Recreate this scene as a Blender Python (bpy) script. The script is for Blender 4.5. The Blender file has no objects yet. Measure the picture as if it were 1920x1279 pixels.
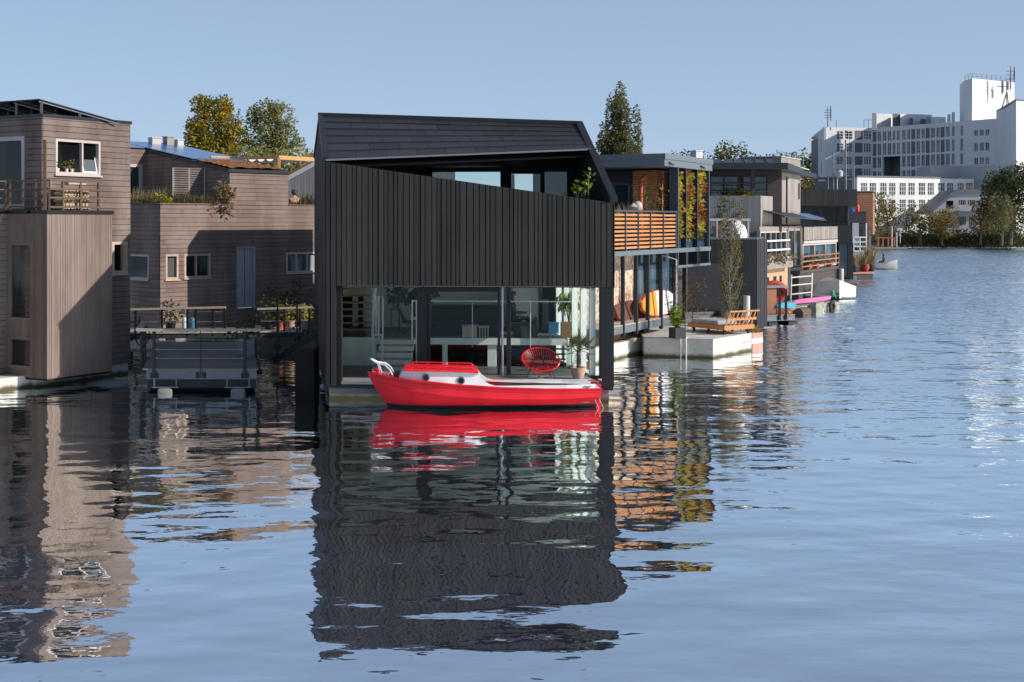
import bpy, bmesh, math, random
from mathutils import Vector, Matrix, noise

RNG = random.Random(11)
F, CX, HY, H = 2400.0, 960.0, 415.0, 4.65      # lens in photo pixels, optical axis, horizon row, eye height above the water
Z = Vector((0, 0, 1))
C = bpy.context.scene.collection


def W(px, py, s):
    """survey point: photo pixel at a scale of s pixels per metre"""
    return Vector(((px - CX) / s, F / s, H - (py - HY) / s))


def G(px, s):
    return Vector(((px - CX) / s, F / s, 0.0))


def V(*a):
    return Vector(a)


# ------------------------------------------------------------------ mesh builder
class MB:
    def __init__(s):
        s.v, s.f, s.m, s.r, s.sm = [], [], [], [], []

    def add(s, pts, faces, m=0, r=None, smooth=False):
        o = len(s.v)
        s.v.extend([tuple(p) for p in pts])
        rr = RNG.random() if r is None else r
        for f in faces:
            s.f.append([i + o for i in f]); s.m.append(m); s.r.append(rr); s.sm.append(smooth)

    def prism(s, pts, ext, m=0, r=None):
        """polygon pts extruded by the vector ext"""
        n = len(pts)
        if n < 3: return
        q = [Vector(p) for p in pts]
        fs = [list(range(n))[::-1], list(range(n, 2 * n))]
        fs += [[i, (i + 1) % n, n + (i + 1) % n, n + i] for i in range(n)]
        nn = (q[1] - q[0]).cross(q[2] - q[1])
        if nn.dot(ext) < 0: fs = [f[::-1] for f in fs]
        s.add(q + [p + ext for p in q], fs, m, r)

    def box(s, o, ex, ey, ez, m=0, r=None):
        o, ex, ey, ez = map(Vector, (o, ex, ey, ez))
        s.prism([o, o + ex, o + ex + ey, o + ey], ez, m, r)

    def cbox(s, c, sx, sy, sz, ang=0, m=0, r=None):
        """box standing on centre c (bottom centre), rotated about z"""
        a = Vector((math.cos(ang), math.sin(ang), 0)); b = Vector((-a.y, a.x, 0))
        s.box(Vector(c) - a * sx / 2 - b * sy / 2, a * sx, b * sy, Z * sz, m, r)

    def bar(s, a, b, w, h=None, m=0, r=None, up=Z):
        a, b = Vector(a), Vector(b); h = w if h is None else h
        d = (b - a).normalized()
        x = d.cross(up)
        if x.length < 1e-4: x = d.cross(Vector((1, 0, 0)))
        x.normalize(); y = x.cross(d).normalized()
        s.box(a - x * w / 2 - y * h / 2, x * w, y * h, b - a, m, r)

    def tube(s, pts, rad, n=7, m=0, r=None, caps=True):
        pts = [Vector(p) for p in pts]
        k = len(pts)
        rad = rad if isinstance(rad, (list, tuple)) else [rad] * k
        V_, F_ = [], []
        ref = None
        for i, p in enumerate(pts):
            d = (pts[min(i + 1, k - 1)] - pts[max(i - 1, 0)]).normalized()
            if ref is None:
                ref = d.cross(Z)
                if ref.length < 0.1: ref = d.cross(Vector((1, 0, 0)))
            x = (ref - d * ref.dot(d)).normalized(); y = d.cross(x); ref = x
            for j in range(n):
                a = 2 * math.pi * j / n
                V_.append(p + (x * math.cos(a) + y * math.sin(a)) * rad[i])
        for i in range(k - 1):
            for j in range(n):
                F_.append([i * n + j, i * n + (j + 1) % n, (i + 1) * n + (j + 1) % n, (i + 1) * n + j])
        if caps:
            F_ += [list(range(n))[::-1], list(range((k - 1) * n, k * n))]
        s.add(V_, F_, m, r, True)

    def lathe(s, c, prof, n=16, m=0, r=None, ax=Z):
        c = Vector(c); ax = Vector(ax).normalized()
        x = ax.cross(Vector((0, 1, 0.3))).normalized(); y = ax.cross(x)
        V_, F_ = [], []
        for (rd, h) in prof:
            for j in range(n):
                a = 2 * math.pi * j / n
                V_.append(c + ax * h + (x * math.cos(a) + y * math.sin(a)) * max(rd, 1e-4))
        for i in range(len(prof) - 1):
            for j in range(n):
                F_.append([i * n + j, i * n + (j + 1) % n, (i + 1) * n + (j + 1) % n, (i + 1) * n + j])
        F_ += [list(range(n))[::-1], list(range((len(prof) - 1) * n, len(prof) * n))]
        s.add(V_, F_, m, r, True)

    def ball(s, c, rx, ry=None, rz=None, n=10, k=7, m=0, r=None, ang=0.0):
        ry = rx if ry is None else ry; rz = rx if rz is None else rz
        c = Vector(c); V_, F_ = [], []
        ca, sa = math.cos(ang), math.sin(ang)
        for i in range(k + 1):
            t = math.pi * i / k
            for j in range(n):
                a = 2 * math.pi * j / n
                x, y = rx * math.sin(t) * math.cos(a), ry * math.sin(t) * math.sin(a)
                V_.append(c + Vector((x * ca - y * sa, x * sa + y * ca, -rz * math.cos(t))))
        for i in range(k):
            for j in range(n):
                F_.append([i * n + j, i * n + (j + 1) % n, (i + 1) * n + (j + 1) % n, (i + 1) * n + j])
        s.add(V_, F_, m, r, True)

    def strip(s, rows, m=0, r=None, smooth=True, closed=False):
        """surface through rows of equal numbers of points"""
        n = len(rows[0]); V_ = [p for row in rows for p in row]; F_ = []
        for i in range(len(rows) - 1):
            for j in range(n if closed else n - 1):
                F_.append([i * n + j, i * n + (j + 1) % n, (i + 1) * n + (j + 1) % n, (i + 1) * n + j])
        s.add(V_, F_, m, r, smooth)

    def leaf(s, c, d, w, l, m=0, r=None, up=None):
        """one pointed leaf: base c, direction d, width w, length l"""
        d = Vector(d).normalized()
        u = up if up is not None else Vector((RNG.uniform(-1, 1), RNG.uniform(-1, 1), RNG.uniform(-1, 1)))
        x = d.cross(u)
        if x.length < 1e-3: x = d.cross(Vector((1, 0.2, 0.1)))
        x.normalize(); c = Vector(c)
        s.add([c, c + d * l * .5 + x * w / 2, c + d * l, c + d * l * .5 - x * w / 2], [[0, 1, 2, 3]], m, r)

    def build(s, name, mat, parent=None, fix=True, origin=None):
        me = bpy.data.meshes.new(name)
        if parent is not None: o0 = parent['_o'] if '_o' in parent else (0, 0, 0)
        else:
            if origin is None:
                if s.v:
                    xs = [p[0] for p in s.v]; ys = [p[1] for p in s.v]; zs = [p[2] for p in s.v]
                    origin = ((min(xs) + max(xs)) / 2, (min(ys) + max(ys)) / 2, min(zs))
                else: origin = (0, 0, 0)
            o0 = origin
        ox, oy, oz = o0[0], o0[1], o0[2]
        me.from_pydata([(x - ox, y - oy, z - oz) for x, y, z in s.v], [], s.f)
        for mm in (mat if isinstance(mat, (list, tuple)) else [mat]):
            me.materials.append(mm)
        me.polygons.foreach_set('material_index', s.m)
        me.polygons.foreach_set('use_smooth', s.sm)
        at = me.attributes.new('rnd', 'FLOAT', 'FACE'); at.data.foreach_set('value', s.r)
        if fix:
            bm = bmesh.new(); bm.from_mesh(me)
            bmesh.ops.recalc_face_normals(bm, faces=bm.faces)
            bm.to_mesh(me); bm.free()
        if any(s.sm):
            try: me.set_sharp_from_angle(angle=math.radians(38))
            except Exception: pass
        me.update()
        ob = bpy.data.objects.new(name, me); C.objects.link(ob)
        if parent is not None:
            ob.parent = parent
            ob['_o'] = [ox, oy, oz]
        else:
            ob.location = o0; ob['_o'] = list(o0)
        return ob


def tag(o, label, cat, group=None, kind=None):
    if label: o['label'] = label
    if cat: o['category'] = cat
    if group: o['group'] = group
    if kind: o['kind'] = kind
    return o


def thing(name, label, cat, loc=(0, 0, 0), group=None):
    o = bpy.data.objects.new(name, None); C.objects.link(o)
    o.location = Vector(loc); o['_o'] = list(loc); o.empty_display_size = .2
    return tag(o, label, cat, group)


def solo(mb, name, mat, label, cat, group=None, **k):
    return tag(mb.build(name, mat, **k), label, cat, group)


def struct(mb, name, mat, **k):
    o = mb.build(name, mat, **k); o['kind'] = 'structure'; return o


def kids(o):
    return [c for c in bpy.data.objects if c.parent == o]


def dup(root, loc, rotz=0.0, label=None, group=None, scale=None):
    r = root.copy(); C.objects.link(r); r.location = Vector(loc); r.rotation_euler = (0, 0, rotz)
    if scale: r.scale = (scale,) * 3
    if label: r['label'] = label
    if group: r['group'] = group
    for ch in kids(root):
        c = ch.copy(); C.objects.link(c); c.parent = r
        for g in kids(ch):
            d = g.copy(); C.objects.link(d); d.parent = c
    return r


# ------------------------------------------------------------------ facades
class Fc:
    """a vertical facade: foot A, running direction d, outward normal n"""
    def __init__(s, A, d, flip=False):
        s.A = Vector((A[0], A[1], 0)); s.d = Vector((d[0], d[1], 0)).normalized()
        n = Vector((s.d.y, -s.d.x, 0))
        if n.dot(Vector((0, 0, 0)) - s.A) < 0: n = -n
        s.n = -n if flip else n

    def off(s, o):
        k = Fc(s.A, s.d); k.n = s.n.copy(); k.A = s.A + s.n * o; return k

    def hit(s, px, py=HY):
        r = Vector(((px - CX) / F, 1, -(py - HY) / F))
        k = s.A.dot(s.n) / r.dot(s.n)
        p = r * k
        return ((p - s.A).dot(s.d), H + p.z)

    def u(s, px): return s.hit(px)[0]

    def P(s, u, z, o=0.0): return s.A + s.d * u + Z * z + s.n * o

    def rect(s, x0, y0, x1, y1):
        a, b = s.hit((x0), y0), s.hit(x1, y1)
        a2, b2 = s.hit(x0, y1), s.hit(x1, y0)
        return (min(a[0], b[0]), (a2[1] + b[1]) / 2, max(a[0], b[0]), (a[1] + b2[1]) / 2)


def clip(poly, a, b, c):
    """part of a polygon in (u,z) where a*u+b*z<=c"""
    out = []
    n = len(poly)
    for i in range(n):
        p, q = poly[i], poly[(i + 1) % n]
        fp, fq = a * p[0] + b * p[1] - c, a * q[0] + b * q[1] - c
        if fp <= 0: out.append(p)
        if (fp < 0 < fq) or (fq < 0 < fp):
            t = fp / (fp - fq); out.append((p[0] + (q[0] - p[0]) * t, p[1] + (q[1] - p[1]) * t))
    return out


def area(p):
    return abs(sum(p[i][0] * p[(i + 1) % len(p)][1] - p[(i + 1) % len(p)][0] * p[i][1] for i in range(len(p)))) / 2 if len(p) > 2 else 0


def cut(polys, hole):
    u0, z0, u1, z1 = hole; out = []
    for p in polys:
        l = clip(p, 1, 0, u0); r = clip(p, -1, 0, -u1)
        m = clip(clip(p, -1, 0, -u0), 1, 0, u1)
        b = clip(m, 0, 1, z0); t = clip(m, 0, -1, -z1)
        out += [q for q in (l, r, b, t) if area(q) > 1e-4]
    return out


def edges(a, b, step, jitter=0.0):
    e = [a]
    while e[-1] < b: e.append(e[-1] + step * (1 + RNG.uniform(-jitter, jitter)))
    return e


def panel(mb, fc, polys, holes=(), th=.2, o=0.0, m=0):
    """solid wall behind the plane at offset o"""
    if not isinstance(polys[0], list): polys = [polys]
    for h in holes: polys = cut(polys, h)
    for p in polys: mb.prism([fc.P(u, z, o) for u, z in p], fc.n * -th, m, .5)


def boards(mb, fc, polys, step, orient='h', holes=(), gap=.012, th=.022, o=0.0, jit=0.0, m=0, lap=False, run=None):
    """cladding boards standing proud of the plane at offset o"""
    if not isinstance(polys[0], list): polys = [polys]
    for poly in polys:
        k = 1 if orient == 'h' else 0
        lo, hi = min(p[k] for p in poly), max(p[k] for p in poly)
        e = edges(lo, hi, step, jit)
        for i in range(len(e) - 1):
            a, b = e[i] + gap / 2, e[i + 1] - gap / 2
            q = clip(clip(poly, 0, -1, -a), 0, 1, b) if k else clip(clip(poly, -1, 0, -a), 1, 0, b)
            if area(q) < 1e-4: continue
            qs = [q]
            for h in holes: qs = cut(qs, h)
            if run:                                    # butt joints along the board
                l0, l1 = min(p[1 - k] for p in poly), max(p[1 - k] for p in poly)
                c = l0 + RNG.uniform(.3, 1) * run
                while c < l1 - .3:
                    qs = [z for w in qs for z in ((clip(w, 1, 0, c - .002), clip(w, -1, 0, -c - .002)) if k else (clip(w, 0, 1, c - .002), clip(w, 0, -1, -c - .002))) if area(z) > 1e-4]
                    c += run * RNG.uniform(.8, 1.1)
            t = th + (RNG.uniform(-.004, .004))
            for w in qs: mb.prism([fc.P(u, z, o) for u, z in w], fc.n * t, m)


def rectp(u0, z0, u1, z1): return [(u0, z0), (u1, z0), (u1, z1), (u0, z1)]


def wall_mesh(fc, polys, holes=(), step=.17, orient='h', jit=0.0, th=.2, gap=.012, run=None, bth=.022):
    mb = MB()
    panel(mb, fc, polys, holes, th, -.002, 1)
    boards(mb, fc, polys, step, orient, holes, gap, bth, 0, jit, 0, run=run)
    return mb


def window(fc, r, parent, fm, gm, fw=.07, muls=(), rows=(), depth=.10, proud=.03, name='window', sill=False, o=0.0, sub=True):
    """frame with recessed panes set in the opening r=(u0,z0,u1,z1)"""
    u0, z0, u1, z1 = r
    mb = MB()
    D = depth + proud
    def bx(a, b, c, d, pr=0.0): mb.box(fc.P(a, b, o + proud + pr), fc.d * (c - a), Z * (d - b), fc.n * -(D + pr), 0)
    bx(u0, z0, u1, z0 + fw); bx(u0, z1 - fw, u1, z1)
    bx(u0, z0 + fw, u0 + fw, z1 - fw); bx(u1 - fw, z0 + fw, u1, z1 - fw)
    us = [u0 + (u1 - u0) * t for t in muls]; zs = [z0 + (z1 - z0) * t for t in rows]
    mw = fw * .75
    for c in us: mb.box(fc.P(c - mw / 2, z0 + fw, o + proud - .015), fc.d * mw, Z * (z1 - z0 - 2 * fw), fc.n * -(D - .02))
    ue = [u0 + fw] + [x for c in us for x in (c - mw / 2, c + mw / 2)] + [u1 - fw]
    for c in zs:
        for i in range(0, len(ue), 2):
            mb.box(fc.P(ue[i], c - mw / 2, o + proud - .018), fc.d * (ue[i + 1] - ue[i]), Z * mw, fc.n * -(D - .024))
    if sill: mb.box(fc.P(u0 - .04, z0 - .05, o + proud + .05), fc.d * (u1 - u0 + .08), Z * .047, fc.n * -(D))
    wn = mb.build(name, fm, parent)
    pb = MB(); pb.box(fc.P(u0 + fw * .5, z0 + fw * .5, o - depth + .03), fc.d * (u1 - u0 - fw), Z * (z1 - z0 - fw), fc.n * -.02)
    pb.build('pane', gm, wn if sub else parent)
    return wn


def leaves_in(mb, blobs, n, size, rng, shell=.35, up=.3, m=0, asp=.65, clump=.6):
    """leaf clumps through the volume of ellipsoid blobs (c, rx, ry, rz)"""
    wts = [(b[1] * b[2] * b[3]) ** .67 for b in blobs]
    for i in range(n):
        c, rx, ry, rz = rng.choices(blobs, wts)[0]
        while True:
            d = Vector((rng.gauss(0, 1), rng.gauss(0, 1), rng.gauss(0, 1)))
            if d.length > .05: break
        d.normalize()
        q = rng.random() ** .45
        q = shell + (1 - shell) * q
        nz = noise.noise((Vector(c) + d * 2.3) * 1.7)
        q *= 1 + .28 * nz
        p = Vector((c[0] + d.x * rx * q, c[1] + d.y * ry * q, c[2] + d.z * rz * q))
        cl = noise.noise(p * (clump / max(rx, .01) * 2.0))
        if cl < -.28 and rng.random() < .75: continue
        dirv = Vector((d.x + rng.uniform(-.9, .9), d.y + rng.uniform(-.9, .9), d.z * .6 + rng.uniform(-.9, .7) + up * .2))
        sz = size * rng.uniform(.55, 1.35)
        mb.leaf(p, dirv, sz * asp, sz, m, min(1, max(0, .5 + .7 * cl + rng.uniform(-.3, .3))), d + V(rng.uniform(-.8, .8), rng.uniform(-.8, .8), rng.uniform(-.4, 1.1)))
# ------------------------------------------------------------------ materials
def newmat(name):
    m = bpy.data.materials.new(name); m.use_nodes = True
    nt = m.node_tree; nt.nodes.clear()
    return m, nt, nt.nodes.new('ShaderNodeOutputMaterial')


def N(nt, typ, **k):
    n = nt.nodes.new(typ)
    for a, v in k.items():
        if a in n.inputs: n.inputs[a].default_value = v
        else: setattr(n, a, v)
    return n


def L(nt, a, ao, b, bi): nt.links.new(a.outputs[ao], b.inputs[bi])


def col(c): return (c[0], c[1], c[2], 1)


def mixc(nt, fac, a, b, mode='MIX'):
    n = nt.nodes.new('ShaderNodeMix'); n.data_type = 'RGBA'; n.blend_type = mode
    if isinstance(fac, (int, float)): n.inputs[0].default_value = fac
    else: nt.links.new(fac, n.inputs[0])
    for i, x in ((6, a), (7, b)):
        if isinstance(x, tuple): n.inputs[i].default_value = col(x)
        else: nt.links.new(x, n.inputs[i])
    return n.outputs[2]


def ramp(nt, src, lo, hi, a=0.0, b=1.0):
    n = nt.nodes.new('ShaderNodeMapRange'); n.inputs[1].default_value = lo; n.inputs[2].default_value = hi
    n.inputs[3].default_value = a; n.inputs[4].default_value = b
    nt.links.new(src, n.inputs[0]); return n.outputs[0]


def coords(nt, scale=(1, 1, 1), kind='Object'):
    t = nt.nodes.new('ShaderNodeTexCoord'); mp = nt.nodes.new('ShaderNodeMapping')
    mp.inputs['Scale'].default_value = scale
    nt.links.new(t.outputs[kind], mp.inputs[0]); return mp.outputs[0]


def noi(nt, vec, scale, detail=3, rough=.55):
    n = nt.nodes.new('ShaderNodeTexNoise'); n.inputs['Scale'].default_value = scale
    n.inputs['Detail'].default_value = detail; n.inputs['Roughness'].default_value = rough
    nt.links.new(vec, n.inputs[0]); return n.outputs[0]


def attr(nt, name='rnd'):
    n = nt.nodes.new('ShaderNodeAttribute'); n.attribute_name = name; return n.outputs['Fac']


def bump(nt, h, strength=.3, dist=.01):
    b = nt.nodes.new('ShaderNodeBump'); b.inputs['Strength'].default_value = strength; b.inputs['Distance'].default_value = dist
    nt.links.new(h, b.inputs['Height']); return b.outputs[0]


def pbsdf(nt, out, base, rough=.6, metal=0.0, spec=.5, normal=None):
    p = nt.nodes.new('ShaderNodeBsdfPrincipled')
    if isinstance(base, tuple): p.inputs['Base Color'].default_value = col(base)
    else: nt.links.new(base, p.inputs['Base Color'])
    if isinstance(rough, (int, float)): p.inputs['Roughness'].default_value = rough
    else: nt.links.new(rough, p.inputs['Roughness'])
    p.inputs['Metallic'].default_value = metal
    p.inputs['Specular IOR Level'].default_value = spec
    if normal is not None: nt.links.new(normal, p.inputs['Normal'])
    nt.links.new(p.outputs[0], out.inputs[0]); return p


def wood(name, a, b, axis='h', rough=.75, weather=None, wamt=.5, var=1.0, spec=.3):
    """timber boards: each board its own tone (attribute rnd), grain stretched along it"""
    m, nt, out = newmat(name)
    sc = {'h': (.5, .5, 14), 'v': (14, 14, .5), 'n': (3, 3, 3)}[axis]
    vec = coords(nt, sc)
    g = noi(nt, vec, 3.0, 4, .6)
    base = mixc(nt, ramp(nt, attr(nt), 0, 1, .5 - .5 * var, .5 + .5 * var), a, b)
    base = mixc(nt, ramp(nt, g, .3, .75, 0, .55), base, tuple(x * .62 for x in a))
    if weather:
        w = noi(nt, coords(nt, (1, 1, .35)), .9, 4, .6)
        base = mixc(nt, ramp(nt, w, .42, .72, 0, wamt), base, weather)
    pbsdf(nt, out, base, rough, 0, spec, bump(nt, g, .25, .004))
    return m


def plain(name, c, rough=.5, metal=0.0, var=.12, scale=4.0, spec=.5, bmp=0.0, c2=None):
    m, nt, out = newmat(name)
    n = noi(nt, coords(nt), scale, 4, .6)
    base = mixc(nt, ramp(nt, n, .3, .7), tuple(x * (1 - var) for x in c), c2 if c2 else tuple(min(1, x * (1 + var)) for x in c))
    pbsdf(nt, out, base, rough, metal, spec, bump(nt, n, bmp, .01) if bmp else None)
    return m


def concrete(name, c=(.5, .49, .46), slime=True, dark=.55):
    m, nt, out = newmat(name)
    vec = coords(nt, (1, 1, 1), 'Object')
    n1 = noi(nt, vec, 1.3, 6, .65); n2 = noi(nt, vec, 22, 3, .6)
    base = mixc(nt, ramp(nt, n1, .35, .7), tuple(x * .78 for x in c), c)
    base = mixc(nt, ramp(nt, n2, .45, .75, 0, .25), base, tuple(x * dark for x in c))
    if slime:                                            # weed and wet line along the water
        geo = nt.nodes.new('ShaderNodeNewGeometry'); sp = nt.nodes.new('ShaderNodeSeparateXYZ'); L(nt, geo, 'Position', sp, 0)
        n3 = noi(nt, coords(nt, (1, 1, .2)), 2.5, 4, .7)
        ad = nt.nodes.new('ShaderNodeMath'); ad.operation = 'MULTIPLY_ADD'
        nt.links.new(n3, ad.inputs[0]); ad.inputs[1].default_value = -.22; nt.links.new(sp.outputs[2], ad.inputs[2])
        k = ramp(nt, ad.outputs[0], -.06, .03, 1, 0)
        base = mixc(nt, k, base, (.035, .035, .022))
        k2 = ramp(nt, ad.outputs[0], -.02, .10, .35, 0)
        base = mixc(nt, k2, base, (.16, .14, .07))
    pbsdf(nt, out, base, .85, 0, .25, bump(nt, n2, .25, .006))
    return m


def leafm(name, cols, trans=.5):
    """foliage: tone by clump (attribute rnd)"""
    m, nt, out = newmat(name)
    r = nt.nodes.new('ShaderNodeValToRGB'); nt.links.new(attr(nt), r.inputs[0])
    el = r.color_ramp.elements
    el[0].position = 0.0; el[0].color = col(cols[0]); el[1].position = 1.0; el[1].color = col(cols[-1])
    for i, c in enumerate(cols[1:-1]):
        e = el.new((i + 1) / (len(cols) - 1)); e.color = col(c)
    d = nt.nodes.new('ShaderNodeBsdfPrincipled'); d.inputs['Roughness'].default_value = .55; d.inputs['Specular IOR Level'].default_value = .3
    t = nt.nodes.new('ShaderNodeBsdfTranslucent')
    nt.links.new(r.outputs[0], d.inputs['Base Color']); nt.links.new(r.outputs[0], t.inputs[0])
    mx = nt.nodes.new('ShaderNodeMixShader'); mx.inputs[0].default_value = trans
    L(nt, d, 0, mx, 1); L(nt, t, 0, mx, 2); L(nt, mx, 0, out, 0)
    return m


def glass(name, tint=(.93, .97, .95), refl=.5, ior=1.45, base=.012):
    """clear pane: see-through, with a mirror share that grows at grazing angles"""
    m, nt, out = newmat(name)
    lw = nt.nodes.new('ShaderNodeLayerWeight'); lw.inputs[0].default_value = .5
    fr = nt.nodes.new('ShaderNodeMath'); fr.operation = 'POWER'; nt.links.new(lw.outputs['Facing'], fr.inputs[0]); fr.inputs[1].default_value = 4.0
    t = nt.nodes.new('ShaderNodeBsdfTransparent'); t.inputs[0].default_value = col(tint)
    g = nt.nodes.new('ShaderNodeBsdfGlossy'); g.inputs['Roughness'].default_value = .01; g.inputs[0].default_value = (.9, .95, 1, 1)
    mx = nt.nodes.new('ShaderNodeMixShader')
    nt.links.new(ramp(nt, fr.outputs[0], 0, 1, base, refl), mx.inputs[0]); L(nt, t, 0, mx, 1); L(nt, g, 0, mx, 2); L(nt, mx, 0, out, 0)
    return m


def darkpane(name, c=(.02, .025, .028), c2=(.10, .105, .10), refl=1.0, ior=1.5):
    """window pane seen from outside by day: dim room behind, sky and water mirrored"""
    m, nt, out = newmat(name)
    n = noi(nt, coords(nt, (1.3, 1.3, .35)), 1.1, 2, .5)
    base = mixc(nt, ramp(nt, n, .5, .62), c, c2)
    p = pbsdf(nt, out, base, .04, 0, .5)
    p.inputs['IOR'].default_value = ior
    p.inputs['Coat Weight'].default_value = refl * .5; p.inputs['Coat Roughness'].default_value = .02
    return m


M = {}
M['black_boards'] = wood('black_boards', (.028, .0265, .0245), (.052, .0495, .0455), 'v', .65, (.060, .057, .052), .5, 1.0, .3)
M['black_back'] = plain('black_back', (.004, .004, .004), .9)
M['black_trim'] = plain('black_trim', (.014, .014, .016), .42, 0, .15, 3)
M['slate'] = wood('slate', (.018, .018, .020), (.034, .034, .037), 'n', .45, var=1.0, spec=.5)
M['alu'] = plain('alu', (.45, .46, .48), .35, .8, .08)
M['steel_grey'] = plain('steel_grey', (.16, .17, .19), .4, .5, .08)
M['h1_boards'] = wood('h1_boards', (.145, .104, .089), (.20, .148, .128), 'h', .8, (.29, .235, .21), .65)
M['h1_vert'] = wood('h1_vert', (.175, .128, .106), (.24, .18, .152), 'v', .8, (.31, .245, .21), .6)
M['h1_back'] = plain('h1_back', (.014, .011, .010), .9)
M['h2_boards'] = wood('h2_boards', (.18, .124, .103), (.245, .174, .147), 'h', .8, (.33, .265, .235), .6)
M['frame_grey'] = plain('frame_grey', (.48, .43, .40), .5, 0, .08)
M['frame_wood'] = wood('frame_wood', (.50, .36, .27), (.60, .46, .36), 'n', .5)
M['door_grey'] = plain('door_grey', (.36, .36, .38), .5, 0, .06)
M['rail_brown'] = plain('rail_brown', (.13, .085, .06), .5, .2, .1)
M['rail_black'] = plain('rail_black', (.018, .018, .02), .45, .2, .1)
M['white_paint'] = plain('white_paint', (.78, .78, .77), .4, 0, .05, 5)
M['white_room'] = plain('white_room', (.80, .82, .80), .7, 0, .04)
M['grey_floor'] = plain('grey_floor', (.10, .10, .10), .5, 0, .1)
M['oak'] = wood('oak', (.40, .24, .13), (.50, .32, .18), 'n', .5)
M['deck_grey'] = wood('deck_grey', (.21, .205, .195), (.31, .30, .285), 'h', .8)
M['deck_light'] = wood('deck_light', (.42, .35, .29), (.55, .46, .38), 'n', .75)
M['rail_olive'] = wood('rail_olive', (.34, .32, .26), (.42, .40, .34), 'n', .7)
M['deck_olive'] = wood('deck_olive', (.15, .145, .12), (.21, .205, .175), 'h', .75, (.26, .255, .225), .5)
M['concrete'] = concrete('concrete', (.62, .60, .55))
M['concrete_dark'] = concrete('concrete_dark', (.27, .265, .25))
M['pave'] = concrete('pave', (.55, .53, .49), False)
M['glass'] = glass('glass')
M['glass_side'] = glass('glass_side', (.97, .99, .98), .4, 1.4, .01)
M['rail_glass'] = glass('rail_glass', (.93, .97, .96), .5, 1.45, .05)
M['glass_teal'] = glass('glass_teal', (.62, .74, .74), .75, 1.5, .08)
M['pane'] = darkpane('pane')
M['pane_dark'] = darkpane('pane_dark', (.006, .007, .008), (.022, .024, .026), .15, 1.35)
M['pane_teal'] = darkpane('pane_teal', (.02, .05, .055), (.07, .11, .115), 1)
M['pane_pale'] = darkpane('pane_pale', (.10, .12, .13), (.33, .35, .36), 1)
M['red_paint'] = plain('red_paint', (.80, .016, .030), .30, 0, .14, 1.6, .5, .06)
M['dark_red'] = plain('dark_red', (.30, .012, .02), .4, 0, .1)
M['antifoul'] = plain('antifoul', (.02, .022, .024), .7, 0, .2)
M['rope'] = plain('rope', (.55, .50, .42), .8)
M['solar_blue'] = plain('solar_blue', (.05, .12, .30), .18, 0, .15, 1.5, .8)
M['solar_black'] = plain('solar_black', (.014, .016, .022), .15, 0, .1, 1.5, .6)
M['orange_wood'] = wood('orange_wood', (.46, .19, .065), (.60, .27, .10), 'h', .55, None, .5, 1.0, .4)
M['h3_steel'] = plain('h3_steel', (.06, .075, .095), .42, .15, .08)
M['h3_fascia'] = plain('h3_fascia', (.13, .155, .175), .45, .1, .06)
M['navy'] = plain('navy', (.014, .018, .028), .45, 0, .1)
M['charcoal'] = plain('charcoal', (.032, .033, .038), .75, 0, .15, 1.2)
M['charcoal_boards'] = wood('charcoal_boards', (.020, .021, .026), (.034, .035, .042), 'v', .65)
M['grey_boards'] = wood('grey_boards', (.15, .155, .17), (.21, .215, .23), 'v', .8)
M['pale_boards'] = wood('pale_boards', (.24, .205, .18), (.35, .305, .275), 'v', .8, (.40, .36, .335), .6)
M['pale_horiz'] = wood('pale_horiz', (.25, .205, .175), (.34, .285, .25), 'h', .8)
M['brown_boards'] = wood('brown_boards', (.26, .12, .07), (.34, .17, .10), 'h', .7)
M['darkbrown'] = wood('darkbrown', (.055, .046, .044), (.085, .072, .068), 'h', .7)
M['hotel_white'] = plain('hotel_white', (.80, .79, .77), .7, 0, .03, .15)
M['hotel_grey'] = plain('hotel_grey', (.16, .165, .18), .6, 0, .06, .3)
M['metal_pale'] = plain('metal_pale', (.42, .43, .45), .5, .2, .06, .3)
M['bark'] = plain('bark', (.11, .085, .065), .9, 0, .3, 9, .2, .4)
M['birch'] = plain('birch', (.62, .58, .52), .8, 0, .3, 14, .2, .2, (.18, .15, .13))
M['soil'] = plain('soil', (.05, .038, .03), .95, 0, .3, 10)
M['terracotta'] = plain('terracotta', (.52, .33, .24), .75, 0, .08)
M['orange_pot'] = plain('orange_pot', (.62, .13, .05), .6)
M['skin'] = plain('skin', (.56, .31, .22), .55, 0, .06)
M['hair'] = plain('hair', (.035, .018, .011), .6, 0, .3, 40, .4, .5)
M['black_cloth'] = plain('black_cloth', (.014, .014, .016), .9, 0, .2, 12)
M['blue_cloth'] = plain('blue_cloth', (.03, .045, .10), .85)
M['brown_cloth'] = plain('brown_cloth', (.12, .05, .035), .85)
M['sofa_dark'] = plain('sofa_dark', (.030, .034, .026), .9, 0, .2, 8)
M['beige'] = plain('beige', (.42, .37, .29), .8)
M['blue_box'] = plain('blue_box', (.015, .13, .24), .5)
M['basket'] = wood('basket', (.24, .13, .06), (.42, .26, .13), 'n', .8)
M['cushion'] = plain('cushion', (.30, .33, .37), .75, 0, .08)
M['pink'] = plain('pink', (.80, .20, .48), .4)
M['white_plastic'] = plain('white_plastic', (.82, .82, .82), .3, 0, .04)
M['sup_orange'] = plain('sup_orange', (.85, .34, .03), .35)
M['sup_blue'] = plain('sup_blue', (.03, .30, .45), .35)
M['tarp_grey'] = plain('tarp_grey', (.56, .53, .51), .7, 0, .1, 2, .3, .3)
M['tarp_white'] = plain('tarp_white', (.80, .79, .76), .6, 0, .05, 2, .3, .2)
M['tarp_tan'] = plain('tarp_tan', (.50, .43, .38), .7, 0, .12, 2, .3, .3)
M['rust'] = plain('rust', (.10, .065, .05), .8, 0, .35, 5)
M['old_green'] = plain('old_green', (.20, .23, .18), .8, 0, .4, 4, .3, .3, (.42, .40, .34))
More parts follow.
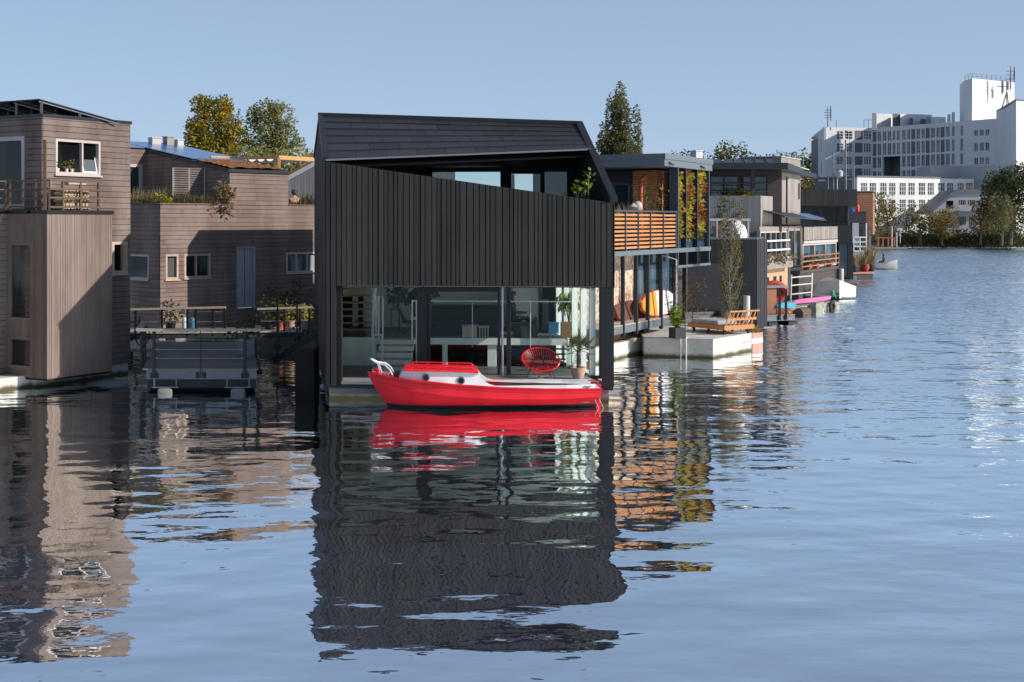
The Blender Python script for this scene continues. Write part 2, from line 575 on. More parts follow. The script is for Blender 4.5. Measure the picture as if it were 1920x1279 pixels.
M['red_tent'] = plain('red_tent', (.52, .05, .035), .6)
M['rubber'] = plain('rubber', (.015, .015, .016), .7)
M['linen'] = plain('linen', (.72, .66, .56), .8)
M['pine'] = wood('pine', (.62, .36, .15), (.72, .46, .22), 'n', .6)
M['sedum'] = plain('sedum', (.22, .075, .040), .95, 0, .35, 6, .1, .6, (.26, .13, .06))
M['mast'] = plain('mast', (.55, .55, .56), .5, 0, .5, 6, .4, 0, (.10, .10, .11))
M['blue_plastic'] = plain('blue_plastic', (.02, .12, .55), .4)
M['red_plastic'] = plain('red_plastic', (.75, .05, .03), .4)
M['yellow_plastic'] = plain('yellow_plastic', (.75, .42, .04), .4)
M['letter_grey'] = plain('letter_grey', (.30, .31, .33), .6)
M['tile_red'] = plain('tile_red', (.34, .10, .06), .8, 0, .2, 3)
# chips of stone set in render
m, nt, out = newmat('flint')
vo = nt.nodes.new('ShaderNodeTexVoronoi'); vo.inputs['Scale'].default_value = 11; nt.links.new(coords(nt), vo.inputs[0])
c1 = mixc(nt, ramp(nt, vo.outputs[0], .1, .6), (.62, .43, .28), (.28, .17, .11))
vc = nt.nodes.new('ShaderNodeSeparateColor'); nt.links.new(vo.outputs[1], vc.inputs[0])
c2 = mixc(nt, ramp(nt, vc.outputs[0], .2, .9), c1, (.66, .56, .46)); pbsdf(nt, out, c2, .8, 0, .3, bump(nt, vo.outputs[0], .5, .02))
M['flint'] = m
# foliage
M['leaf_gold'] = leafm('leaf_gold', [(.06, .08, .02), (.17, .165, .022), (.38, .27, .022), (.62, .39, .025)], .35)
M['leaf_green'] = leafm('leaf_green', [(.08, .10, .03), (.17, .185, .045), (.28, .27, .06), (.40, .34, .07)])
M['leaf_poplar'] = leafm('leaf_poplar', [(.055, .065, .03), (.12, .125, .052), (.20, .19, .08), (.30, .21, .09)])
M['leaf_dark'] = leafm('leaf_dark', [(.024, .036, .016), (.05, .066, .026), (.095, .11, .036), (.16, .155, .05)])
M['leaf_olive'] = leafm('leaf_olive', [(.045, .052, .020), (.10, .10, .028), (.19, .165, .04), (.30, .21, .045)])
M['leaf_orange'] = leafm('leaf_orange', [(.05, .045, .018), (.13, .095, .02), (.27, .16, .02), (.42, .25, .025)])
M['leaf_bright'] = leafm('leaf_bright', [(.05, .11, .012), (.11, .19, .02), (.22, .30, .03), (.36, .40, .04)])
M['leaf_lime'] = leafm('leaf_lime', [(.20, .22, .02), (.36, .36, .03), (.50, .46, .05)])
M['leaf_plant'] = leafm('leaf_plant', [(.010, .028, .010), (.020, .050, .015), (.045, .085, .022), (.08, .13, .03)])
M['leaf_palm'] = leafm('leaf_palm', [(.035, .050, .018), (.07, .085, .03), (.14, .14, .06)])
M['leaf_wall'] = leafm('leaf_wall', [(.22, .035, .03), (.36, .10, .04), (.36, .32, .04), (.55, .48, .07), (.66, .36, .05)])
M['leaf_dry'] = leafm('leaf_dry', [(.12, .07, .045), (.25, .17, .08), (.42, .31, .15), (.24, .25, .09)])
M['leaf_mixed'] = leafm('leaf_mixed', [(.05, .06, .02), (.12, .13, .04), (.22, .13, .09), (.15, .18, .05)])
M['leaf_heather'] = leafm('leaf_heather', [(.10, .02, .08), (.22, .05, .17), (.30, .13, .24)])
M['leaf_yellow'] = leafm('leaf_yellow', [(.10, .12, .02), (.30, .24, .02), (.45, .32, .02)])
M['leaf_white'] = leafm('leaf_white', [(.20, .24, .06), (.62, .55, .48), (.70, .66, .60), (.40, .16, .08)])
M['leaf_twig'] = leafm('leaf_twig', [(.06, .030, .024), (.11, .055, .04), (.16, .10, .06)])


# ------------------------------------------------------------------ world, sun, camera
AZ, EL = math.radians(106), math.radians(29.5)              # sun bearing (clockwise from +Y) and height
SUND = Vector((math.sin(AZ) * math.cos(EL), math.cos(AZ) * math.cos(EL), math.sin(EL)))
sc = bpy.context.scene
w = bpy.data.worlds.new('World'); sc.world = w; w.use_nodes = True
wt = w.node_tree; wt.nodes.clear()
wo = wt.nodes.new('ShaderNodeOutputWorld'); bg = wt.nodes.new('ShaderNodeBackground')
sk = wt.nodes.new('ShaderNodeTexSky'); sk.sky_type = 'NISHITA'; sk.sun_disc = False
sk.sun_elevation = EL; sk.sun_rotation = AZ; sk.air_density = .7; sk.dust_density = 0.0; sk.ozone_density = 3.0; sk.altitude = 0
hz = wt.nodes.new('ShaderNodeMix'); hz.data_type = 'RGBA'; hz.inputs[0].default_value = .60            # pale haze, thick low down, gone overhead
tcw = wt.nodes.new('ShaderNodeTexCoord'); szw = wt.nodes.new('ShaderNodeSeparateXYZ'); wt.links.new(tcw.outputs['Generated'], szw.inputs[0])
wt.links.new(ramp(wt, szw.outputs[2], .10, .85, .62, .12), hz.inputs[0])
hz.inputs[7].default_value = (4.3, 5.42, 7.25, 1)
wt.links.new(sk.outputs[0], hz.inputs[6]); wt.links.new(hz.outputs[2], bg.inputs[0])
bg.inputs[1].default_value = .10
wt.links.new(bg.outputs[0], wo.inputs[0])
sun = bpy.data.lights.new('sun', 'SUN'); sun.energy = 5.0; sun.angle = math.radians(.5); sun.color = (1, .93, .84)
so = bpy.data.objects.new('sun', sun); C.objects.link(so); so.rotation_euler = (-SUND).to_track_quat('-Z', 'Y').to_euler(); so.location = (40, -20, 60)
cam = bpy.data.cameras.new('camera'); cam.sensor_width = 36; cam.lens = 36 * F / 1920
cam.shift_y = -(639.5 - HY) / 1920; cam.clip_end = 9000; cam.clip_start = .1
co = bpy.data.objects.new('camera', cam); C.objects.link(co); co.location = (0, 0, H); co.rotation_euler = (math.pi / 2, 0, 0)
sc.camera = co
sc.view_settings.view_transform = 'Standard'; sc.view_settings.look = 'None'; sc.view_settings.exposure = .1; sc.view_settings.gamma = 1
sc.view_settings.use_curve_mapping = False

# ------------------------------------------------------------------ water and land
m, nt, out = newmat('water')
vec = coords(nt, (1, 1, 1))
def wv(sx, sy, sc_, det, rot=0.0):
    t = nt.nodes.new('ShaderNodeTexCoord'); mp = nt.nodes.new('ShaderNodeMapping'); mp.inputs['Scale'].default_value = (sx, sy, 1); mp.inputs['Rotation'].default_value = (0, 0, rot)
    nt.links.new(t.outputs['Object'], mp.inputs[0]); return noi(nt, mp.outputs[0], sc_, det, .5)
a = wv(.55, 1.0, .50, 1, .25); b = wv(.6, 1.0, 1.4, 1, -.35); c_ = wv(.6, 1.0, 3.6, 2, .1); d_ = wv(.5, 1.0, 9.0, 2, -.15)
def mul(x, k):
    q = nt.nodes.new('ShaderNodeMath'); q.operation = 'MULTIPLY'; nt.links.new(x, q.inputs[0])
    if isinstance(k, (int, float)): q.inputs[1].default_value = k
    else: nt.links.new(k, q.inputs[1])
    return q.outputs[0]
def add(x, y):
    q = nt.nodes.new('ShaderNodeMath'); q.operation = 'ADD'; nt.links.new(x, q.inputs[0]); nt.links.new(y, q.inputs[1]); return q.outputs[0]
# open water is ruffled by the breeze, the lee of the houses lies calm
tc = nt.nodes.new('ShaderNodeTexCoord'); sx_ = nt.nodes.new('ShaderNodeSeparateXYZ'); nt.links.new(tc.outputs['Object'], sx_.inputs[0])
wind = add(ramp(nt, sx_.outputs[0], 2, 16, 0, .55), add(ramp(nt, sx_.outputs[1], 22, 60, .12, .9), ramp(nt, sx_.outputs[1], 60, 200, 0, 1.3)))
gust = ramp(nt, noi(nt, coords(nt, (.03, .08, 1)), 1.0, 3, .5), .35, .65, .55, 1.25)
wind = mul(wind, gust)
hgt = add(add(mul(a, .066), mul(b, .024)), add(mul(c_, mul(wind, .0120)), mul(d_, mul(wind, .0050))))
hgt = add(hgt, mul(c_, .0030))
bn = nt.nodes.new('ShaderNodeBump'); bn.inputs['Strength'].default_value = 1.0; bn.inputs['Distance'].default_value = 1.0; nt.links.new(hgt, bn.inputs['Height'])
lw = nt.nodes.new('ShaderNodeFresnel'); lw.inputs[0].default_value = 1.33; nt.links.new(bn.outputs[0], lw.inputs[1])
# short chop on the open water tilts the surface too finely for the bump to follow
def chop(sx, sy, sc_, rot):
    t = nt.nodes.new('ShaderNodeTexCoord'); mp = nt.nodes.new('ShaderNodeMapping'); mp.inputs['Scale'].default_value = (sx, sy, 1); mp.inputs['Rotation'].default_value = (0, 0, rot)
    nt.links.new(t.outputs['Object'], mp.inputs[0]); n = nt.nodes.new('ShaderNodeTexNoise'); n.inputs['Scale'].default_value = sc_; n.inputs['Detail'].default_value = 2
    nt.links.new(mp.outputs[0], n.inputs[0]); v = nt.nodes.new('ShaderNodeVectorMath'); v.operation = 'SUBTRACT'; nt.links.new(n.outputs[1], v.inputs[0]); v.inputs[1].default_value = (.5, .5, .5)
    f = nt.nodes.new('ShaderNodeVectorMath'); f.operation = 'MULTIPLY'; nt.links.new(v.outputs[0], f.inputs[0]); f.inputs[1].default_value = (.6, 1, 0); return f.outputs[0]
cv = chop(.45, 1, 2.6, .1)
# chop faces all tilted south, toward the camera, so far water mirrors more sky
sv = nt.nodes.new('ShaderNodeSeparateXYZ'); nt.links.new(cv, sv.inputs[0])
ab = nt.nodes.new('ShaderNodeMath'); ab.operation = 'ABSOLUTE'; nt.links.new(sv.outputs[1], ab.inputs[0])
cb_ = nt.nodes.new('ShaderNodeCombineXYZ'); nt.links.new(sv.outputs[0], cb_.inputs[0]); nt.links.new(mul(ab.outputs[0], -1.0), cb_.inputs[1]); cv = cb_.outputs[0]
far = mul(add(ramp(nt, sx_.outputs[1], 32, 100, 0, 2.6), mul(ramp(nt, sx_.outputs[0], 4, 22, 0, .24), ramp(nt, sx_.outputs[1], 15, 40, .3, 1))), gust)
vs = nt.nodes.new('ShaderNodeVectorMath'); vs.operation = 'SCALE'; nt.links.new(cv, vs.inputs[0]); nt.links.new(far, vs.inputs['Scale'])
va = nt.nodes.new('ShaderNodeVectorMath'); va.operation = 'ADD'; nt.links.new(bn.outputs[0], va.inputs[0]); nt.links.new(vs.outputs[0], va.inputs[1])
bn = nt.nodes.new('ShaderNodeVectorMath'); bn.operation = 'NORMALIZE'; nt.links.new(va.outputs[0], bn.inputs[0])
gl = nt.nodes.new('ShaderNodeBsdfGlossy'); gl.inputs['Roughness'].default_value = .012; gl.inputs[0].default_value = (.93, .985, 1, 1); nt.links.new(bn.outputs[0], gl.inputs['Normal'])
df = nt.nodes.new('ShaderNodeBsdfDiffuse'); df.inputs[0].default_value = (.105, .110, .165, 1)
mx = nt.nodes.new('ShaderNodeMixShader'); nt.links.new(ramp(nt, lw.outputs[0], .05, .32, .74, 1.0), mx.inputs[0]); L(nt, df, 0, mx, 1); L(nt, gl, 0, mx, 2); L(nt, mx, 0, out, 0)
M['water'] = m
mb = MB(); mb.add([(-900, -120, 0), (900, -120, 0), (900, 700, 0), (-900, 700, 0)], [[0, 1, 2, 3]])
struct(mb, 'water', M['water'], origin=(0, 0, 0))
m, nt, out = newmat('grass_ground')
n1 = noi(nt, coords(nt), .12, 5, .6); pbsdf(nt, out, mixc(nt, ramp(nt, n1, .35, .7), (.045, .050, .022), (.09, .08, .04)), .95, 0, .1)
M['ground'] = m
m, nt, out = newmat('bank_soil')
n1 = noi(nt, coords(nt), .5, 5, .6); pbsdf(nt, out, mixc(nt, ramp(nt, n1, .35, .7), (.030, .027, .018), (.07, .06, .04)), .95, 0, .1)
M['bank'] = m
shore = [(-300, 84), (-24, 84), (-6, 100), (10, 140), (34, 190), (58, 231), (75, 232.5), (95, 233.5), (118, 234), (150, 233), (220, 228), (600, 215)]
mb = MB()
inner = [(x * 1.0 - (1.5 if i < 6 else 0), y + 3.0) for i, (x, y) in enumerate(shore)]
mb.strip([[V(x, y, -.6) for x, y in shore], [V(x, y + .9, .5) for x, y in shore], [V(x, y, 1.1) for x, y in inner]], 1, .5, False)
n = len(inner)
top = [V(x, y, 1.1) for x, y in inner]
far = [V(-3500, 100, 1.1), V(-3500, 6000, 1.1), V(3500, 6000, 1.1), V(3500, 215, 1.1)]
for i in range(n - 1):
    mb.add([top[i], top[i + 1], V(top[i + 1].x * 1.0, 6000, 1.1), V(top[i].x, 6000, 1.1)], [[0, 1, 2, 3]], 0, .5)
mb.add([V(-3500, 87, 1.1), top[0], V(top[0].x, 6000, 1.1), V(-3500, 6000, 1.1)], [[0, 1, 2, 3]], 0, .5)
mb.add([top[-1], V(3500, 218, 1.1), V(3500, 6000, 1.1), V(top[-1].x, 6000, 1.1)], [[0, 1, 2, 3]], 0, .5)
struct(mb, 'ground', [M['ground'], M['bank']], origin=(0, 0, 0))
# ================================================================== black house
LF, RF = G(611, 71.8), G(1152, 73.0)
FF = Fc(LF, RF - LF)                                     # street... water front
vD = V(-math.sin(math.radians(10.5)), math.cos(math.radians(10.5)), 0)     # running back into the house
UW = (RF - LF).length
def HP(u, w_, z): return LF + FF.d * u + vD * w_ + Z * z
BH = thing('black_house', 'black timber houseboat with a folded slate roof and big ground floor windows', 'house', (LF + RF) / 2)
zL, zR = FF.hit(611, 303)[1], FF.hit(1152, 381)[1]
WR = 3.85                                               # ridge lies this far back
zrL, zrR = 7.70, 7.41
uOpen, zClad = FF.u(640), FF.hit(900, 535.5)[1]
# front cladding
zClad -= .02
front = [rectp(0, .36, uOpen, zClad), [(0, zClad), (UW, zClad), (UW, zR), (0, zL)]]
mb = MB()
panel(mb, FF, front, (), .18, -.002, 1)
# vertical boards of uneven width
e = [0.0]; seq = [.165, .115, .15, .10, .18, .13, .11, .155, .12, .15]
while e[-1] < UW: e.append(e[-1] + seq[RNG.randrange(len(seq))] * RNG.uniform(.9, 1.1))
e[-1] = UW
for i in range(len(e) - 1):
    a, b = e[i] + .012, e[i + 1] - .012
    lowz = .36 if b < uOpen + .05 else zClad
    if a < uOpen < b: lowz = zClad
    hi = lambda u: zL + (zR - zL) * u / UW + .0
    t = .03 + RNG.choice([0, 0, .008, .014])
    mb.prism([FF.P(a, lowz), FF.P(b, lowz), FF.P(b, hi(b)), FF.P(a, hi(a))], FF.n * t, 0)
mb.build('front_wall', [M['black_boards'], M['black_back']], BH)
# left wall
D = 9.0
lw_ = Fc(LF, vD, True); lw_.n = V(-vD.y, vD.x, 0)
mb = wall_mesh(lw_, [[(0.02, .36), (D, .36), (D, 6.75), (WR, zrL - .05), (.02, zL - .02)]], (), .17, 'v', .3, .18)
mb.build('side_wall', [M['black_boards'], M['black_back']], BH)
# right wall (gable), with a glazed ground floor behind the deck
rw = Fc(RF, vD); rw.n = V(vD.y, -vD.x, 0)
wg0, wg1 = 1.8, 6.2
eaveW, eaveZ = 2.35, 6.62
gab = [[(.05, 2.93), (1.8, 2.93), (1.8, 4.0), (1.8, 6.1), (.05, zR - .02)], [(1.8, 2.93), (D, 2.93), (D, 5.8), (WR, zrR - .06), (eaveW, 6.5), (1.8, 6.1)],
       [(6.2, .36), (D, .36), (D, 2.93), (6.2, 2.93)]]
gab[0] = [(.05, 2.93), (1.8, 2.93), (1.8, zR + (zrR - zR) * 1.8 / WR - .03), (.05, zR - .02)]
gab[1] = [(1.8, 2.93), (D, 2.93), (D, 6.65), (WR, zrR - .06), (1.8, zR + (zrR - zR) * 1.8 / WR - .03)]
mb = wall_mesh(rw, gab, (), .17, 'v', .3, .16)
mb.build('side_wall', [M['black_boards'], M['black_back']], BH)
mb = MB()
for k in range(5):
    c = 1.85 + k * 1.05
    mb.box(rw.P(c, .47, -.03), rw.d * .10, Z * 2.46, rw.n * -.16)
mb.box(rw.P(1.85, 2.80, -.04), rw.d * 4.3, Z * .13, rw.n * -.14)
mb.box(rw.P(1.85, .40, -.04), rw.d * 4.3, Z * .10, rw.n * -.14)
fr = mb.build('window_frame', M['white_room'], BH)
mb = MB(); mb.box(rw.P(1.88, .45, -.09), rw.d * 4.25, Z * 2.4, rw.n * -.012); mb.build('pane', M['glass_side'], fr)
# back wall
bw = Fc(HP(0, D, 0), FF.d); bw.n = vD.copy()
ub = UW
mb = MB()
panel(mb, bw, [rectp(0, .36, ub, 3.9), [(0, 3.9), (ub, 3.9), (ub, 6.6), (0, 6.7)]], [(.5, 4.2, 7.2, 6.45)], .16, 0, 0)
mb.build('back_wall', M['black_back'], BH)
# pontoon
mb = MB()
mb.prism([HP(.10, .10, -.9), HP(UW - .12, .10, -.9), HP(UW - .12, D, -.9), HP(.10, D, -.9)], Z * 1.20, 0)
mb.build('pontoon', M['concrete_dark'], BH)
# deck in front of the glass: boards run along the facade
mb = MB()
mb.prism([HP(.1, .04, .30), HP(UW - .02, .04, .30), HP(UW - .02, 1.78, .30), HP(.1, 1.78, .30)], Z * .10, 1)
for k in range(12):
    a = .0 + k * .15
    mb.prism([HP(uOpen, a, .40), HP(UW - .3, a, .40), HP(UW - .3, a + .138, .40), HP(uOpen, a + .138, .40)], Z * .07, 0)
mb.build('deck', [M['deck_grey'], M['black_trim']], BH)
# floors, ceiling
mb = MB()
mb.prism([HP(.2, 1.8, .33), HP(UW - .2, 1.8, .33), HP(UW - .2, D - .2, .33), HP(.2, D - .2, .33)], Z * .10, 1)
mb.build('ground_floor', [M['white_room'], M['grey_floor']], BH)
mb = MB()
mb.prism([HP(.2, .2, 2.95), HP(UW - .2, .2, 2.95), HP(UW - .2, D - .2, 2.95), HP(.2, D - .2, 2.95)], Z * .25, 0)
mb.build('ceiling', M['white_room'], BH)
# black soffit in front of the glass
mb = MB(); mb.prism([HP(uOpen, .2, 2.93), HP(UW - .2, .2, 2.93), HP(UW - .2, 1.76, 2.93), HP(uOpen, 1.76, 2.93)], Z * .017, 0); mb.build('soffit', M['black_trim'], BH)
# raised living floor with white edge
wS = 4.2
mb = MB()
mb.prism([HP(.2, wS, 1.06), HP(UW - .25, wS, 1.06), HP(UW - .25, D - .2, 1.06), HP(.2, D - .2, 1.06)], Z * .19, 0)
mb.prism([HP(.2, wS + .02, 1.252), HP(UW - .25, wS + .02, 1.252), HP(UW - .25, D - .2, 1.252), HP(.2, D - .2, 1.252)], Z * .012, 1)
mb.build('raised_floor', [M['white_room'], M['grey_floor']], BH)
# interior walls
GF = Fc(HP(0, 1.8, 0), FF.d)
SF = Fc(HP(0, wS, 0), FF.d)
BF = Fc(HP(0, 8.0, 0), FF.d)
def wallslab(name, fc, x0, y0, x1, y1, mat, th=.1, o=0.0):
    r = fc.rect(x0, y0, x1, y1); mb = MB(); mb.box(fc.P(r[0], r[1], o), fc.d * (r[2] - r[0]), Z * (r[3] - r[1]), fc.n * -th); return mb.build(name, mat, BH)
mb = MB(); mb.box(BF.P(.2, 1.26, 0), BF.d * (UW - .4), Z * 1.7, BF.n * -.12); mb.build('inner_wall', M['white_room'], BH)
mb = MB(); mb.box(HP(.19, 1.85, .43), FF.d * .05, vD * 6.9, Z * 2.5); mb.build('inner_wall', M['white_room'], BH)
wallslab('inner_wall', SF, 600, 642, 706, 703, M['white_room'], .06, .002)          # white cupboard front left of the stair
SF2 = SF.off(-2.2)
mb = MB(); mb.box(SF.P(.2, .43, -1.9), SF.d * (UW - .5), Z * .62, SF.n * -.1); mb.build('inner_wall', M['sofa_dark'], BH)
wallslab('column', SF, 829, 642, 838, 702, M['white_room'], .12, -.05)
wallslab('column', SF, 914, 642, 930, 702, M['white_room'], .3, -.05)
wallslab('column', SF, 1062, 642, 1071, 702, M['white_room'], .2, -.05)
# tall cupboards behind the living floor
K2 = Fc(HP(0, 7.6, 0), FF.d)
wallslab('cupboard', K2, 812, 572, 942, 634, M['sofa_dark'], .35, .38)
wallslab('cupboard', K2, 1018, 560, 1050, 634, M['frame_grey'], .35, .38)
wallslab('doorway', K2, 1009, 566, 1017, 634, M['sofa_dark'], .02, -.37)
K3 = Fc(HP(0, 6.8, 0), FF.d)
wallslab('inner_wall', K3, 962, 540, 1009, 634, M['white_room'], .1, 0)
for x0, x1 in ((640, 661), (672, 681)): wallslab('doorway', BF, x0, 556, x1, 622, M['navy'], .02, .025)
# big sliding front glazing
gz0, gz1 = .43, 2.93
mb = MB()
def fbox(x0, x1, z0, z1, pr=.05, th=.14):
    a, b = GF.u(x0), GF.u(x1); mb.box(GF.P(a, z0, pr), GF.d * (b - a), Z * (z1 - z0), GF.n * -th)
fbox(783, 801, gz0, gz1, .10, .3); fbox(950, 957.5, gz0, gz1, .06, .16); fbox(1123, 1131, gz0, gz1, .05)
fbox(933, 937.5, gz0, gz1, .04); fbox(801, 806, gz0, gz1, .02)
mb.box(GF.P(GF.u(640), gz0 - .03, .03), GF.d * (GF.u(1131) - GF.u(640)), Z * .07, GF.n * -.1)
zt = GF.hit(870, 547)[1]
mb.box(GF.P(GF.u(801), zt, .04), GF.d * (GF.u(937) - GF.u(801)), Z * (gz1 - zt), GF.n * -.10)
mb.box(GF.P(GF.u(957), gz1 - .05, .03), GF.d * (GF.u(1123) - GF.u(957)), Z * .05, GF.n * -.10)
fr = mb.build('window_frame', M['black_trim'], BH)
for x0, x1 in ((638, 783), (801, 936), (937, 951), (957, 1124)):
    mb = MB(); mb.box(GF.P(GF.u(x0), gz0, -.01), GF.d * (GF.u(x1) - GF.u(x0)), Z * (gz1 - gz0), GF.n * -.014); mb.build('pane', M['glass'], fr)
a = HP(0, 1.1, 0); k = GF.off(.12)
mb = MB(); mb.tube([k.P(k.u(942), .47), k.P(k.u(942), 2.95)], .035, 10); mb.build('steel_column', M['alu'], BH)
# corner post at the front right
mb = MB(); ur = FF.u(1128)
mb.box(FF.P(ur, .40, .01), FF.d * (UW - ur - .01), Z * (zClad - .40), FF.n * -.22)
mb.build('corner_post', M['black_trim'], BH)
# glass balustrade along the raised floor
mb = MB(); zr = SF.hit(950, 565)[1]
mb.bar(SF.P(SF.u(800), zr, .05), SF.P(SF.u(1118), zr, .05), .035, .03)
for x in (886, 995, 1082): mb.bar(SF.P(SF.u(x), 1.0, .05), SF.P(SF.u(x), zr, .05), .022)
bl = mb.build('balustrade', M['white_paint'], BH)
# stair: oak treads with white risers
mb = MB(); x0, x1 = SF.u(716), SF.u(779)
for k in range(5):
    z = 1.25 - .165 * (k + 0); f = .27 * k
    mb.box(SF.P(x0, z - .165, f + .27), SF.d * (x1 - x0), Z * .135, SF.n * -.25, 1)
    mb.box(SF.P(x0, z - .03, f + .29), SF.d * (x1 - x0), Z * .03, SF.n * -.29, 0)
st = mb.build('stair', [M['oak'], M['white_room']], BH)
mb = MB()
def frame3(x0, y0, x1, y1, o, w_=.045):
    k = SF.off(o); a, b = k.hit(x0, y1), k.hit(x1, y0)
    mb.bar(k.P(a[0], a[1]), k.P(a[0], b[1]), w_); mb.bar(k.P(b[0], a[1]), k.P(b[0], b[1]), w_); mb.bar(k.P(a[0] - w_ / 2, b[1]), k.P(b[0] + w_ / 2, b[1]), w_)
frame3(700, 628, 717, 700, 1.2); frame3(710, 556, 718, 640, .1); frame3(773, 564, 781, 690, .3)
mb.build('stair_rail', M['white_paint'], BH)
# open tread stair to the upper floor
mb = MB()
UF = SF.off(-.3)
for k in range(7):
    kf = UF.off(-.05 * k); y = 620 - k * 12.8
    a, b = kf.hit(636, y), kf.hit(697, y)
    mb.box(kf.P(a[0], a[1], 0), kf.d * (b[0] - a[0]), Z * .045, kf.n * -.24)
kk = UF.off(.06); a, b = kk.hit(698, 642), kk.hit(702, 541)
mb.bar(kk.P(a[0], a[1]), kk.P(b[0], b[1]), .06, .07, 1); mb.bar(kk.P(a[0] + .09, a[1], -.1), kk.P(b[0] + .03, b[1], -.1), .04, .05, 1)
mb.build('stair', [M['oak'], M['white_room']], BH)
# ---- roof: slate courses, warped from a flat left verge to a steep right verge
eL, eR = V(*HP(.0, -.02, zL + .03)), HP(UW - .02, eaveW, eaveZ)
rL, rR = HP(.0, WR, zrL), HP(UW - .02, WR, zrR)
mb = MB()
NC = 6; lay = V(0, 0, 0)
nrm = (eR - eL).cross(rL - eL).normalized()
if nrm.z < 0: nrm = -nrm
for i in range(NC):
    t0, t1 = i / NC, (i + 1.0) / NC
    cols_ = 9
    for j in range(cols_):
        s0, s1 = j / cols_ + (.5 / cols_ if i % 2 and j else 0), (j + 1) / cols_ + (.5 / cols_ if i % 2 and j < cols_ - 1 else 0)
        def pt(t, s, h): return eL.lerp(eR, s).lerp(rL.lerp(rR, s), t) + nrm * h
        s0 += .0006; s1 -= .0006
        jt = RNG.uniform(-.003, .003); h0 = .052 + RNG.uniform(-.003, .004)
        q = [pt(t0 + jt * .3, s0, h0), pt(t0 + jt * .3, s1, h0), pt(t1 + .004, s1, .03), pt(t1 + .004, s0, .03)]
        lo = [p - nrm * .028 for p in q]
        mb.add(q + lo, [[0, 1, 2, 3], [7, 6, 5, 4], [0, 4, 5, 1], [1, 5, 6, 2], [2, 6, 7, 3], [3, 7, 4, 0]], 0)
dn = nrm * .16
mb.add([p - dn for p in (eL, eR, rR, rL)] + [p - dn - nrm * .05 for p in (eL, eR, rR, rL)], [[0, 1, 2, 3], [7, 6, 5, 4], [0, 4, 5, 1], [1, 5, 6, 2], [2, 6, 7, 3], [3, 7, 4, 0]], 1, .5)
# back slope
bL, bR = HP(0, D + .05, 6.72), HP(UW - .02, D + .05, 6.62)
mb.add([rL, rR, bR, bL] + [p - V(0, 0, .12) for p in (rL, rR, bR, bL)], [[0, 1, 2, 3], [7, 6, 5, 4], [0, 4, 5, 1], [1, 5, 6, 2], [2, 6, 7, 3], [3, 7, 4, 0]], 0, .5)
# soffit of the overhang, leaning back to the terrace windows
sL, sR = HP(.5, WR - .3, 6.15), HP(UW - .2, WR - .3, 6.2)
mb.add([eL + V(0, 0, -.11), eR + V(0, 0, -.11), sR, sL], [[0, 1, 2, 3]], 1, .5)
rf = mb.build('roof', [M['slate'], M['black_trim']], BH)
mb = MB()
up = nrm * .06
mb.bar(eL + up + V(0, 0, -.01), rL + up, .16, .09); mb.bar(rL + up + FF.d * -.05, rR + up + FF.d * .05, .14, .10)
ge = HP(UW - .02, -.03, zR + .02)
mb.bar(ge + up, rR + up, .20, .12)
mb.build('verge', M['black_trim'], rf)
mb = MB(); mb.bar(eL + nrm * .03 + V(0, -.03, -.02), eR + nrm * .03 + V(0, -.03, -.02), .02, .05); mb.build('eave_trim', M['steel_grey'], rf)
# left gable verge down the back
mb = MB(); mb.bar(rL + up, bL + up, .12, .09); mb.bar(rR + up, bR + up, .12, .09); mb.build('verge', M['black_trim'], rf)
# terrace floor and its glazed back
mb = MB(); mb.prism([HP(.2, .2, 3.3), HP(UW - .2, .2, 3.3), HP(UW - .2, D - .2, 3.3), HP(.2, D - .2, 3.3)], Z * .1); mb.build('terrace', M['deck_grey'], BH)
TF = Fc(HP(0, WR - .25, 0), FF.d)
mb = MB(); zt = TF.hit(1000, 322)[1]
panel(mb, TF, [rectp(.2, 3.4, UW - .2, 6.35)], [(TF.u(810), 3.5, TF.u(938), zt), (TF.u(958), 3.5, TF.u(1013), zt - .06), (TF.u(1021), 3.5, TF.u(1063), zt)], .12, 0)
mb.build('terrace_wall', M['black_back'], BH)
mb = MB()
for x0, x1 in ((810, 938), (958, 1013), (1021, 1063)):
    mb.box(TF.P(TF.u(x0), 3.5, -.05), TF.d * (TF.u(x1) - TF.u(x0)), Z * (zt - 3.5), TF.n * -.014)
mb.build('terrace_window', M['rail_glass'], BH)
mb = MB(); mb.box(bw.P(.5, 4.2, -.05), bw.d * 6.7, Z * 2.25, bw.n * -.014); mb.build('back_window', M['glass'], BH)
mb = MB()
mb.box(TF.P(TF.u(1064), 3.5, -.35), TF.d * .05, Z * 2.6, TF.n * -1.6); mb.build('curtain', M['linen'], BH)
mb = MB(); a = TF.hit(945, 345)
mb.lathe(TF.P(a[0] + .18, 3.4, -.3), [(.11, 0), (.12, 1.2), (.10, 2.6)], 10); mb.build('hanging_cloth', M['frame_grey'], BH)

# things on the upper terrace behind the parapet
def sprig(mb, base, h, n, rng, lw=.10, ll=.16, spread=.35, stems=4, m=0, ms=1, top=.45):
    for k in range(stems):
        tip = Vector(base) + V(rng.uniform(-spread, spread), rng.uniform(-spread, spread), h * rng.uniform(.75, 1.05))
        mid = Vector(base).lerp(tip, .5) + V(rng.uniform(-.05, .05), 0, .05)
        mb.tube([base, mid, tip], [.013, .010, .006], 5, ms)
        for i in range(max(2, n // stems)):
            t = rng.uniform(top, 1.05)
            p = Vector(base).lerp(mid, t * 2) if t < .5 else mid.lerp(tip, (t - .5) * 2)
            mb.leaf(p + V(rng.uniform(-.1, .1), rng.uniform(-.1, .1), rng.uniform(-.06, .06)), V(rng.uniform(-1, 1), rng.uniform(-1, 1), rng.uniform(-.3, .9)), lw * rng.uniform(.7, 1.2), ll * rng.uniform(.7, 1.3), m)
rg = random.Random(5)
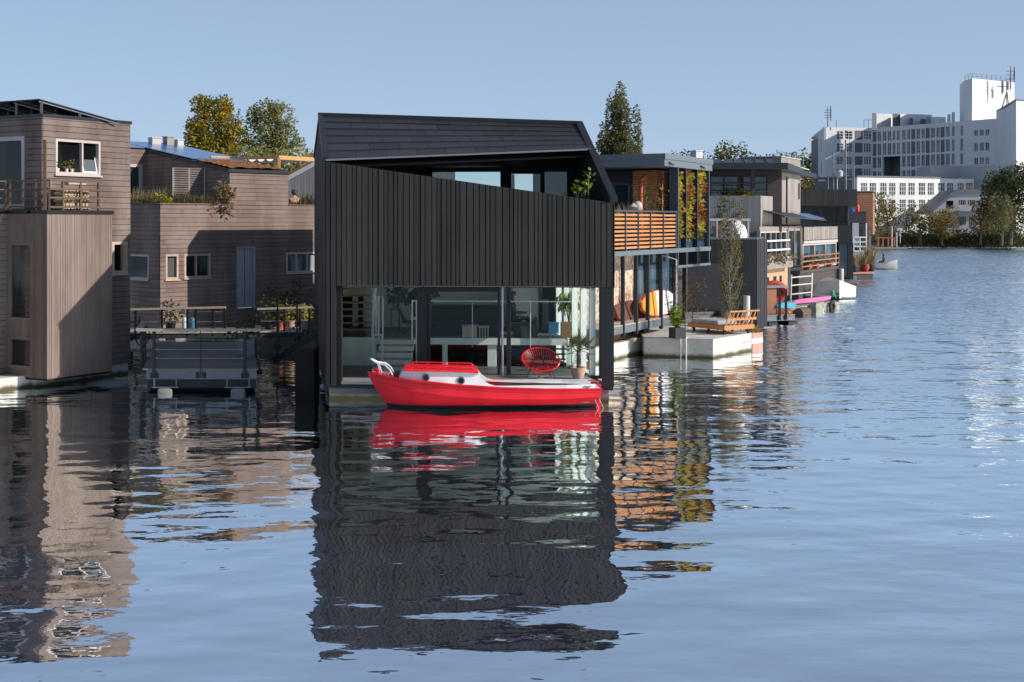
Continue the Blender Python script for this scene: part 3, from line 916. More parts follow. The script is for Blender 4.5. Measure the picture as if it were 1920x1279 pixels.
kt = Fc(HP(0, .8, 0), FF.d)
p = kt.P(kt.u(1098), 3.4); t = thing('fig_plant', 'bright green fig plant rising behind the parapet of the black house', 'plant', p)
mb = MB(); sprig(mb, p + V(0, 0, .4), 1.95, 70, rg, .11, .15, .40, 5, top=.80); mb.build('foliage', [M['leaf_bright'], M['birch']], t)
mb = MB(); mb.lathe(p, [(.16, 0), (.22, .4), (.2, .41), (.0, .38)], 14); mb.build('pot', M['terracotta'], t)
p = kt.P(kt.u(1068), 3.4); t = thing('leafy_plant', 'small dark leafed plant peeping over the parapet of the black house', 'plant', p)
mb = MB(); sprig(mb, p + V(0, 0, .4), 1.62, 36, rg, .14, .22, .25, 4, top=.7); mb.build('foliage', [M['leaf_plant'], M['bark']], t)
mb = MB(); mb.lathe(p, [(.14, 0), (.2, .4), (.18, .41), (0, .38)], 14); mb.build('pot', M['black_trim'], t)

# ---------------------------------------------------------------- things in the room
p = SF.P(SF.u(763), 1.26, -1.6); t = thing('monstera_plant', 'large dark monstera in a dark pot by the white wall', 'plant', p)
mb = MB()
for k in range(13):
    a = rg.uniform(0, 6.28); r = rg.uniform(.28, .62); tip = p + V(math.cos(a) * r, math.sin(a) * r * .5, rg.uniform(1.05, 1.38))
    mb.tube([p + V(0, 0, .75), p.lerp(tip, .6) + V(0, 0, .42), tip], .009, 4, 1)
    d = V(math.cos(a), math.sin(a) * .4, -.55); mb.leaf(tip - d * .1, d, .30, .42, 0, None, V(0, -1, .3))
mb.build('foliage', [M['leaf_dark'], M['leaf_plant']], t)
mb = MB(); mb.lathe(p + V(0, 0, .45), [(.10, 0), (.13, .2), (.15, .38), (.12, .36)], 12); mb.build('pot', M['navy'], t)
mb = MB()
for a in range(4): mb.bar(p + V(.12 * math.cos(a * 1.57), .12 * math.sin(a * 1.57), 0), p + V(.12 * math.cos(a * 1.57), .12 * math.sin(a * 1.57), .46), .02)
mb.build('plant_stand', M['rail_black'], t)
p = SF.P(SF.u(721), 1.26, -1.9); t = thing('rubber_plant', 'bushy dark houseplant on a thin metal stand near the stair', 'plant', p)
mb = MB(); leaves_in(mb, [((p.x, p.y, p.z + 1.15), .26, .2, .32)], 90, .16, rg); mb.build('foliage', M['leaf_dark'], t)
mb = MB(); mb.lathe(p + V(0, 0, .7), [(.09, 0), (.12, .2)], 10); mb.build('pot', M['terracotta'], t)
mb = MB()
for a in range(4): mb.bar(p + V(.17 * math.cos(a * 1.57 + .78), .17 * math.sin(a * 1.57 + .78), 0), p + V(.17 * math.cos(a * 1.57 + .78), .17 * math.sin(a * 1.57 + .78), .7), .018)
mb.bar(p + V(-.2, 0, .69), p + V(.2, 0, .69), .3, .02); mb.build('plant_stand', M['rail_black'], t)
# folding lounge chair
p = SF.P(SF.u(764), 1.265, -.9); t = thing('lounge_chair', 'black folding lounge chair with crossed legs at the head of the stair', 'chair', p)
mb = MB()
for s in (-.25, .25):
    mb.bar(p + V(-.28, s, .0), p + V(.18, s, .36), .025); mb.bar(p + V(.28, s, 0), p + V(-.18, s, .36), .025)
mb.build('legs', M['rail_black'], t)
mb = MB(); mb.prism([p + V(-.30, -.27, .36), p + V(.34, -.27, .40), p + V(.34, .27, .40), p + V(-.30, .27, .36)], Z * .035); mb.build('seat', M['black_cloth'], t)
mb = MB(); mb.prism([p + V(-.22, -.27, .36), p + V(-.22, .27, .36), p + V(-.48, .27, .88), p + V(-.48, -.27, .88)], V(.03, 0, .015)); mb.build('backrest', M['black_cloth'], t)
p2 = p + V(.14, 0, .43)
mb = MB(); mb.box(p2 + V(-.2, -.15, 0), V(.34, 0, .03), V(0, .3, 0), V(0, 0, .07)); solo(mb, 'blanket', M['linen'], 'pale folded blanket lying on the black lounge chair', 'blanket')
# dark sofa bench, seen behind the middle pane
p = SF.P(SF.u(868), 1.265, -1.1); t = thing('sofa', 'long dark sofa on the raised floor behind the middle pane', 'sofa', p)
mb = MB(); mb.cbox(p, 1.9, .8, .38, FF.d.to_2d().angle_signed(Vector((1, 0)))); mb.build('seat', M['sofa_dark'], t)
mb = MB(); mb.cbox(p + vD * .42, 1.9, .2, .72, FF.d.to_2d().angle_signed(Vector((1, 0)))); mb.build('backrest', M['sofa_dark'], t)
p = SF.P(SF.u(879), 1.265, -.25)
mb = MB(); mb.cbox(p, .42, .4, .32, 0); mb.lathe(p + V(0, 0, .32), [(.26, 0), (.27, .03), (0, .035)], 16); solo(mb, 'coffee_table', M['beige'], 'low beige coffee table in front of the dark sofa', 'table')
p = SF.P(SF.u(906), 1.265, -.25); t = thing('slatted_stool', 'pale stool with dark slatted front beside the beige coffee table', 'stool', p)
mb = MB(); mb.cbox(p + V(0, 0, .28), .32, .32, .05); mb.build('seat', M['beige'], t)
mb = MB()
for k in range(4): mb.cbox(p + V(-.12 + .08 * k, -.13, 0), .035, .03, .28)
mb.build('slats', M['beige'], t)
mb = MB(); mb.cbox(p + V(0, .04, 0), .30, .22, .28); mb.build('base', M['black_cloth'], t)
# armchair with sitting reader
p = SF.P(SF.u(978), 1.265, -.5); t = thing('armchair', 'dark green armchair with a person sitting in it behind the glass balustrade', 'armchair', p)
mb = MB(); mb.cbox(p + V(.02, 0, 0), .62, .62, .42); mb.build('seat', M['sofa_dark'], t)
mb = MB(); mb.cbox(p + V(.36, 0, 0), .12, .66, .55); mb.build('armrest', M['sofa_dark'], t)


def skin_body(name, joints, edges_, mat, parent=None, sub=2, root=0):
    """one continuous body grown round a posed skeleton"""
    me = bpy.data.meshes.new(name)
    o0 = parent['_o'] if parent else joints[0][0]
    me.from_pydata([(j[0][0] - o0[0], j[0][1] - o0[1], j[0][2] - o0[2]) for j in joints], edges_, [])
    ob = bpy.data.objects.new(name, me); C.objects.link(ob)
    md = ob.modifiers.new('skin', 'SKIN'); md.use_smooth_shade = True
    for i, j in enumerate(joints):
        sv = me.skin_vertices[0].data[i]; rx = j[1]; sv.radius = (rx, j[2] if len(j) > 2 else rx); sv.use_root = (i == root)
    sb = ob.modifiers.new('sub', 'SUBSURF'); sb.levels = sub; sb.render_levels = sub
    me.materials.append(mat)
    dg = bpy.context.evaluated_depsgraph_get(); ev = ob.evaluated_get(dg)
    nm = bpy.data.meshes.new_from_object(ev); ob.modifiers.clear()
    ob.data = nm; nm.materials.clear(); nm.materials.append(mat)
    for pl in nm.polygons: pl.use_smooth = True
    if parent: ob.parent = parent
    ob['_o'] = list(o0)
    return ob


def hand_chain(joints, edges_, wrist, dirv, side, curl):
    """palm and five fingers appended to a skeleton"""
    d = Vector(dirv).normalized(); s = Vector(side).normalized(); c = Vector(curl).normalized()
    pi_ = len(joints); joints.append((Vector(joints[wrist][0]) + d * .075, .028, .016)); edges_.append((wrist, pi_))
    for k, (o, l) in enumerate(((-.03, .07), (-.01, .08), (.01, .075), (.03, .06))):
        b = len(joints); base = joints[pi_][0] + s * o + d * .02
        joints += [(base, .009), (base + d * l * .55 + c * .01, .008), (base + d * l * .85 + c * .035, .007)]
        edges_ += [(pi_, b), (b, b + 1), (b + 1, b + 2)]
    b = len(joints); base = joints[pi_][0] - s * .03 - d * .04
    joints += [(base - s * .02 + c * .01, .010), (base - s * .035 + d * .035 + c * .025, .008)]
    edges_ += [(pi_, b), (b, b + 1)]


def face_head(c, f, parent, hair_mat, hair_len=.06, skin=None, scale=1.0, curly=False):
    """head looking along f: skull, jaw, nose, eyes, mouth, ears and hair"""
    f = Vector((f[0], f[1], 0)).normalized(); s = V(-f.y, f.x, 0); c = Vector(c)
    ang = math.atan2(f.y, f.x)
    mb = MB()
    mb.ball(c + V(0, 0, .01), .098 * scale, .076 * scale, .108 * scale, 14, 10, 0, None, ang)
    mb.ball(c + f * .030 + V(0, 0, -.062), .060 * scale, .052 * scale, .055 * scale, 12, 8, 0, None, ang)
    mb.prism([c + f * .090 + V(0, 0, .015), c + f * .088 + s * .014 + V(0, 0, -.030), c + f * .088 - s * .014 + V(0, 0, -.030)], f * .022)
    for k in (-1, 1): mb.ball(c + s * .078 * k + V(0, 0, -.005), .016, .010, .030, 8, 6, 0, None, ang)
    hd = mb.build('head', skin or M['skin'], parent)
    mb = MB()
    for k in (-1, 1): mb.ball(c + f * .086 + s * .031 * k + V(0, 0, .006), .010, .014, .008, 8, 6, 0, None, ang)
    mb.ball(c + f * .090 + V(0, 0, -.055), .006, .022, .005, 8, 5, 1, None, ang)
    mb.build('face', [M['black_trim'], M['brown_cloth']], hd)
    mb = MB()
    if not curly:
        mb.ball(c - f * .018 + V(0, 0, .030), .104, .088, .102, 14, 10, 0, None, ang)
        mb.ball(c - f * .055 + V(0, 0, -.02 - hair_len * .3), .055, .076, .06 + hair_len, 12, 8, 0, None, ang)
    else:
        rr = random.Random(3)
        for k in range(90):
            d = V(rr.gauss(0, 1), rr.gauss(0, 1), rr.gauss(.25, 1)).normalized()
            if d.dot(f) > .35 and d.z < .45: continue
            mb.ball(c - f * .015 + V(d.x * .085, d.y * .085, d.z * .105 + .0 - (hair_len if d.z < 0 else 0)), .034, None, None, 6, 4)
    mb.build('hair', hair_mat, parent)


p = SF.P(SF.u(957), 1.265, -.55)
pr = thing('person', 'person with short dark hair in dark clothes reading in the armchair', 'person', p)
px_ = FF.d; py_ = vD
def q(x, y, z): return p + px_ * x + py_ * y + Z * z
J = [(q(0, 0, .50), .14, .13), (q(-.02, 0, .72), .13, .15), (q(-.01, 0, .93), .13, .17), (q(.02, 0, 1.04), .055), (q(.04, 0, 1.10), .05)]
E = [(0, 1), (1, 2), (2, 3), (3, 4)]
for s in (-1, 1):
    b = len(J); J += [(q(.05, .10 * s, .50), .095), (q(.46, .11 * s, .56), .068), (q(.50, .11 * s, .30), .055), (q(.52, .11 * s, .06), .042), (q(.66, .11 * s, .04), .035)]
    E += [(0, b), (b, b + 1), (b + 1, b + 2), (b + 2, b + 3), (b + 3, b + 4)]
body = skin_body('body', J, E, M['black_cloth'], pr)
J = []; E = []
for s in (-1, 1):
    b = len(J); J += [(q(0, .17 * s, .95), .055), (q(.10, .23 * s, .70), .045), (q(.33, .14 * s, .70), .033)]
    E += [(b, b + 1), (b + 1, b + 2)]
    hand_chain(J, E, b + 2, px_ + py_ * -.2 * s, py_, Z)
J0 = [(q(0, 0, .93), .06)] + J; E0 = [(0, 1), (0, 1 + len(J) // 2)] + [(a + 1, b + 1) for a, b in E]
skin_body('arms', J0, E0, M['brown_cloth'], pr, 1)
face_head(q(.07, 0, 1.20), px_, pr, M['hair'])
# right hand corner: basket plant, blue box
kb = SF.off(-.35)
p = kb.P(kb.u(1066), 1.265); t = thing('basket_plant', 'drooping green houseplant in a square wicker basket behind the glass', 'plant', p)
mb = MB(); mb.cbox(p, .46, .42, .44); mb.build('basket', M['basket'], t)
mb = MB()
for k in range(70):
    a = rg.uniform(0, 6.28); r = rg.uniform(.15, .62); top = p + V(r * .45 * math.cos(a), r * .4 * math.sin(a), rg.uniform(.95, 1.32)); tip = top + V(.3 * r * math.cos(a), .3 * r * math.sin(a), -rg.uniform(.0, .35))
    if k % 5 == 0: mb.tube([p + V(0, 0, .4), p.lerp(top, .6) + V(0, 0, .2), top], .008, 4, 1)
    for i in range(3): mb.leaf(top.lerp(tip, i / 3), V(math.cos(a) * .5 + rg.uniform(-.4, .4), math.sin(a) * .5, -.9), .065, .2, 0)
mb.build('foliage', [M['leaf_bright'], M['bark']], t)
kb = SF.off(-1.7); p = kb.P(kb.u(1038), 1.265); mb = MB(); mb.cbox(p, .30, .3, .30); mb.cbox(p + V(0, 0, .30), .33, .33, .03); solo(mb, 'storage_box', M['blue_box'], 'blue storage box standing on the floor left of the wicker basket', 'box')
kb = SF.off(.5); p = kb.P(kb.u(1105), .43); t = thing('agave_plant', 'small agave in an orange pot behind the glass corner', 'plant', p)
mb = MB()
for k in range(14):
    a = k * 2.4; mb.leaf(p + V(0, 0, .2), V(math.cos(a) * .6, math.sin(a) * .6, 1), .05, .34, 0)
mb.build('foliage', M['leaf_plant'], t)
mb = MB(); mb.lathe(p, [(.10, 0), (.14, .22), (.12, .21)], 12); mb.build('pot', M['orange_pot'], t)
# low dark bookcase under the raised floor
mb = MB(); r = SF.rect(957, 645, 1060, 702)
for k in range(4): mb.box(SF.P(r[0], .45 + k * .15, -.3), SF.d * (r[2] - r[0]), Z * .02, SF.n * -.3)
for x in range(6): mb.box(SF.P(r[0] + (r[2] - r[0]) * x / 5.2, .45, -.3), SF.d * .02, Z * .58, SF.n * -.3)
bc = thing('bookcase', 'low dark bookcase under the raised floor behind the red chair', 'bookcase', SF.P((r[0] + r[2]) / 2, .43, -.45))
mb.build('shelves', M['sofa_dark'], bc)

# ---------------------------------------------------------------- red string chair on the deck
kd = Fc(HP(0, .95, 0), FF.d)
p = kd.P(kd.u(1014), .47); t = thing('string_chair', 'round red string chair with thin black legs on the deck', 'chair', p)
cc = p + V(0, 0, .52); ax = FF.d; bk = (vD * .72 + Z * .70).normalized(); nn = ax.cross(bk).normalized()
if nn.z < 0: nn = -nn
NR = 44
ring = [cc + ax * .50 * math.cos(2 * math.pi * i / NR) + bk * .40 * math.sin(2 * math.pi * i / NR) for i in range(NR + 1)]
mb = MB(); mb.tube(ring, .017, 7, caps=False); mb.build('rim', M['red_paint'], t)
hub = cc - nn * .24 - bk * .17
ring2 = [hub + ax * .16 * math.cos(2 * math.pi * i / NR) + bk * .10 * math.sin(2 * math.pi * i / NR) for i in range(NR + 1)]
mb = MB()
for i in range(NR): mb.tube([ring[i], ring2[i].lerp(ring[i], .45) - nn * .07, ring2[i]], .0055, 4)
for i in range(0, NR, 2):
    a = math.pi * 2 * i / NR; mb.tube([ring2[i], ring2[(i + NR // 2) % NR]], .005, 4)
mb.tube(ring2, .010, 6, caps=False)
mb.build('strings', M['red_paint'], t)
for sx, sy in ((-.26, -.22), (.26, -.22), (-.24, .26), (.24, .26)):
    mb = MB(); mb.tube([cc + ax * sx * .75 - nn * .18 + vD * sy * .4, p + ax * sx * 1.35 + vD * sy * 1.1], .0095, 6); mb.build('leg', M['rail_black'], t)
# fan palm in a clay pot
p = kd.P(kd.u(1084), .47, -.1); t = thing('fan_palm', 'fan palm in a pale terracotta pot at the glass corner of the deck', 'palm', p)
mb = MB(); mb.lathe(p, [(.13, 0), (.155, .06), (.19, .20), (.205, .29), (.21, .31), (.18, .31), (.17, .27), (0, .26)], 22); mb.build('pot', M['terracotta'], t)
mb = MB(); mb.tube([p + V(0, 0, .25), p + V(.02, 0, .45), p + V(.0, 0, .72)], [.05, .06, .045], 9)
for k in range(40): 
    a = k * 2.4; mb.leaf(p + V(.045 * math.cos(a), .045 * math.sin(a), .28 + .01 * k), V(math.cos(a), math.sin(a), 1.4), .03, .07)
mb.build('trunk', M['bark'], t)
mb = MB()
for k, (a, el, ln) in enumerate(((.1, .35, .62), (.9, .7, .42), (2.0, .95, .45), (2.9, .30, .42), (3.6, .55, .50), (4.4, .75, .42), (5.3, .35, .46), (5.9, .75, .66), (1.5, 1.3, .42), (3.3, 1.15, .45), (.4, 1.0, .5), (2.5, -.15, .35), (6.1, -.1, .42))):
    d = V(math.cos(a) * math.cos(el), math.sin(a) * math.cos(el), math.sin(el)); b0 = p + V(0, 0, .72); e0 = b0 + d * ln * .62
    mb.tube([b0, b0.lerp(e0, .5) + V(0, 0, .03), e0], .008, 4)
    sd = d.cross(Z).normalized(); un = sd.cross(d)
    for i in range(17):
        f = (i - 8) / 8 * 1.75
        dd = d * math.cos(f) + sd * math.sin(f) - V(0, 0, .16 * abs(f)); mb.leaf(e0, dd, .030, .30 * (1 - .12 * abs(f)), 0, .3 + .04 * i, un)
mb.build('fronds', M['leaf_palm'], t)

# ================================================================== red boat
SB = 74.3
B0 = G(908, SB); bx_ = FF.d.copy(); bx_ = V(1, .06, 0).normalized(); by_ = V(bx_.y, -bx_.x, 0)
if by_.y > 0: by_ = -by_
BT = thing('red_motorboat', 'red and white wooden motorboat moored alongside the black house', 'boat', B0)
def bp(x, y, z): return B0 + bx_ * x + by_ * y + Z * z
LH = 2.92
def lerpt(tab, t):
    for (a, va), (b, vb) in zip(tab, tab[1:]):
        if a <= t <= b:
            k = (t - a) / (b - a); k = k * k * (3 - 2 * k) * .5 + k * .5
            return va + (vb - va) * k
    return tab[-1][1]
Tb = [(0, .02), (.04, .24), (.1, .45), (.2, .66), (.32, .75), (.5, .79), (.7, .77), (.85, .70), (1, .57)]
Tz = [(0, .86), (.08, .80), (.25, .70), (.42, .61), (.6, .54), (.8, .495), (1, .475)]
Tc = [(0, .66), (.06, .62), (.2, .46), (.4, .33), (.6, .265), (.8, .25), (1, .28)]
def station(t):
    b, zs, zc = lerpt(Tb, t), lerpt(Tz, t), lerpt(Tc, t)
    x = -LH + 2 * LH * t
    rk = max(0, 1 - t / .28)
    def X(z): return x + rk * .62 * max(0, (1 - (z + .15) / (zs + .15))) ** 1.3 - (.12 * max(0, (t - .9) / .1) * (1 - z / zs) if t > .9 else 0)
    pts = [(b + .005, zs), (b * .985, zs - .10), (b * .975, zc), (b * .80, zc * .52), (b * .56, -.0), (b * .28, -.14), (0.0, -.20)]
    return [(X(z), y, z) for y, z in pts]
NS = 40
mb = MB(); ST = [station(i / NS) for i in range(NS + 1)]
for sgn in (1, -1):
    mb.strip([[bp(x, y * sgn, z) for x, y, z in s_[:3]] for s_ in ST], 0, .5)
    def wl(s_):                                          # dark paint from a hand above the water
        a, b = s_[3], s_[4]; k = (a[2] - .085) / (a[2] - b[2]); return tuple(a[i] + (b[i] - a[i]) * k for i in range(3))
    mb.strip([[bp(x, y * sgn, z) for x, y, z in (s_[2], s_[3], wl(s_))] for s_ in ST], 0, .5)
    mb.strip([[bp(x, y * sgn, z) for x, y, z in (wl(s_), s_[4])] for s_ in ST], 1, .5)
    low = [[(lambda a, b: a)(s_[4], 0), s_[5], s_[6]] for s_ in ST]
    mb.strip([[bp(x, y * sgn, z) for x, y, z in r] for r in low], 1, .5)
ts = ST[-1]; mb.add([bp(x, y, z) for x, y, z in ts] + [bp(x, -y, z) for x, y, z in ts[::-1][1:]], [list(range(13))], 0, .5)
mb.build('hull', [M['red_paint'], M['antifoul']], BT)
# rubbing strakes and gunwale
mb = MB()
for sgn in (1, -1):
    mb.tube([bp(s_[0][0], (s_[0][1] + .012) * sgn, s_[0][2]) for s_ in ST], .022, 6)
    mb.tube([bp(s_[1][0], (s_[1][1] + .010) * sgn, s_[1][2] + .02) for s_ in ST], .013, 6)
    mb.tube([bp(s_[2][0], (s_[2][1] + .006) * sgn, s_[2][2]) for s_ in ST], .010, 6)
mb.build('gunwale', M['red_paint'], BT)
# decks
mb = MB()
rows = []
for i in range(NS + 1):
    t = i / NS; s_ = ST[i][0]
    rows.append([bp(s_[0], s_[1] * k, s_[2] - .015 + .03 * (1 - k * k) * (1 if t < .3 else 0)) for k in (-1, -.5, 0, .5, 1)])
mb.strip(rows[:14], 0, .5); 
for sgn in (1, -1):
    mb.strip([[bp(ST[i][0][0], sgn * ST[i][0][1], ST[i][0][2] - .015), bp(ST[i][0][0], sgn * max(.1, ST[i][0][1] - .2), ST[i][0][2] - .01)] for i in range(13, NS + 1)], 1, .5, False)
mb.strip([r for r in rows[37:]], 1, .5)
mb.build('deck', [M['dark_red'], M['white_paint']], BT)
mb = MB(); mb.prism([bp(-.0, -.6, .12), bp(-.0, .6, .12), bp(2.6, .5, .12), bp(2.6, -.5, .12)], Z * .03); mb.build('cockpit_floor', M['deck_grey'], BT)
def sx(px): return (px - 908) / (SB + 1.1)
def sz(py): return H - (py - HY) / (SB + 1.1)
side = [(745, 708), (751, 694), (757, 688), (893, 692), (897, 699), (904, 710), (914, 718), (927, 722.5), (1116, 721.5), (1117, 731), (905, 733), (800, 722)]
mb = MB()
SY = .62
def tp(x, z):                                            # coaming follows the narrowing hull and leans in upwards
    t = (x + LH) / (2 * LH); b = lerpt(Tb, min(1, max(0, t)))
    return min(SY, b - .09) - .10 * max(0, z - .6)
up_ = [(745, 709), (751, 699), (757, 693), (800, 694), (850, 695.5), (893, 697.5), (897, 702), (904, 711), (914, 718.5), (927, 722.5), (960, 722.5), (1000, 722), (1060, 722), (1116, 721.5)]
for sgn in (1, -1):
    r0, r1, r2 = [], [], []
    for px, py in up_:
        x, z = sx(px), sz(py); zb = lerpt(Tz, (x + LH) / (2 * LH)) - .03
        y = tp(x, z)
        r0.append(bp(x, sgn * y, z)); r1.append(bp(x, sgn * tp(x, zb), zb)); r2.append(bp(x, sgn * (y - .04), z))
    r3 = [a - by_ * sgn * .04 for a in r1]
    mb.strip([r1, r0, r2, r3], 0, .5, False)
x, z0_ = sx(745), sz(710); 
mb.add([bp(sx(745), -tp(sx(745), .7), sz(712)), bp(sx(745), tp(sx(745), .7), sz(712)), bp(sx(757), tp(sx(757), .95), sz(693)), bp(sx(757), -tp(sx(757), .95), sz(693))], [[0, 1, 2, 3]], 0, .5)
mb.add([bp(sx(890), -.55, sz(730)), bp(sx(890), .55, sz(730)), bp(sx(890), .5, sz(697)), bp(sx(890), -.5, sz(697))], [[0, 1, 2, 3]], 0, .5)
cb = mb.build('cabin', M['white_paint'], BT, fix=False)
mb = MB()
rows = []
for px, top, bot in ((755.5, 691, 693), (757, 688.5, 693.2), (800, 689.6, 694.2), (850, 691.2, 695.8), (888, 692.6, 697.5), (894, 694, 698), (896, 697.5, 698.3)):
    x = sx(px); zt_, zb_ = sz(top), sz(bot); rows.append([bp(x, -.66, zb_), bp(x, -.62, zt_ - .02), bp(x, -.35, zt_ - .005), bp(x, 0, zt_ + .0), bp(x, .35, zt_ - .005), bp(x, .62, zt_ - .02), bp(x, .66, zb_)])
mb.strip(rows, 0, .5, False)
mb.add(rows[0], [list(range(7))], 0, .5); mb.add(rows[-1], [list(range(7))], 0, .5)
for sgn in (1, -1): mb.strip([[bp(sx(px), sgn * .665, sz(py) + .02), bp(sx(px), sgn * .675, sz(py)), bp(sx(px), sgn * .6, sz(py))] for px, py in ((757, 692), (850, 695), (895, 697))], 0, .5, False)
rfb = mb.build('cabin_roof', M['red_paint'], BT, fix=False)
for sgn in (1, -1):
    mb = MB(); y = .5 * sgn
    rz = lambda px: sz(689 + (px - 757) * .032) + .03
    mb.tube([bp(sx(770), y, rz(770) - .03), bp(sx(773), y, rz(773) + .02), bp(sx(885), y, rz(885) + .02), bp(sx(888), y, rz(888) - .03)], .014, 6)
    for px in (772, 800, 828, 856, 884): mb.tube([bp(sx(px), y, rz(px) - .05), bp(sx(px), y, rz(px) + .01)], .012, 5)
    mb.build('handrail', M['red_paint'], rfb)
for px, py in ((797.5, 706), (863, 712)):
    x, z = sx(px), sz(py); y = tp(x, z)
    for sgn in (1, -1):
        mb = MB(); mb.lathe(bp(x, sgn * (y - .01), z), [(.095, 0), (.095, .035), (.066, .04), (.064, .02)], 20, 0, .5, by_ * sgn)
        ph = mb.build('porthole', M['steel_grey'], BT)
        mb = MB(); mb.lathe(bp(x, sgn * (y + .0), z), [(.075, 0), (.075, .018), (0, .02)], 20, 0, .5, by_ * sgn); mb.build('pane', M['pane_dark'], ph)
# white tube pulpit at the bow
mb = MB()
def PX(px, py, y): return bp((px - 908) / (SB + .3), y, H - (py - HY) / (SB + .3))
for sgn in (1, -1):
    mb.tube([PX(698, 674, .08 * sgn), PX(708, 680, .16 * sgn), PX(722, 682.5, .22 * sgn), PX(732, 691, .30 * sgn), PX(740, 707, .36 * sgn)], .019, 8)
    mb.tube([PX(709, 681, .17 * sgn), PX(716, 702, .20 * sgn)], .016, 7)
mb.tube([PX(698, 674, -.08), PX(695, 673, 0), PX(698, 674, .08)], .019, 8)
mb.build('pulpit', M['white_paint'], BT)
mb = MB(); c = PX(708, 703, .0); mb.lathe(c, [(.05, 0), (.05, .12), (.07, .13), (.07, .17), (0, .175)], 12); mb.cbox(c + bx_ * .2 - V(0, 0, .03), .2, .16, .08)
mb.build('bollard', M['red_paint'], BT)
mb = MB(); mb.prism([bp(LH - .10, -.02, -.2), bp(LH + .02, -.02, -.2), bp(LH + .03, -.02, .5), bp(LH - .04, -.02, .56)], by_ * .04); mb.bar(bp(LH - .3, 0, .62), bp(LH - .02, 0, .58), .03)
mb.build('rudder', M['red_paint'], BT)
mb = MB()
for o in (0, .12): mb.tube([bp(LH - .22 + o, .45, .30), bp(LH - .05 + o, .62, -.1)], .008, 5)
mb.tube([bp(LH - .3, -.5, .52), bp(LH - .1, -.75, .50), bp(LH - .15, -.98, .52)], .010, 5)
mb.tube([bp(-LH + .12, 0, .93), bp(-LH + .0, -.4, .72), bp(-LH + .35, -1.0, .50)], .011, 5)
mb.build('mooring_line', M['rope'], BT)
for x, y in ((-2.45, .22), (-2.45, -.22), (2.55, .55), (2.55, -.55)):
    z = lerpt(Tz, (x + LH) / (2 * LH)) + .0
    mb = MB(); mb.bar(bp(x - .09, y, z + .05), bp(x + .09, y, z + .05), .025); mb.bar(bp(x - .03, y, z - .02), bp(x - .03, y, z + .05), .02); mb.bar(bp(x + .03, y, z - .02), bp(x + .03, y, z + .05), .02); mb.build('cleat', M['alu'], BT)
# ================================================================== left timber house
D1 = V(.5, .866, 0); NA = V(.866, -.5, 0)
K = V(-13.13, 35.8, 0) * 1.009
FA = Fc(K, D1); FA.n = NA.copy()
FB = Fc(K, -NA); FB.n = -D1                               # upper face turned away from the sun
H1 = thing('timber_house', 'brown timber houseboat with a projecting bay, wood stack and tilted solar panels', 'house', K + D1 * 1.5)
ZT, ZF = 7.6, 4.86
b0 = V(-12.69, 34.97, 0) * 1.009
FBAY = Fc(b0, D1); FBAY.n = NA.copy()
FBB = Fc(b0, -NA); FBB.n = -D1
w1 = FA.rect(103, 263, 187, 328); w1 = (w1[0], w1[1], w1[2], w1[3])
w2 = FA.rect(208, 453, 237, 513)
LA = 3.25
mb = wall_mesh(FA, [rectp(0, ZF, LA, ZT), rectp(1.0, .35, LA, ZF)], [w1, w2], .168, 'h', 0, .2, .014, 2.6)
mb.build('wall', [M['h1_boards'], M['h1_back']], H1)
d1 = FB.rect(-60, 258, 47, 391)
mb = wall_mesh(FB, [rectp(0, ZF, 5.5, ZT)], [d1], .168, 'h', 0, .2, .014, 2.6)
mb.build('wall', [M['h1_boards'], M['h1_back']], H1)
# bay clad in upright slats
mb = wall_mesh(FBAY, [rectp(0, .3, 2.29, ZF)], [], .062, 'v', .12, .15, .006, None, .02)
mb.build('bay_wall', [M['h1_vert'], M['h1_back']], H1)
wa = FBB.rect(16, 455, 61, 600); wb = FBB.rect(16, 632, 61, 690)
mb = wall_mesh(FBB, [rectp(.02, .3, 1.66, ZF)], [wa, wb], .07, 'v', .1, .15, .008, None, .02)
mb.build('bay_wall', [M['h1_vert'], M['h1_back']], H1)
mb = MB(); u = FBB.u(62); mb.box(FBB.P(u - .03, .3, .02), FBB.d * .035, Z * (ZF - .3), FBB.n * .05); mb.box(FBB.P(-.02, .3, .0), FBB.d * .03, Z * (ZF - .3), FBB.n * .03); mb.build('bay_trim', M['h1_vert'], H1)
mb = MB()
mb.prism([b0 + V(0, 0, .24), b0 + D1 * 2.29 + V(0, 0, .24), b0 + D1 * 2.29 - NA * 1.66 + V(0, 0, .24), b0 - NA * 1.66 + V(0, 0, .24)], Z * .055)
mb.build('bay_floor', M['h1_back'], H1)
# lower wall nearer the camera
q0 = b0 - NA * 1.66
FL1 = Fc(q0, -D1); FL1.n = NA.copy()
mb = wall_mesh(FL1, [rectp(.0, .35, 7, ZF)], [], .168, 'h', 0, .2, .014, 2.6)
mb.build('wall', [M['h1_boards'], M['h1_back']], H1)
# terrace slab over bay and lower storey, with dark edge
mb = MB()
e_ = .06
mb.prism([V(p.x, p.y, ZF + .0) for p in (b0 - D1 * e_ + NA * e_, b0 + D1 * 2.33 + NA * e_, b0 + D1 * 2.33 - NA * .77, b0 - D1 * .0 - NA * .77)], Z * .10)
mb.prism([V(p.x, p.y, ZF + .0) for p in (b0 - D1 * e_ - NA * .775, K - D1 * .0 - NA * .0, K - NA * 5.5, q0 - NA * 3.9 - D1 * 7, q0 + NA * .05 - D1 * 7, q0 - D1 * e_ + NA * .05)], Z * .10)
mb.build('terrace', M['black_trim'], H1)
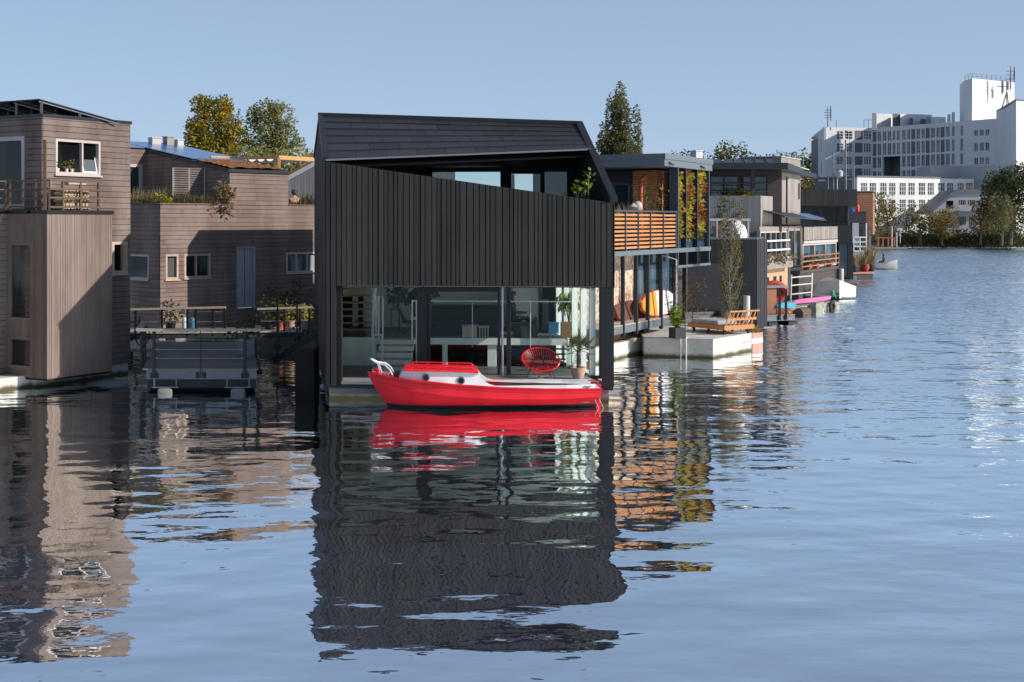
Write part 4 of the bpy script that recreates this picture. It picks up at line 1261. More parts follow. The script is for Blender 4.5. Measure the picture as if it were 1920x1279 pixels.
# roof edge
mb = MB()
mb.prism([V(p.x, p.y, ZT) for p in (K + NA * .04 - D1 * .04, K + NA * .04 + D1 * (LA + .05), K - NA * 5.5 + D1 * (LA + .05), K - NA * 5.5 - D1 * .04)], Z * .09)
mb.build('roof', M['black_trim'], H1)
mb = MB(); FE = Fc(K + D1 * LA, -NA); FE.n = D1.copy()
panel(mb, FE, [rectp(0, .35, 5.5, ZT)], (), .1); mb.build('wall', M['h1_back'], H1)
mb = MB()
for off, a, b in ((0.0, 1.0, LA), ):
    mb.prism([V(p.x, p.y, -.7) for p in (K + D1 * -2 - NA * .12, K + D1 * (LA - .03) - NA * .05, K + D1 * (LA - .03) - NA * 5.4, K - D1 * 2 - NA * 5.4)], Z * 1.04)
mb.prism([V(p.x, p.y, -.7) for p in (q0 - NA * .03 - D1 * .02, q0 - NA * .03 - D1 * 7, q0 - D1 * 7 - NA * 3.8, q0 - D1 * .02 - NA * 3.8)], Z * 1.045)
mb.prism([V(p.x, p.y, -.7) for p in (b0 + D1 * .15 - NA * .7, b0 + D1 * 2.2 - NA * .7, b0 + D1 * 2.2 - NA * 1.6, b0 + D1 * .15 - NA * 1.6)], Z * .935)
mb.build('pontoon', M['concrete'], H1)
window(FA, w1, H1, M['frame_grey'], M['pane_dark'], .07, (.60,), (), .12, .035, sill=True)
# tilted-open sash
r = (w1[0] + (w1[2] - w1[0]) * .63, w1[1] + .09, w1[2] - .09, w1[3] - .09)
mb = MB(); ti = .16
def sp(u, z): return FA.P(u, z, -.03 - ti * (z - r[1]) / (r[3] - r[1]))
cs = [(r[0], r[1]), (r[2], r[1]), (r[2] , r[3]), (r[0], r[3])]
for i in range(4): mb.bar(sp(*cs[i]), sp(*cs[(i + 1) % 4]), .06, .05)
sa = mb.build('sash', M['white_paint'], H1)
mb = MB(); mb.prism([sp(*c) for c in cs], NA * .012); mb.build('pane', M['pane_pale'], sa)
window(FA, w2, H1, M['frame_wood'], M['pane_dark'], .09, (.78,), (), .10, .05, sill=True)
window(FB, d1, H1, M['frame_grey'], M['pane_dark'], .12, (.55,), (), .12, .03, name='terrace_door')
window(FBB, wa, H1, M['h1_vert'], M['pane'], .07, (), (), .10, .03)
window(FBB, wb, H1, M['h1_vert'], M['pane'], .07, (), (), .10, .03)
# pot plants on the window sill
kk = FA.off(-.05)
for x, s, mt, lb in ((109, .16, 'leaf_plant', 'bushy green pot plant on the sill of the upper left window'), (126, .12, 'leaf_dry', 'small brown pot plant in the middle of the upper left sill'), (136, .14, 'leaf_green', 'small pot plant beside the mullion of the upper left window')):
    p = FA.P(FA.u(x), w1[1] + .075, -.02); t = thing('pot_plant', lb, 'plant', p, 'pot plants on the upper left window sill')
    mb = MB(); mb.lathe(p, [(.04, 0), (.055, .09), (.045, .085)], 10); mb.build('pot', M['white_plastic'], t)
    mb = MB(); leaves_in(mb, [((p.x, p.y, p.z + .09 + s * .8), s * .7, s * .5, s)], 60, .07, RNG); mb.build('foliage', M[mt], t)
# railings of the two terraces
mb = MB(); zr0, zr1 = ZF + .14, ZF + .90
us = [FBAY.u(x) for x in (90, 122, 155, 189)]
for u in us: mb.box(FBAY.P(u - .03, ZF + .1, -.06), FBAY.d * .06, Z * .84, FBAY.n * -.06)
for z in (ZF + .16, ZF + .42, ZF + .66, ZF + .90): mb.box(FBAY.P(us[0], z, -.05), FBAY.d * (us[-1] - us[0] + .03), Z * .055, FBAY.n * -.045)
mb.bar(FBAY.P(us[0] - .02, ZF + .1, -.1), FBAY.P(us[0] - .02, 6.9, -.1), .07)
mb.build('railing', M['rail_brown'], H1)
mb = MB()
for i in range(4):
    z = ZF + .20 + .24 * i
    mb.bar(FBB.P(.0, z, -.06), FBB.P(1.62, z, -.06), .035)
    mb.bar(q0 + Z * z - NA * .05, q0 - D1 * 6 + Z * z - NA * .05, .035)
for u in (.0, .55, 1.1, 1.62): mb.bar(FBB.P(u, ZF + .1, -.06), FBB.P(u, ZF + .96, -.06), .045)
for k in range(5): mb.bar(q0 - D1 * (k * 1.2) + Z * (ZF + .1) - NA * .05, q0 - D1 * (k * 1.2) + Z * (ZF + .96) - NA * .05, .045)
mb.build('railing', M['rail_brown'], H1)
# firewood behind the bay railing: every log a thing
mb = MB(); mb.lathe((0, 0, 0), [(.052, -.17), (.058, -.1), (.055, .17)], 9, 0, .2, NA); 
p0 = FBAY.P(FBAY.u(122) + .1, ZF + .17, -.38)
lg0 = mb.build('log', wood('log_end', (.46, .33, .22), (.62, .48, .34), 'n', .85), None, origin=(0, 0, 0)); 
k = 0
for row in range(6):
    for j in range(9 - (row % 2)):
        o = lg0 if k == 0 else lg0.copy()
        if k: C.objects.link(o)
        o.location = p0 + FBAY.d * (j * .118 + .059 * (row % 2)) + Z * row * .098; s_ = RNG.uniform(.8, 1.02); o.scale = (s_, s_, s_); o.rotation_euler = (0, 0, RNG.uniform(-.04, .04)); k += 1
        tag(o, 'cut log in the firewood stack behind the brown railing on the bay roof', 'log', 'logs of the firewood stack')
mb = MB(); c = p0 + Z * .66 + FBAY.d * .1; mb.box(c, FBAY.d * .62, NA * .3, Z * .09); mb.box(c + Z * .092 + FBAY.d * .05, FBAY.d * .4, NA * .25, Z * .04); solo(mb, 'plank', M['deck_light'], 'pale planks lying on top of the firewood stack', 'planks')
# solar array on racks
SPN = thing('solar_array', 'tilted black solar panels on a light frame above the left house roof', 'solar panels', K + V(0, 0, ZT + .1))
sa0, sa1 = W(73, 187, 66.2), W(222, 229, 62.6)
for i in range(5):
    for j in range(2):
        a = sa0 - NA * (i * 1.05 + .03); bq = sa1 - NA * (i * 1.05 + .03)
        p0_, p1_ = a.lerp(bq, j * .5 + .008), a.lerp(bq, j * .5 + .492)
        nz = (bq - a).cross(-NA).normalized()
        if nz.z < 0: nz = -nz
        mb = MB(); mb.prism([p0_, p1_, p1_ - NA * 1.0, p0_ - NA * 1.0], nz * .035); pn = mb.build('panel', M['solar_black'], SPN)
mb = MB()
for i in range(6):
    a = sa0 - NA * (i * 1.05) - V(0, 0, .03); bq = sa1 - NA * (i * 1.05) - V(0, 0, .03)
    mb.bar(a - V(0, 0, .02), bq - V(0, 0, .02), .03); 
    for f in (.03, .5): 
        pp = a.lerp(bq, f); mb.bar(pp, V(pp.x, pp.y, ZT + .09), .06)
mb.build('rack', M['steel_grey'], SPN)

# ================================================================== second timber house
C2 = V(-13.2, 48, 0); D2 = V(.682, .731, 0); N2 = V(.731, -.682, 0)
FR = Fc(C2, D2); FR.n = N2.copy()
FL = Fc(C2, -N2); FL.n = -D2
H2 = thing('terraced_timber_house', 'brown timber houseboat with planted roof terrace and blue solar roof', 'house', C2 + D2 * 4)
ZP = 5.3
uu0, uu1 = FR.u(430), FR.u(540)
zu0 = FR.hit(430, 318)[1]; zu = zu0
wA = FR.rect(310, 477, 334, 524); wB = FR.rect(345, 476, 394, 521); wC = FR.rect(536, 473, 600, 511)
wD = FR.rect(443, 463, 478, 578)
LW = 9.5
mb = wall_mesh(FR, [rectp(0, .3, LW, ZP), rectp(uu0, ZP, uu1, zu)], [wA, wB, wC, wD], .166, 'h', 0, .2, .014, 3.2)
mb.build('wall', [M['h2_boards'], M['h1_back']], H2)
wE = FL.rect(232, 477, 280, 523)
mb = wall_mesh(FL, [rectp(.02, .3, 7, ZP)], [wE], .166, 'h', 0, .2, .014, 3.2)
mb.build('wall', [M['h2_boards'], M['h1_back']], H2)
window(FR, wA, H2, M['frame_wood'], M['pane'], .075, (), (), .1, .03, sill=True)
window(FR, wB, H2, M['frame_wood'], M['pane'], .075, (.46,), (), .1, .03, sill=True)
window(FR, wC, H2, M['frame_grey'], M['pane_pale'], .075, (.3, .62), (), .1, .03, sill=True)
window(FL, wE, H2, M['frame_grey'], M['pane_dark'], .07, (), (), .1, .03, sill=True)
mb = MB(); r = wD
mb.box(FR.P(r[0] + .06, r[1] + .03, -.04), FR.d * (r[2] - r[0] - .12), Z * (r[3] - r[1] - .09), FR.n * -.05)
dr = mb.build('door', M['door_grey'], H2)
mb = MB()
for a, b, c, d in ((r[0], r[1], r[0] + .06, r[3]), (r[2] - .06, r[1], r[2], r[3])): mb.box(FR.P(a, b, .03), FR.d * (c - a), Z * (d - b), FR.n * -.13)
mb.box(FR.P(r[0] + .06, r[3] - .06, .03), FR.d * (r[2] - r[0] - .12), Z * .06, FR.n * -.13)
mb.build('door_frame', M['door_grey'], dr)
mb = MB(); mu = (r[0] + r[2]) / 2 - .04
mb.box(FR.P(mu, r[1] + .05, -.035), FR.d * .018, Z * (r[3] - r[1] - .13), FR.n * .004); mb.build('door_gap', M['black_trim'], dr)
mb = MB(); mb.bar(FR.P(mu + .1, r[1] + .95, -.01), FR.P(mu + .1, r[1] + 1.15, -.01), .03); mb.build('door_handle', M['alu'], dr)
# upper storey block
U0 = FR.P(uu0, 0); UB = Fc(U0, -N2); UB.n = -D2
SL = .165; QL = 8.6; QW = 6.0
mb = wall_mesh(UB, [[(.02, ZP - .6), (QW, ZP - .6), (QW, zu + SL * QW), (.02, zu)]], (), .166, 'h', 0, .2, .014, 3)
mb.build('wall', [M['h2_boards'], M['h1_back']], H2)
UE = Fc(FR.P(uu1, 0), -N2); UE.n = D2.copy()
mb = wall_mesh(UE, [[(.02, ZP - .6), (QL, ZP - .6), (QL, zu + SL * QL), (.02, zu)]], (), .166, 'h', 0, .2, .014, 3)
mb.build('wall', [M['h2_boards'], M['h1_back']], H2)
# wing behind the terrace
WG = Fc(UB.P(QW, 0), -D2); WG.n = N2.copy()
ww = WG.rect(243, 312, 275, 372); wz = zu + SL * QW
mb = wall_mesh(WG, [rectp(.0, ZP - .6, 5, wz)], [(.25, ZP - .5, 2.2, wz - .62)], .166, 'h', 0, .2, .014, 3)
mb.build('wall', [M['h2_boards'], M['h1_back']], H2)
window(WG, (.25, ZP - .5, 2.2, wz - .62), H2, M['frame_grey'], M['pane_teal'], .12, (.4,), (), .1, .03, name='terrace_window')
# roof: sedum strip low, blue panels high
def RP(u, q, h=0.0): return FR.P(u, zu + SL * q + .03 + h) - N2 * q
mb = MB()
mb.prism([RP(uu0 - .08, -.08), RP(uu1 + .08, -.08), RP(uu1 + .08, QL), RP(uu0 - .08, QL)], V(0, 0, -.12), 0)
mb.prism([RP(uu0 - 5, QW + .05), RP(uu0 - .08, QW + .05), RP(uu0 - .08, QL), RP(uu0 - 5, QL)], V(0, 0, -.12), 0)
rf2 = mb.build('roof', M['black_trim'], H2)
mb = MB()
a, b, c, d = RP(uu0 + .05, .05), RP(uu1 - .1, .05), RP(uu1 - .1, 2.6), RP(uu0 + .05, 2.6)
gr = [[a.lerp(b, i / 14).lerp(d.lerp(c, i / 14), j / 14) + V(0, 0, .02 + RNG.uniform(0, .07)) for i in range(15)] for j in range(15)]
mb.strip(gr, 0, .5, False); mb.build('sedum', M['sedum'], rf2)
for i in range(3):
    for j in range(4):
        w_ = (uu1 - uu0 + .0) / 3; ua = uu0 + .02 + i * w_; q0_ = 2.7 + j * 1.46
        mb = MB(); mb.prism([RP(ua, q0_, .07), RP(ua + w_ - .03, q0_, .07), RP(ua + w_ - .03, q0_ + 1.42, .07), RP(ua, q0_ + 1.42, .07)], V(0, 0, -.035)); mb.build('solar_panel', M['solar_blue'], rf2)
for i in range(5):
    for j in range(2):
        ua = uu0 - 1.03 - i * 1.0; q0_ = QW + .1 + j * 1.22
        mb = MB(); mb.prism([RP(ua, q0_, .07), RP(ua + .97, q0_, .07), RP(ua + .97, q0_ + 1.18, .07), RP(ua, q0_ + 1.18, .07)], V(0, 0, -.035)); mb.build('solar_panel', M['solar_blue'], rf2)
for px, wd, hh, mt in ((290, .42, .34, 'frame_grey'), (316, .34, .42, 'pale_boards'), (335, .3, .3, 'metal_pale')):
    mb = MB(); k = Fc(RP(uu0, QL - .5), D2); u = k.u(px); c = k.P(u, RP(uu0, QL - .5).z - .05); mb.cbox(c, wd, .4, hh, .75, 0); mb.cbox(c + V(0, 0, hh), wd + .06, .46, .04, .75, 0); mb.build('chimney', M[mt], rf2)
# terrace floor, slatted screen
mb = MB(); mb.prism([FR.P(.1, ZP - .62) - N2 * .15, FR.P(LW, ZP - .62) - N2 * .15, FR.P(LW, ZP - .62) - N2 * 7, FR.P(.1, ZP - .62) - N2 * 7], Z * .08); mb.build('terrace', M['deck_grey'], H2)
mb = MB(); mb.box(FR.P(-.03, ZP, .05), FR.d * uu0, Z * .035, FR.n * -.3); mb.box(FR.P(uu1, ZP, .05), FR.d * (LW - uu1), Z * .035, FR.n * -.3); mb.box(FL.P(-.0, ZP, .05), FL.d * 6, Z * .03, FL.n * -.3); mb.build('parapet_cap', M['h2_boards'], H2)
kS = FR.off(-1.6); r = kS.rect(325, 317, 384, 375)
scn = thing('slatted_screen', 'brown slatted screen on the planted roof terrace', 'screen', kS.P((r[0] + r[2]) / 2, ZP - .54))
mb = MB()
for i in range(15):
    z = r[1] + .05 + i * .09
    if z < r[3]: mb.box(kS.P(r[0] + .04, z, 0), kS.d * (r[2] - r[0] - .08), Z * .055, kS.n * -.025)
mb.build('slats', M['h1_boards'], scn)
mb = MB()
for u in (r[0], (r[0] + r[2]) / 2, r[2]): mb.bar(kS.P(u, ZP - .54, -.01), kS.P(u, r[3] + .03, -.01), .06)
mb.build('posts', M['frame_grey'], scn)
# planting along the parapet
rg = random.Random(21)
def grass_clump(mb, p, h, n, spread, m=0, w_=.02):
    for i in range(n):
        a = rg.uniform(0, 6.28); b = V(p[0] + rg.gauss(0, spread), p[1] + rg.gauss(0, spread), p[2])
        hh = h * rg.uniform(.5, 1.1); t_ = b + V(math.cos(a) * hh * .35, math.sin(a) * hh * .35, hh)
        mb.leaf(b, t_ - b, w_, (t_ - b).length, m)
def bush(name, label, p, blobs, n, size, mat, cat='plant', group=None, extra=None):
    mb = MB(); leaves_in(mb, blobs, n, size, rg, .2)
    if extra: extra(mb)
    return solo(mb, name, M[mat] if isinstance(mat, str) else mat, label, cat, group, fix=False)
kP = FR.off(-.22)
def gp(x, z=ZP): return kP.P(kP.u(x), z)
kQ = FL.off(-.25)
mb = MB()
for x in range(238, 300, 6):
    p = kQ.P(kQ.u(x), ZP) ; grass_clump(mb, p, rg.uniform(.35, .75), 34, .12, 0, .03)
solo(mb, 'ornamental_grass', M['leaf_dry'], 'reddish dry ornamental grass at the far left of the planted parapet', 'plant', fix=False)
p = gp(303); bush('lime_shrub', 'bright lime yellow shrub on the corner of the planted parapet', p, [((p.x, p.y, p.z + .16), .3, .2, .2)], 110, .16, 'leaf_lime')
mb = MB()
for x in range(322, 402, 5):
    p = gp(x); grass_clump(mb, p, rg.uniform(.3, .62), 38, .13, 0, .022)
solo(mb, 'parapet_grass', M['leaf_mixed'], 'long strip of green and straw grasses along the parapet before the slatted screen', 'plant', fix=False)
p = gp(395); bush('trailing_shrub', 'grey green shrub spilling over the parapet beside the climber', p, [((p.x, p.y, p.z + .1), .35, .25, .25), ((p.x + .1, p.y - .25, p.z - .15), .2, .1, .3)], 130, .12, 'leaf_mixed')
blobs = []
for x, y, rx, rz in ((412, 352, .28, .22), (424, 362, .25, .3), (418, 378, .22, .35), (424, 392, .16, .3)):
    u, z = FR.hit(x, y); q_ = FR.P(u, z, .14); blobs.append(((q_.x, q_.y, q_.z), rx, .16, rz))
bush('climber', 'dark twiggy climber hanging over the parapet at the end of the terrace', None, blobs, 300, .15, 'leaf_dry')
mb = MB()
for x in range(545, 592, 4): grass_clump(mb, gp(x), rg.uniform(.10, .2) if x < 568 else rg.uniform(.3, .65), 34, .12, 0, .03)
solo(mb, 'parapet_lavender', M['leaf_mixed'], 'soft grey green planting in front of the sunbathing person', 'plant', fix=False)
# bare-shouldered person seen from behind
kk = FR.off(-1.3); u, z = kk.hit(552, 366); p = kk.P(u, z - .46)
pr = thing('person', 'person with brown curly hair and bare shoulders sitting on the roof terrace', 'person', p - V(0, 0, .32))
back = V(-.2, 1, 0).normalized(); sdv = V(back.y, -back.x, 0)
def q(x, y, zz): return p + sdv * x + back * y + Z * zz
J = [(q(0, 0, -.25), .15, .12), (q(0, 0, .05), .14, .11), (q(0, 0, .27), .16, .11), (q(0, .01, .40), .06), (q(0, .02, .48), .05)]
E = [(0, 1), (1, 2), (2, 3), (3, 4)]
for s in (-1, 1):
    b = len(J); J += [(q(.19 * s, 0, .31), .062), (q(.25 * s, .05, .03), .045), (q(.16 * s, .26, -.06), .036)]; E += [(2, b), (b, b + 1), (b + 1, b + 2)]
    hand_chain(J, E, b + 2, back + sdv * -.3 * s, sdv, Z * -1)
for s in (-1, 1):
    b = len(J); J += [(q(.11 * s, .05, -.25), .10), (q(.13 * s, .5, -.18), .07), (q(.13 * s, .9, -.28), .05), (q(.13 * s, 1.0, -.26), .04)]; E += [(0, b), (b, b + 1), (b + 1, b + 2), (b + 2, b + 3)]
skin_body('body', J, E, M['skin'], pr, 1)
face_head(q(0, .02, .60), back, pr, plain('curly_hair', (.10, .045, .025), .7, 0, .4, 30), .02, None, 1.0, True)
# timber pergola with a shade cloth
pg = thing('pergola', 'pine pergola with a pale gathered shade cloth above the roof terrace', 'pergola', FR.P(uu1 + .2, ZP - .54) - N2 * 1.0)
kk = FR.off(-1.2); zb = kk.hit(560, 297)[1]
mb = MB(); mb.bar(kk.P(kk.u(522), zb), kk.P(kk.u(592), zb - .02), .08, .17); k2 = FR.off(-3.4); mb.bar(k2.P(k2.u(395), zb), k2.P(k2.u(530), zb), .08, .15)
for x in (593,): mb.bar(kk.P(kk.u(x), ZP - .5), kk.P(kk.u(x), zb - .05), .12)
mb.bar(kk.P(kk.u(523), zu - .2), kk.P(kk.u(523), zb), .1)
for f in (0, 1): mb.bar(kk.P(kk.u(523 + 69 * f), zb), k2.P(k2.u(430 + 100 * f), zb), .07, .13)
mb.build('frame', M['pine'], pg)
mb = MB(); rows = []
for i in range(25):
    f = i / 24; a = kk.P(kk.u(523), zb - .03).lerp(k2.P(k2.u(440), zb - .03), .1 + f * .8); sag = -.12 * abs(math.sin(f * math.pi * 4))
    rows.append([a + V(0, 0, sag), a + FR.d * .7 + V(0, 0, sag * 1.3), a + FR.d * 1.5 + V(0, 0, sag)])
mb.strip(rows); mb.build('shade_cloth', M['linen'], pg, fix=False)
# grey boarded gable beyond
s_ = 40.0
FG = Fc(G(520, s_), V(1, .12, 0)); g0, g1 = FG.hit(538, 331), FG.hit(588, 304)
GH = thing('grey_gable_house', 'grey boarded houseboat with a sloping planted roof beyond the pergola', 'house', FG.P(2, 0))
mb = wall_mesh(FG, [[(-1, .3), (3.2, .3), (3.2, g1[1] + .6), (g0[0], g0[1] - .2), (-1, g0[1] - .7)]], (), .13, 'v', .2, .2, .01)
mb.build('wall', [M['grey_boards'], M['h1_back']], GH)
mb = MB(); sl = (g1[1] - g0[1]) / (g1[0] - g0[0])
def gp2(u, o, h): return FG.P(u, g0[1] + sl * (u - g0[0]) + h, o)
mb.prism([gp2(-1, .12, -.22), gp2(3.2, .12, -.22), gp2(3.2, .12, .0), gp2(-1, .12, 0)], FG.n * -.1); mb.build('verge', M['metal_pale'], GH)
mb = MB(); mb.prism([gp2(-1, .1, .0), gp2(3.2, .1, 0), gp2(3.2, -5, 0), gp2(-1, -5, 0)], Z * .12); mb.build('roof', M['sedum'], GH)
mb = MB(); mb.prism([V(p.x, p.y, -.7) for p in (FG.P(-1, 0, -.1), FG.P(3.2, 0, -.1), FG.P(3.2, 0, -5), FG.P(-1, 0, -5))], Z * 1.05); mb.build('pontoon', M['concrete_dark'], GH)
for k in (FG.P(-1, 0), FG.P(3.2, 0)):
    mb = MB(); e_ = Fc(k, -FG.n); panel(mb, e_, [rectp(.02, .3, 5, g0[1] - .6)], (), .1); mb.build('wall', M['grey_boards'], GH)
# pontoon of house 2
mb = MB(); mb.prism([V(p.x, p.y, -.7) for p in (C2 - N2 * .05, FR.P(LW, 0, -.05), FR.P(LW, 0, -7), C2 - N2 * 7)], Z * 1.02); mb.build('pontoon', M['concrete_dark'], H2)
EN = Fc(FR.P(LW, 0), -N2); EN.n = D2.copy(); mb = MB(); panel(mb, EN, [rectp(.02, .3, 7, ZP)], (), .1); mb.build('wall', M['h1_back'], H2)

# ================================================================== dark houseboat added behind the black house to shadow the second timber house
HBc = V(-6.75, 47.7, 0); HZ = 7.3; HL, HWd = 5.5, 1.0
HB = thing('shadow_houseboat', 'dark boarded houseboat added behind the black house to shadow the second timber house', 'house', HBc + D2 * 2)
crn = [HBc, HBc + D2 * HL, HBc + D2 * HL + N2 * HWd, HBc + N2 * HWd]
for (A_, B_, n_, hs) in ((crn[0], crn[1], -N2, [(1.2, 1.2, 2.4, 2.6)]), (crn[3], crn[2], N2, [(.6, 1.2, 2.0, 2.8), (2.6, 1.2, 4.2, 2.8), (1.0, 4.4, 3.4, 5.8)]), (crn[0], crn[3], -D2, []), (crn[1], crn[2], D2, [])):
    f = Fc(A_, B_ - A_); f.n = n_.copy() if hasattr(n_, 'copy') else n_
    mb = wall_mesh(f, [rectp(.02, .3, (B_ - A_).length - .02, HZ)], hs, .17, 'v', .2, .2); mb.build('wall', [M['charcoal_boards'], M['black_back']], HB)
    for r in hs: window(f, r, HB, M['black_trim'], M['pane'], .08, (.5,))
mb = MB(); mb.prism([p + Z * HZ for p in crn], Z * .12); mb.build('roof', M['black_trim'], HB)
mb = MB(); mb.prism([p - Z * .7 for p in crn], Z * .98); mb.build('pontoon', M['concrete_dark'], HB)

# ================================================================== floating deck between the houses
DA, DB = G(274, 68.8), G(481, 68.8)
FD = Fc(DA, DB - DA); WD_ = (DB - DA).length; dv = V(-.22, .975, 0).normalized(); DL = 8.0; ZD = .64
def dp(u, q, z): return DA + FD.d * u + dv * q + Z * z
DK = thing('floating_deck', 'grey floating deck with a cable railing between the houses', 'deck', DA + FD.d * WD_ / 2)
mb = MB()
for k in range(54):
    q0_ = k * .148 - .05; mb.prism([dp(-.09, q0_, ZD - .04), dp(WD_ + .05, q0_, ZD - .04), dp(WD_ + .05, q0_ + .14, ZD - .04), dp(-.09, q0_ + .14, ZD - .04)], Z * .04)
mb.build('boards', M['deck_olive'], DK)
mb = MB(); mb.prism([dp(0, 0, .34), dp(WD_, 0, .34), dp(WD_, DL, .34), dp(0, DL, .34)], Z * .255); mb.build('frame', M['steel_grey'], DK)
mb = MB(); mb.prism([dp(.02, .06, .10), dp(WD_ - .02, .06, .10), dp(WD_ - .02, DL, .10), dp(.02, DL, .10)], Z * .22); mb.build('lower_frame', M['charcoal'], DK)
mb = MB(); mb.prism([dp(.3, .5, -.5), dp(WD_ - .3, .5, -.5), dp(WD_ - .3, DL - .3, -.5), dp(.3, DL - .3, -.5)], Z * .58); mb.build('hull', M['rubber'], DK)
zr = ZD + 1.06
mb = MB()
mb.bar(dp(-.25, -.1, zr), dp(WD_ + .12, -.1, zr), .17, .07); mb.bar(dp(-.20, -.02, zr + .001), dp(-.2, 2.6, zr + .001), .16, .07); mb.bar(dp(WD_ + .07, -.02, zr + .001), dp(WD_ + .07, 1.0, zr + .001), .16, .07)
rl = mb.build('handrail', M['rail_olive'], DK)
for u, q_ in ((.22, -.05), (WD_ - .32, -.05), (-.2, 1.3), (-.2, 2.6), (WD_ + .07, .9)):
    mb = MB(); mb.bar(dp(u, q_, .45), dp(u, q_, zr - .03), .075); mb.box(dp(u - .10, q_ - .0, .38), FD.d * .2, V(0, -.012, 0), Z * .14); mb.build('post', M['rail_black'], DK)
mb = MB()
for z in (.28, .52, .78):
    mb.tube([dp(.22, -.05, ZD + z), dp(WD_ - .32, -.05, ZD + z)], .009, 5); mb.tube([dp(-.2, 0, ZD + z), dp(-.2, 2.6, ZD + z)], .008, 5); mb.tube([dp(WD_ + .07, 0, ZD + z), dp(WD_ + .07, .9, ZD + z)], .008, 5)
    mb.tube([dp(.25, -.05, ZD + z), dp(.34, -.05, ZD + z)], .018, 6); mb.tube([dp(WD_ - .44, -.05, ZD + z), dp(WD_ - .34, -.05, ZD + z)], .018, 6)
mb.build('cables', M['alu'], DK)
mb = MB(); u = FD.u(376); mb.bar(dp(u, -.05, .40), dp(u, -.05, zr), .02); 
for o in (-.13, .05): mb.box(dp(u + o, -.0, .38), FD.d * .1, V(0, -.015, 0), Z * .16)
mb.build('gate_hinge', M['rail_black'], DK)
FDs = FD.off(.3)
for x, lb in ((308, 'white mooring float under the left corner of the floating deck'), (445, 'white mooring float under the right corner of the floating deck')):
    p = FDs.P(FDs.u(x), 0, -.1); t = thing('mooring_float', lb, 'float', p, 'floats under the floating deck')
    mb = MB(); mb.lathe(p - V(.26, 0, -.02), [(.02, .06), (.09, .08), (.11, .15), (.11, .37), (.09, .44), (.02, .46)], 14, 0, .5, V(1, 0, 0)); mb.build('drum', M['deck_grey'], t)
    mb = MB(); 
    for s in (-.3, .3): mb.bar(p + V(s, 0, .14), p + V(s, 0, .40), .03)
    mb.bar(p + V(-.36, 0, .15), p + V(.36, 0, .15), .035); mb.build('bracket', M['steel_grey'], t)
# jetty in front of house 2
JA, JB = V(-15.5, 44.6, 0), V(-7.4, 45.6, 0)
FJ = Fc(JA, JB - JA); JL = (JB - JA).length
JT = thing('jetty', 'wooden jetty with a pale handrail in front of the second timber house', 'jetty', FJ.P(JL / 2, 0))
mb = MB()
for k in range(int(JL / .15)):
    mb.box(FJ.P(k * .15, .70, 0), FJ.d * .142, Z * .045, FJ.n * -1.7)
mb.build('boards', M['deck_light'], JT)
mb = MB(); mb.box(FJ.P(0, .52, -.03), FJ.d * JL, Z * .18, FJ.n * -1.62)
for k in range(6): mb.lathe(FJ.P(.4 + k * 1.5, -1, -.25), [(.10, 0), (.10, 1.55)], 10); mb.lathe(FJ.P(.4 + k * 1.5, -1, -1.4), [(.10, 0), (.10, 1.55)], 10)
mb.build('frame', M['charcoal'], JT)
zj = FJ.hit(330, 580)[1]
mb = MB(); mb.bar(FJ.P(FJ.u(236), zj, -.08), FJ.P(FJ.u(423), zj + .05, -.08), .16, .06); mb.build('handrail', M['deck_light'], JT)
mb = MB(); mb.bar(FJ.P(FJ.u(482), zj - .02, -.08), FJ.P(FJ.u(586), zj + .03, -.08), .16, .06); mb.build('handrail', M['deck_light'], JT)
for x in (254, 303, 351, 367, 399, 421, 487, 521, 533, 562, 580):
    mb = MB(); mb.bar(FJ.P(FJ.u(x), .60, -.06), FJ.P(FJ.u(x), zj - .0, -.06), .075); mb.build('post', M['rail_black'], JT)
mb = MB()
for z in (.35, .7): mb.tube([FJ.P(FJ.u(240), .75 + z, -.06), FJ.P(FJ.u(421), .75 + z, -.06)], .012, 5); mb.tube([FJ.P(FJ.u(487), .75 + z, -.06), FJ.P(FJ.u(582), .75 + z, -.06)], .012, 5)
mb.build('cables', M['alu'], JT)
# steps from the jetty down to the black house
s0 = G(592, 64)
STP = thing('steps', 'dark wooden steps leading from the jetty to the black house', 'steps', V(-6.6, 39.2, 0))
mb = MB()
for k in range(5):
    p = V(-7.15 + .24 * k, 39.3, .55 + .16 * k); mb.box(p, V(.27, -.03, 0), V(0, .9, 0), V(0, 0, .05))
mb.box(V(-6.0, 39.2, 1.32), V(1.0, -.1, 0), V(0, 1.0, 0), V(0, 0, .07)); mb.build('treads', M['steel_grey'], STP)
mb = MB()
for o in (.02, .9): mb.bar(V(-7.3, 39.25 + o, .35), V(-5.8, 39.15 + o, 1.36), .06, .22)
for x in (-7.2, -6.6, -6.0): mb.bar(V(x, 39.3, .5), V(x, 39.3, 2.1), .05)
mb.build('stringer', M['rail_black'], STP)
p = G(573, 70.3)
mb = MB(); mb.cbox(p + V(0, .25, -.4), .52, .5, 1.62, -.1); mb.cbox(p + V(0, .25, 1.22), .56, .54, .03, -.1); solo(mb, 'utility_cabinet', M['black_back'], 'tall black cabinet standing in the water left of the black house', 'cabinet')
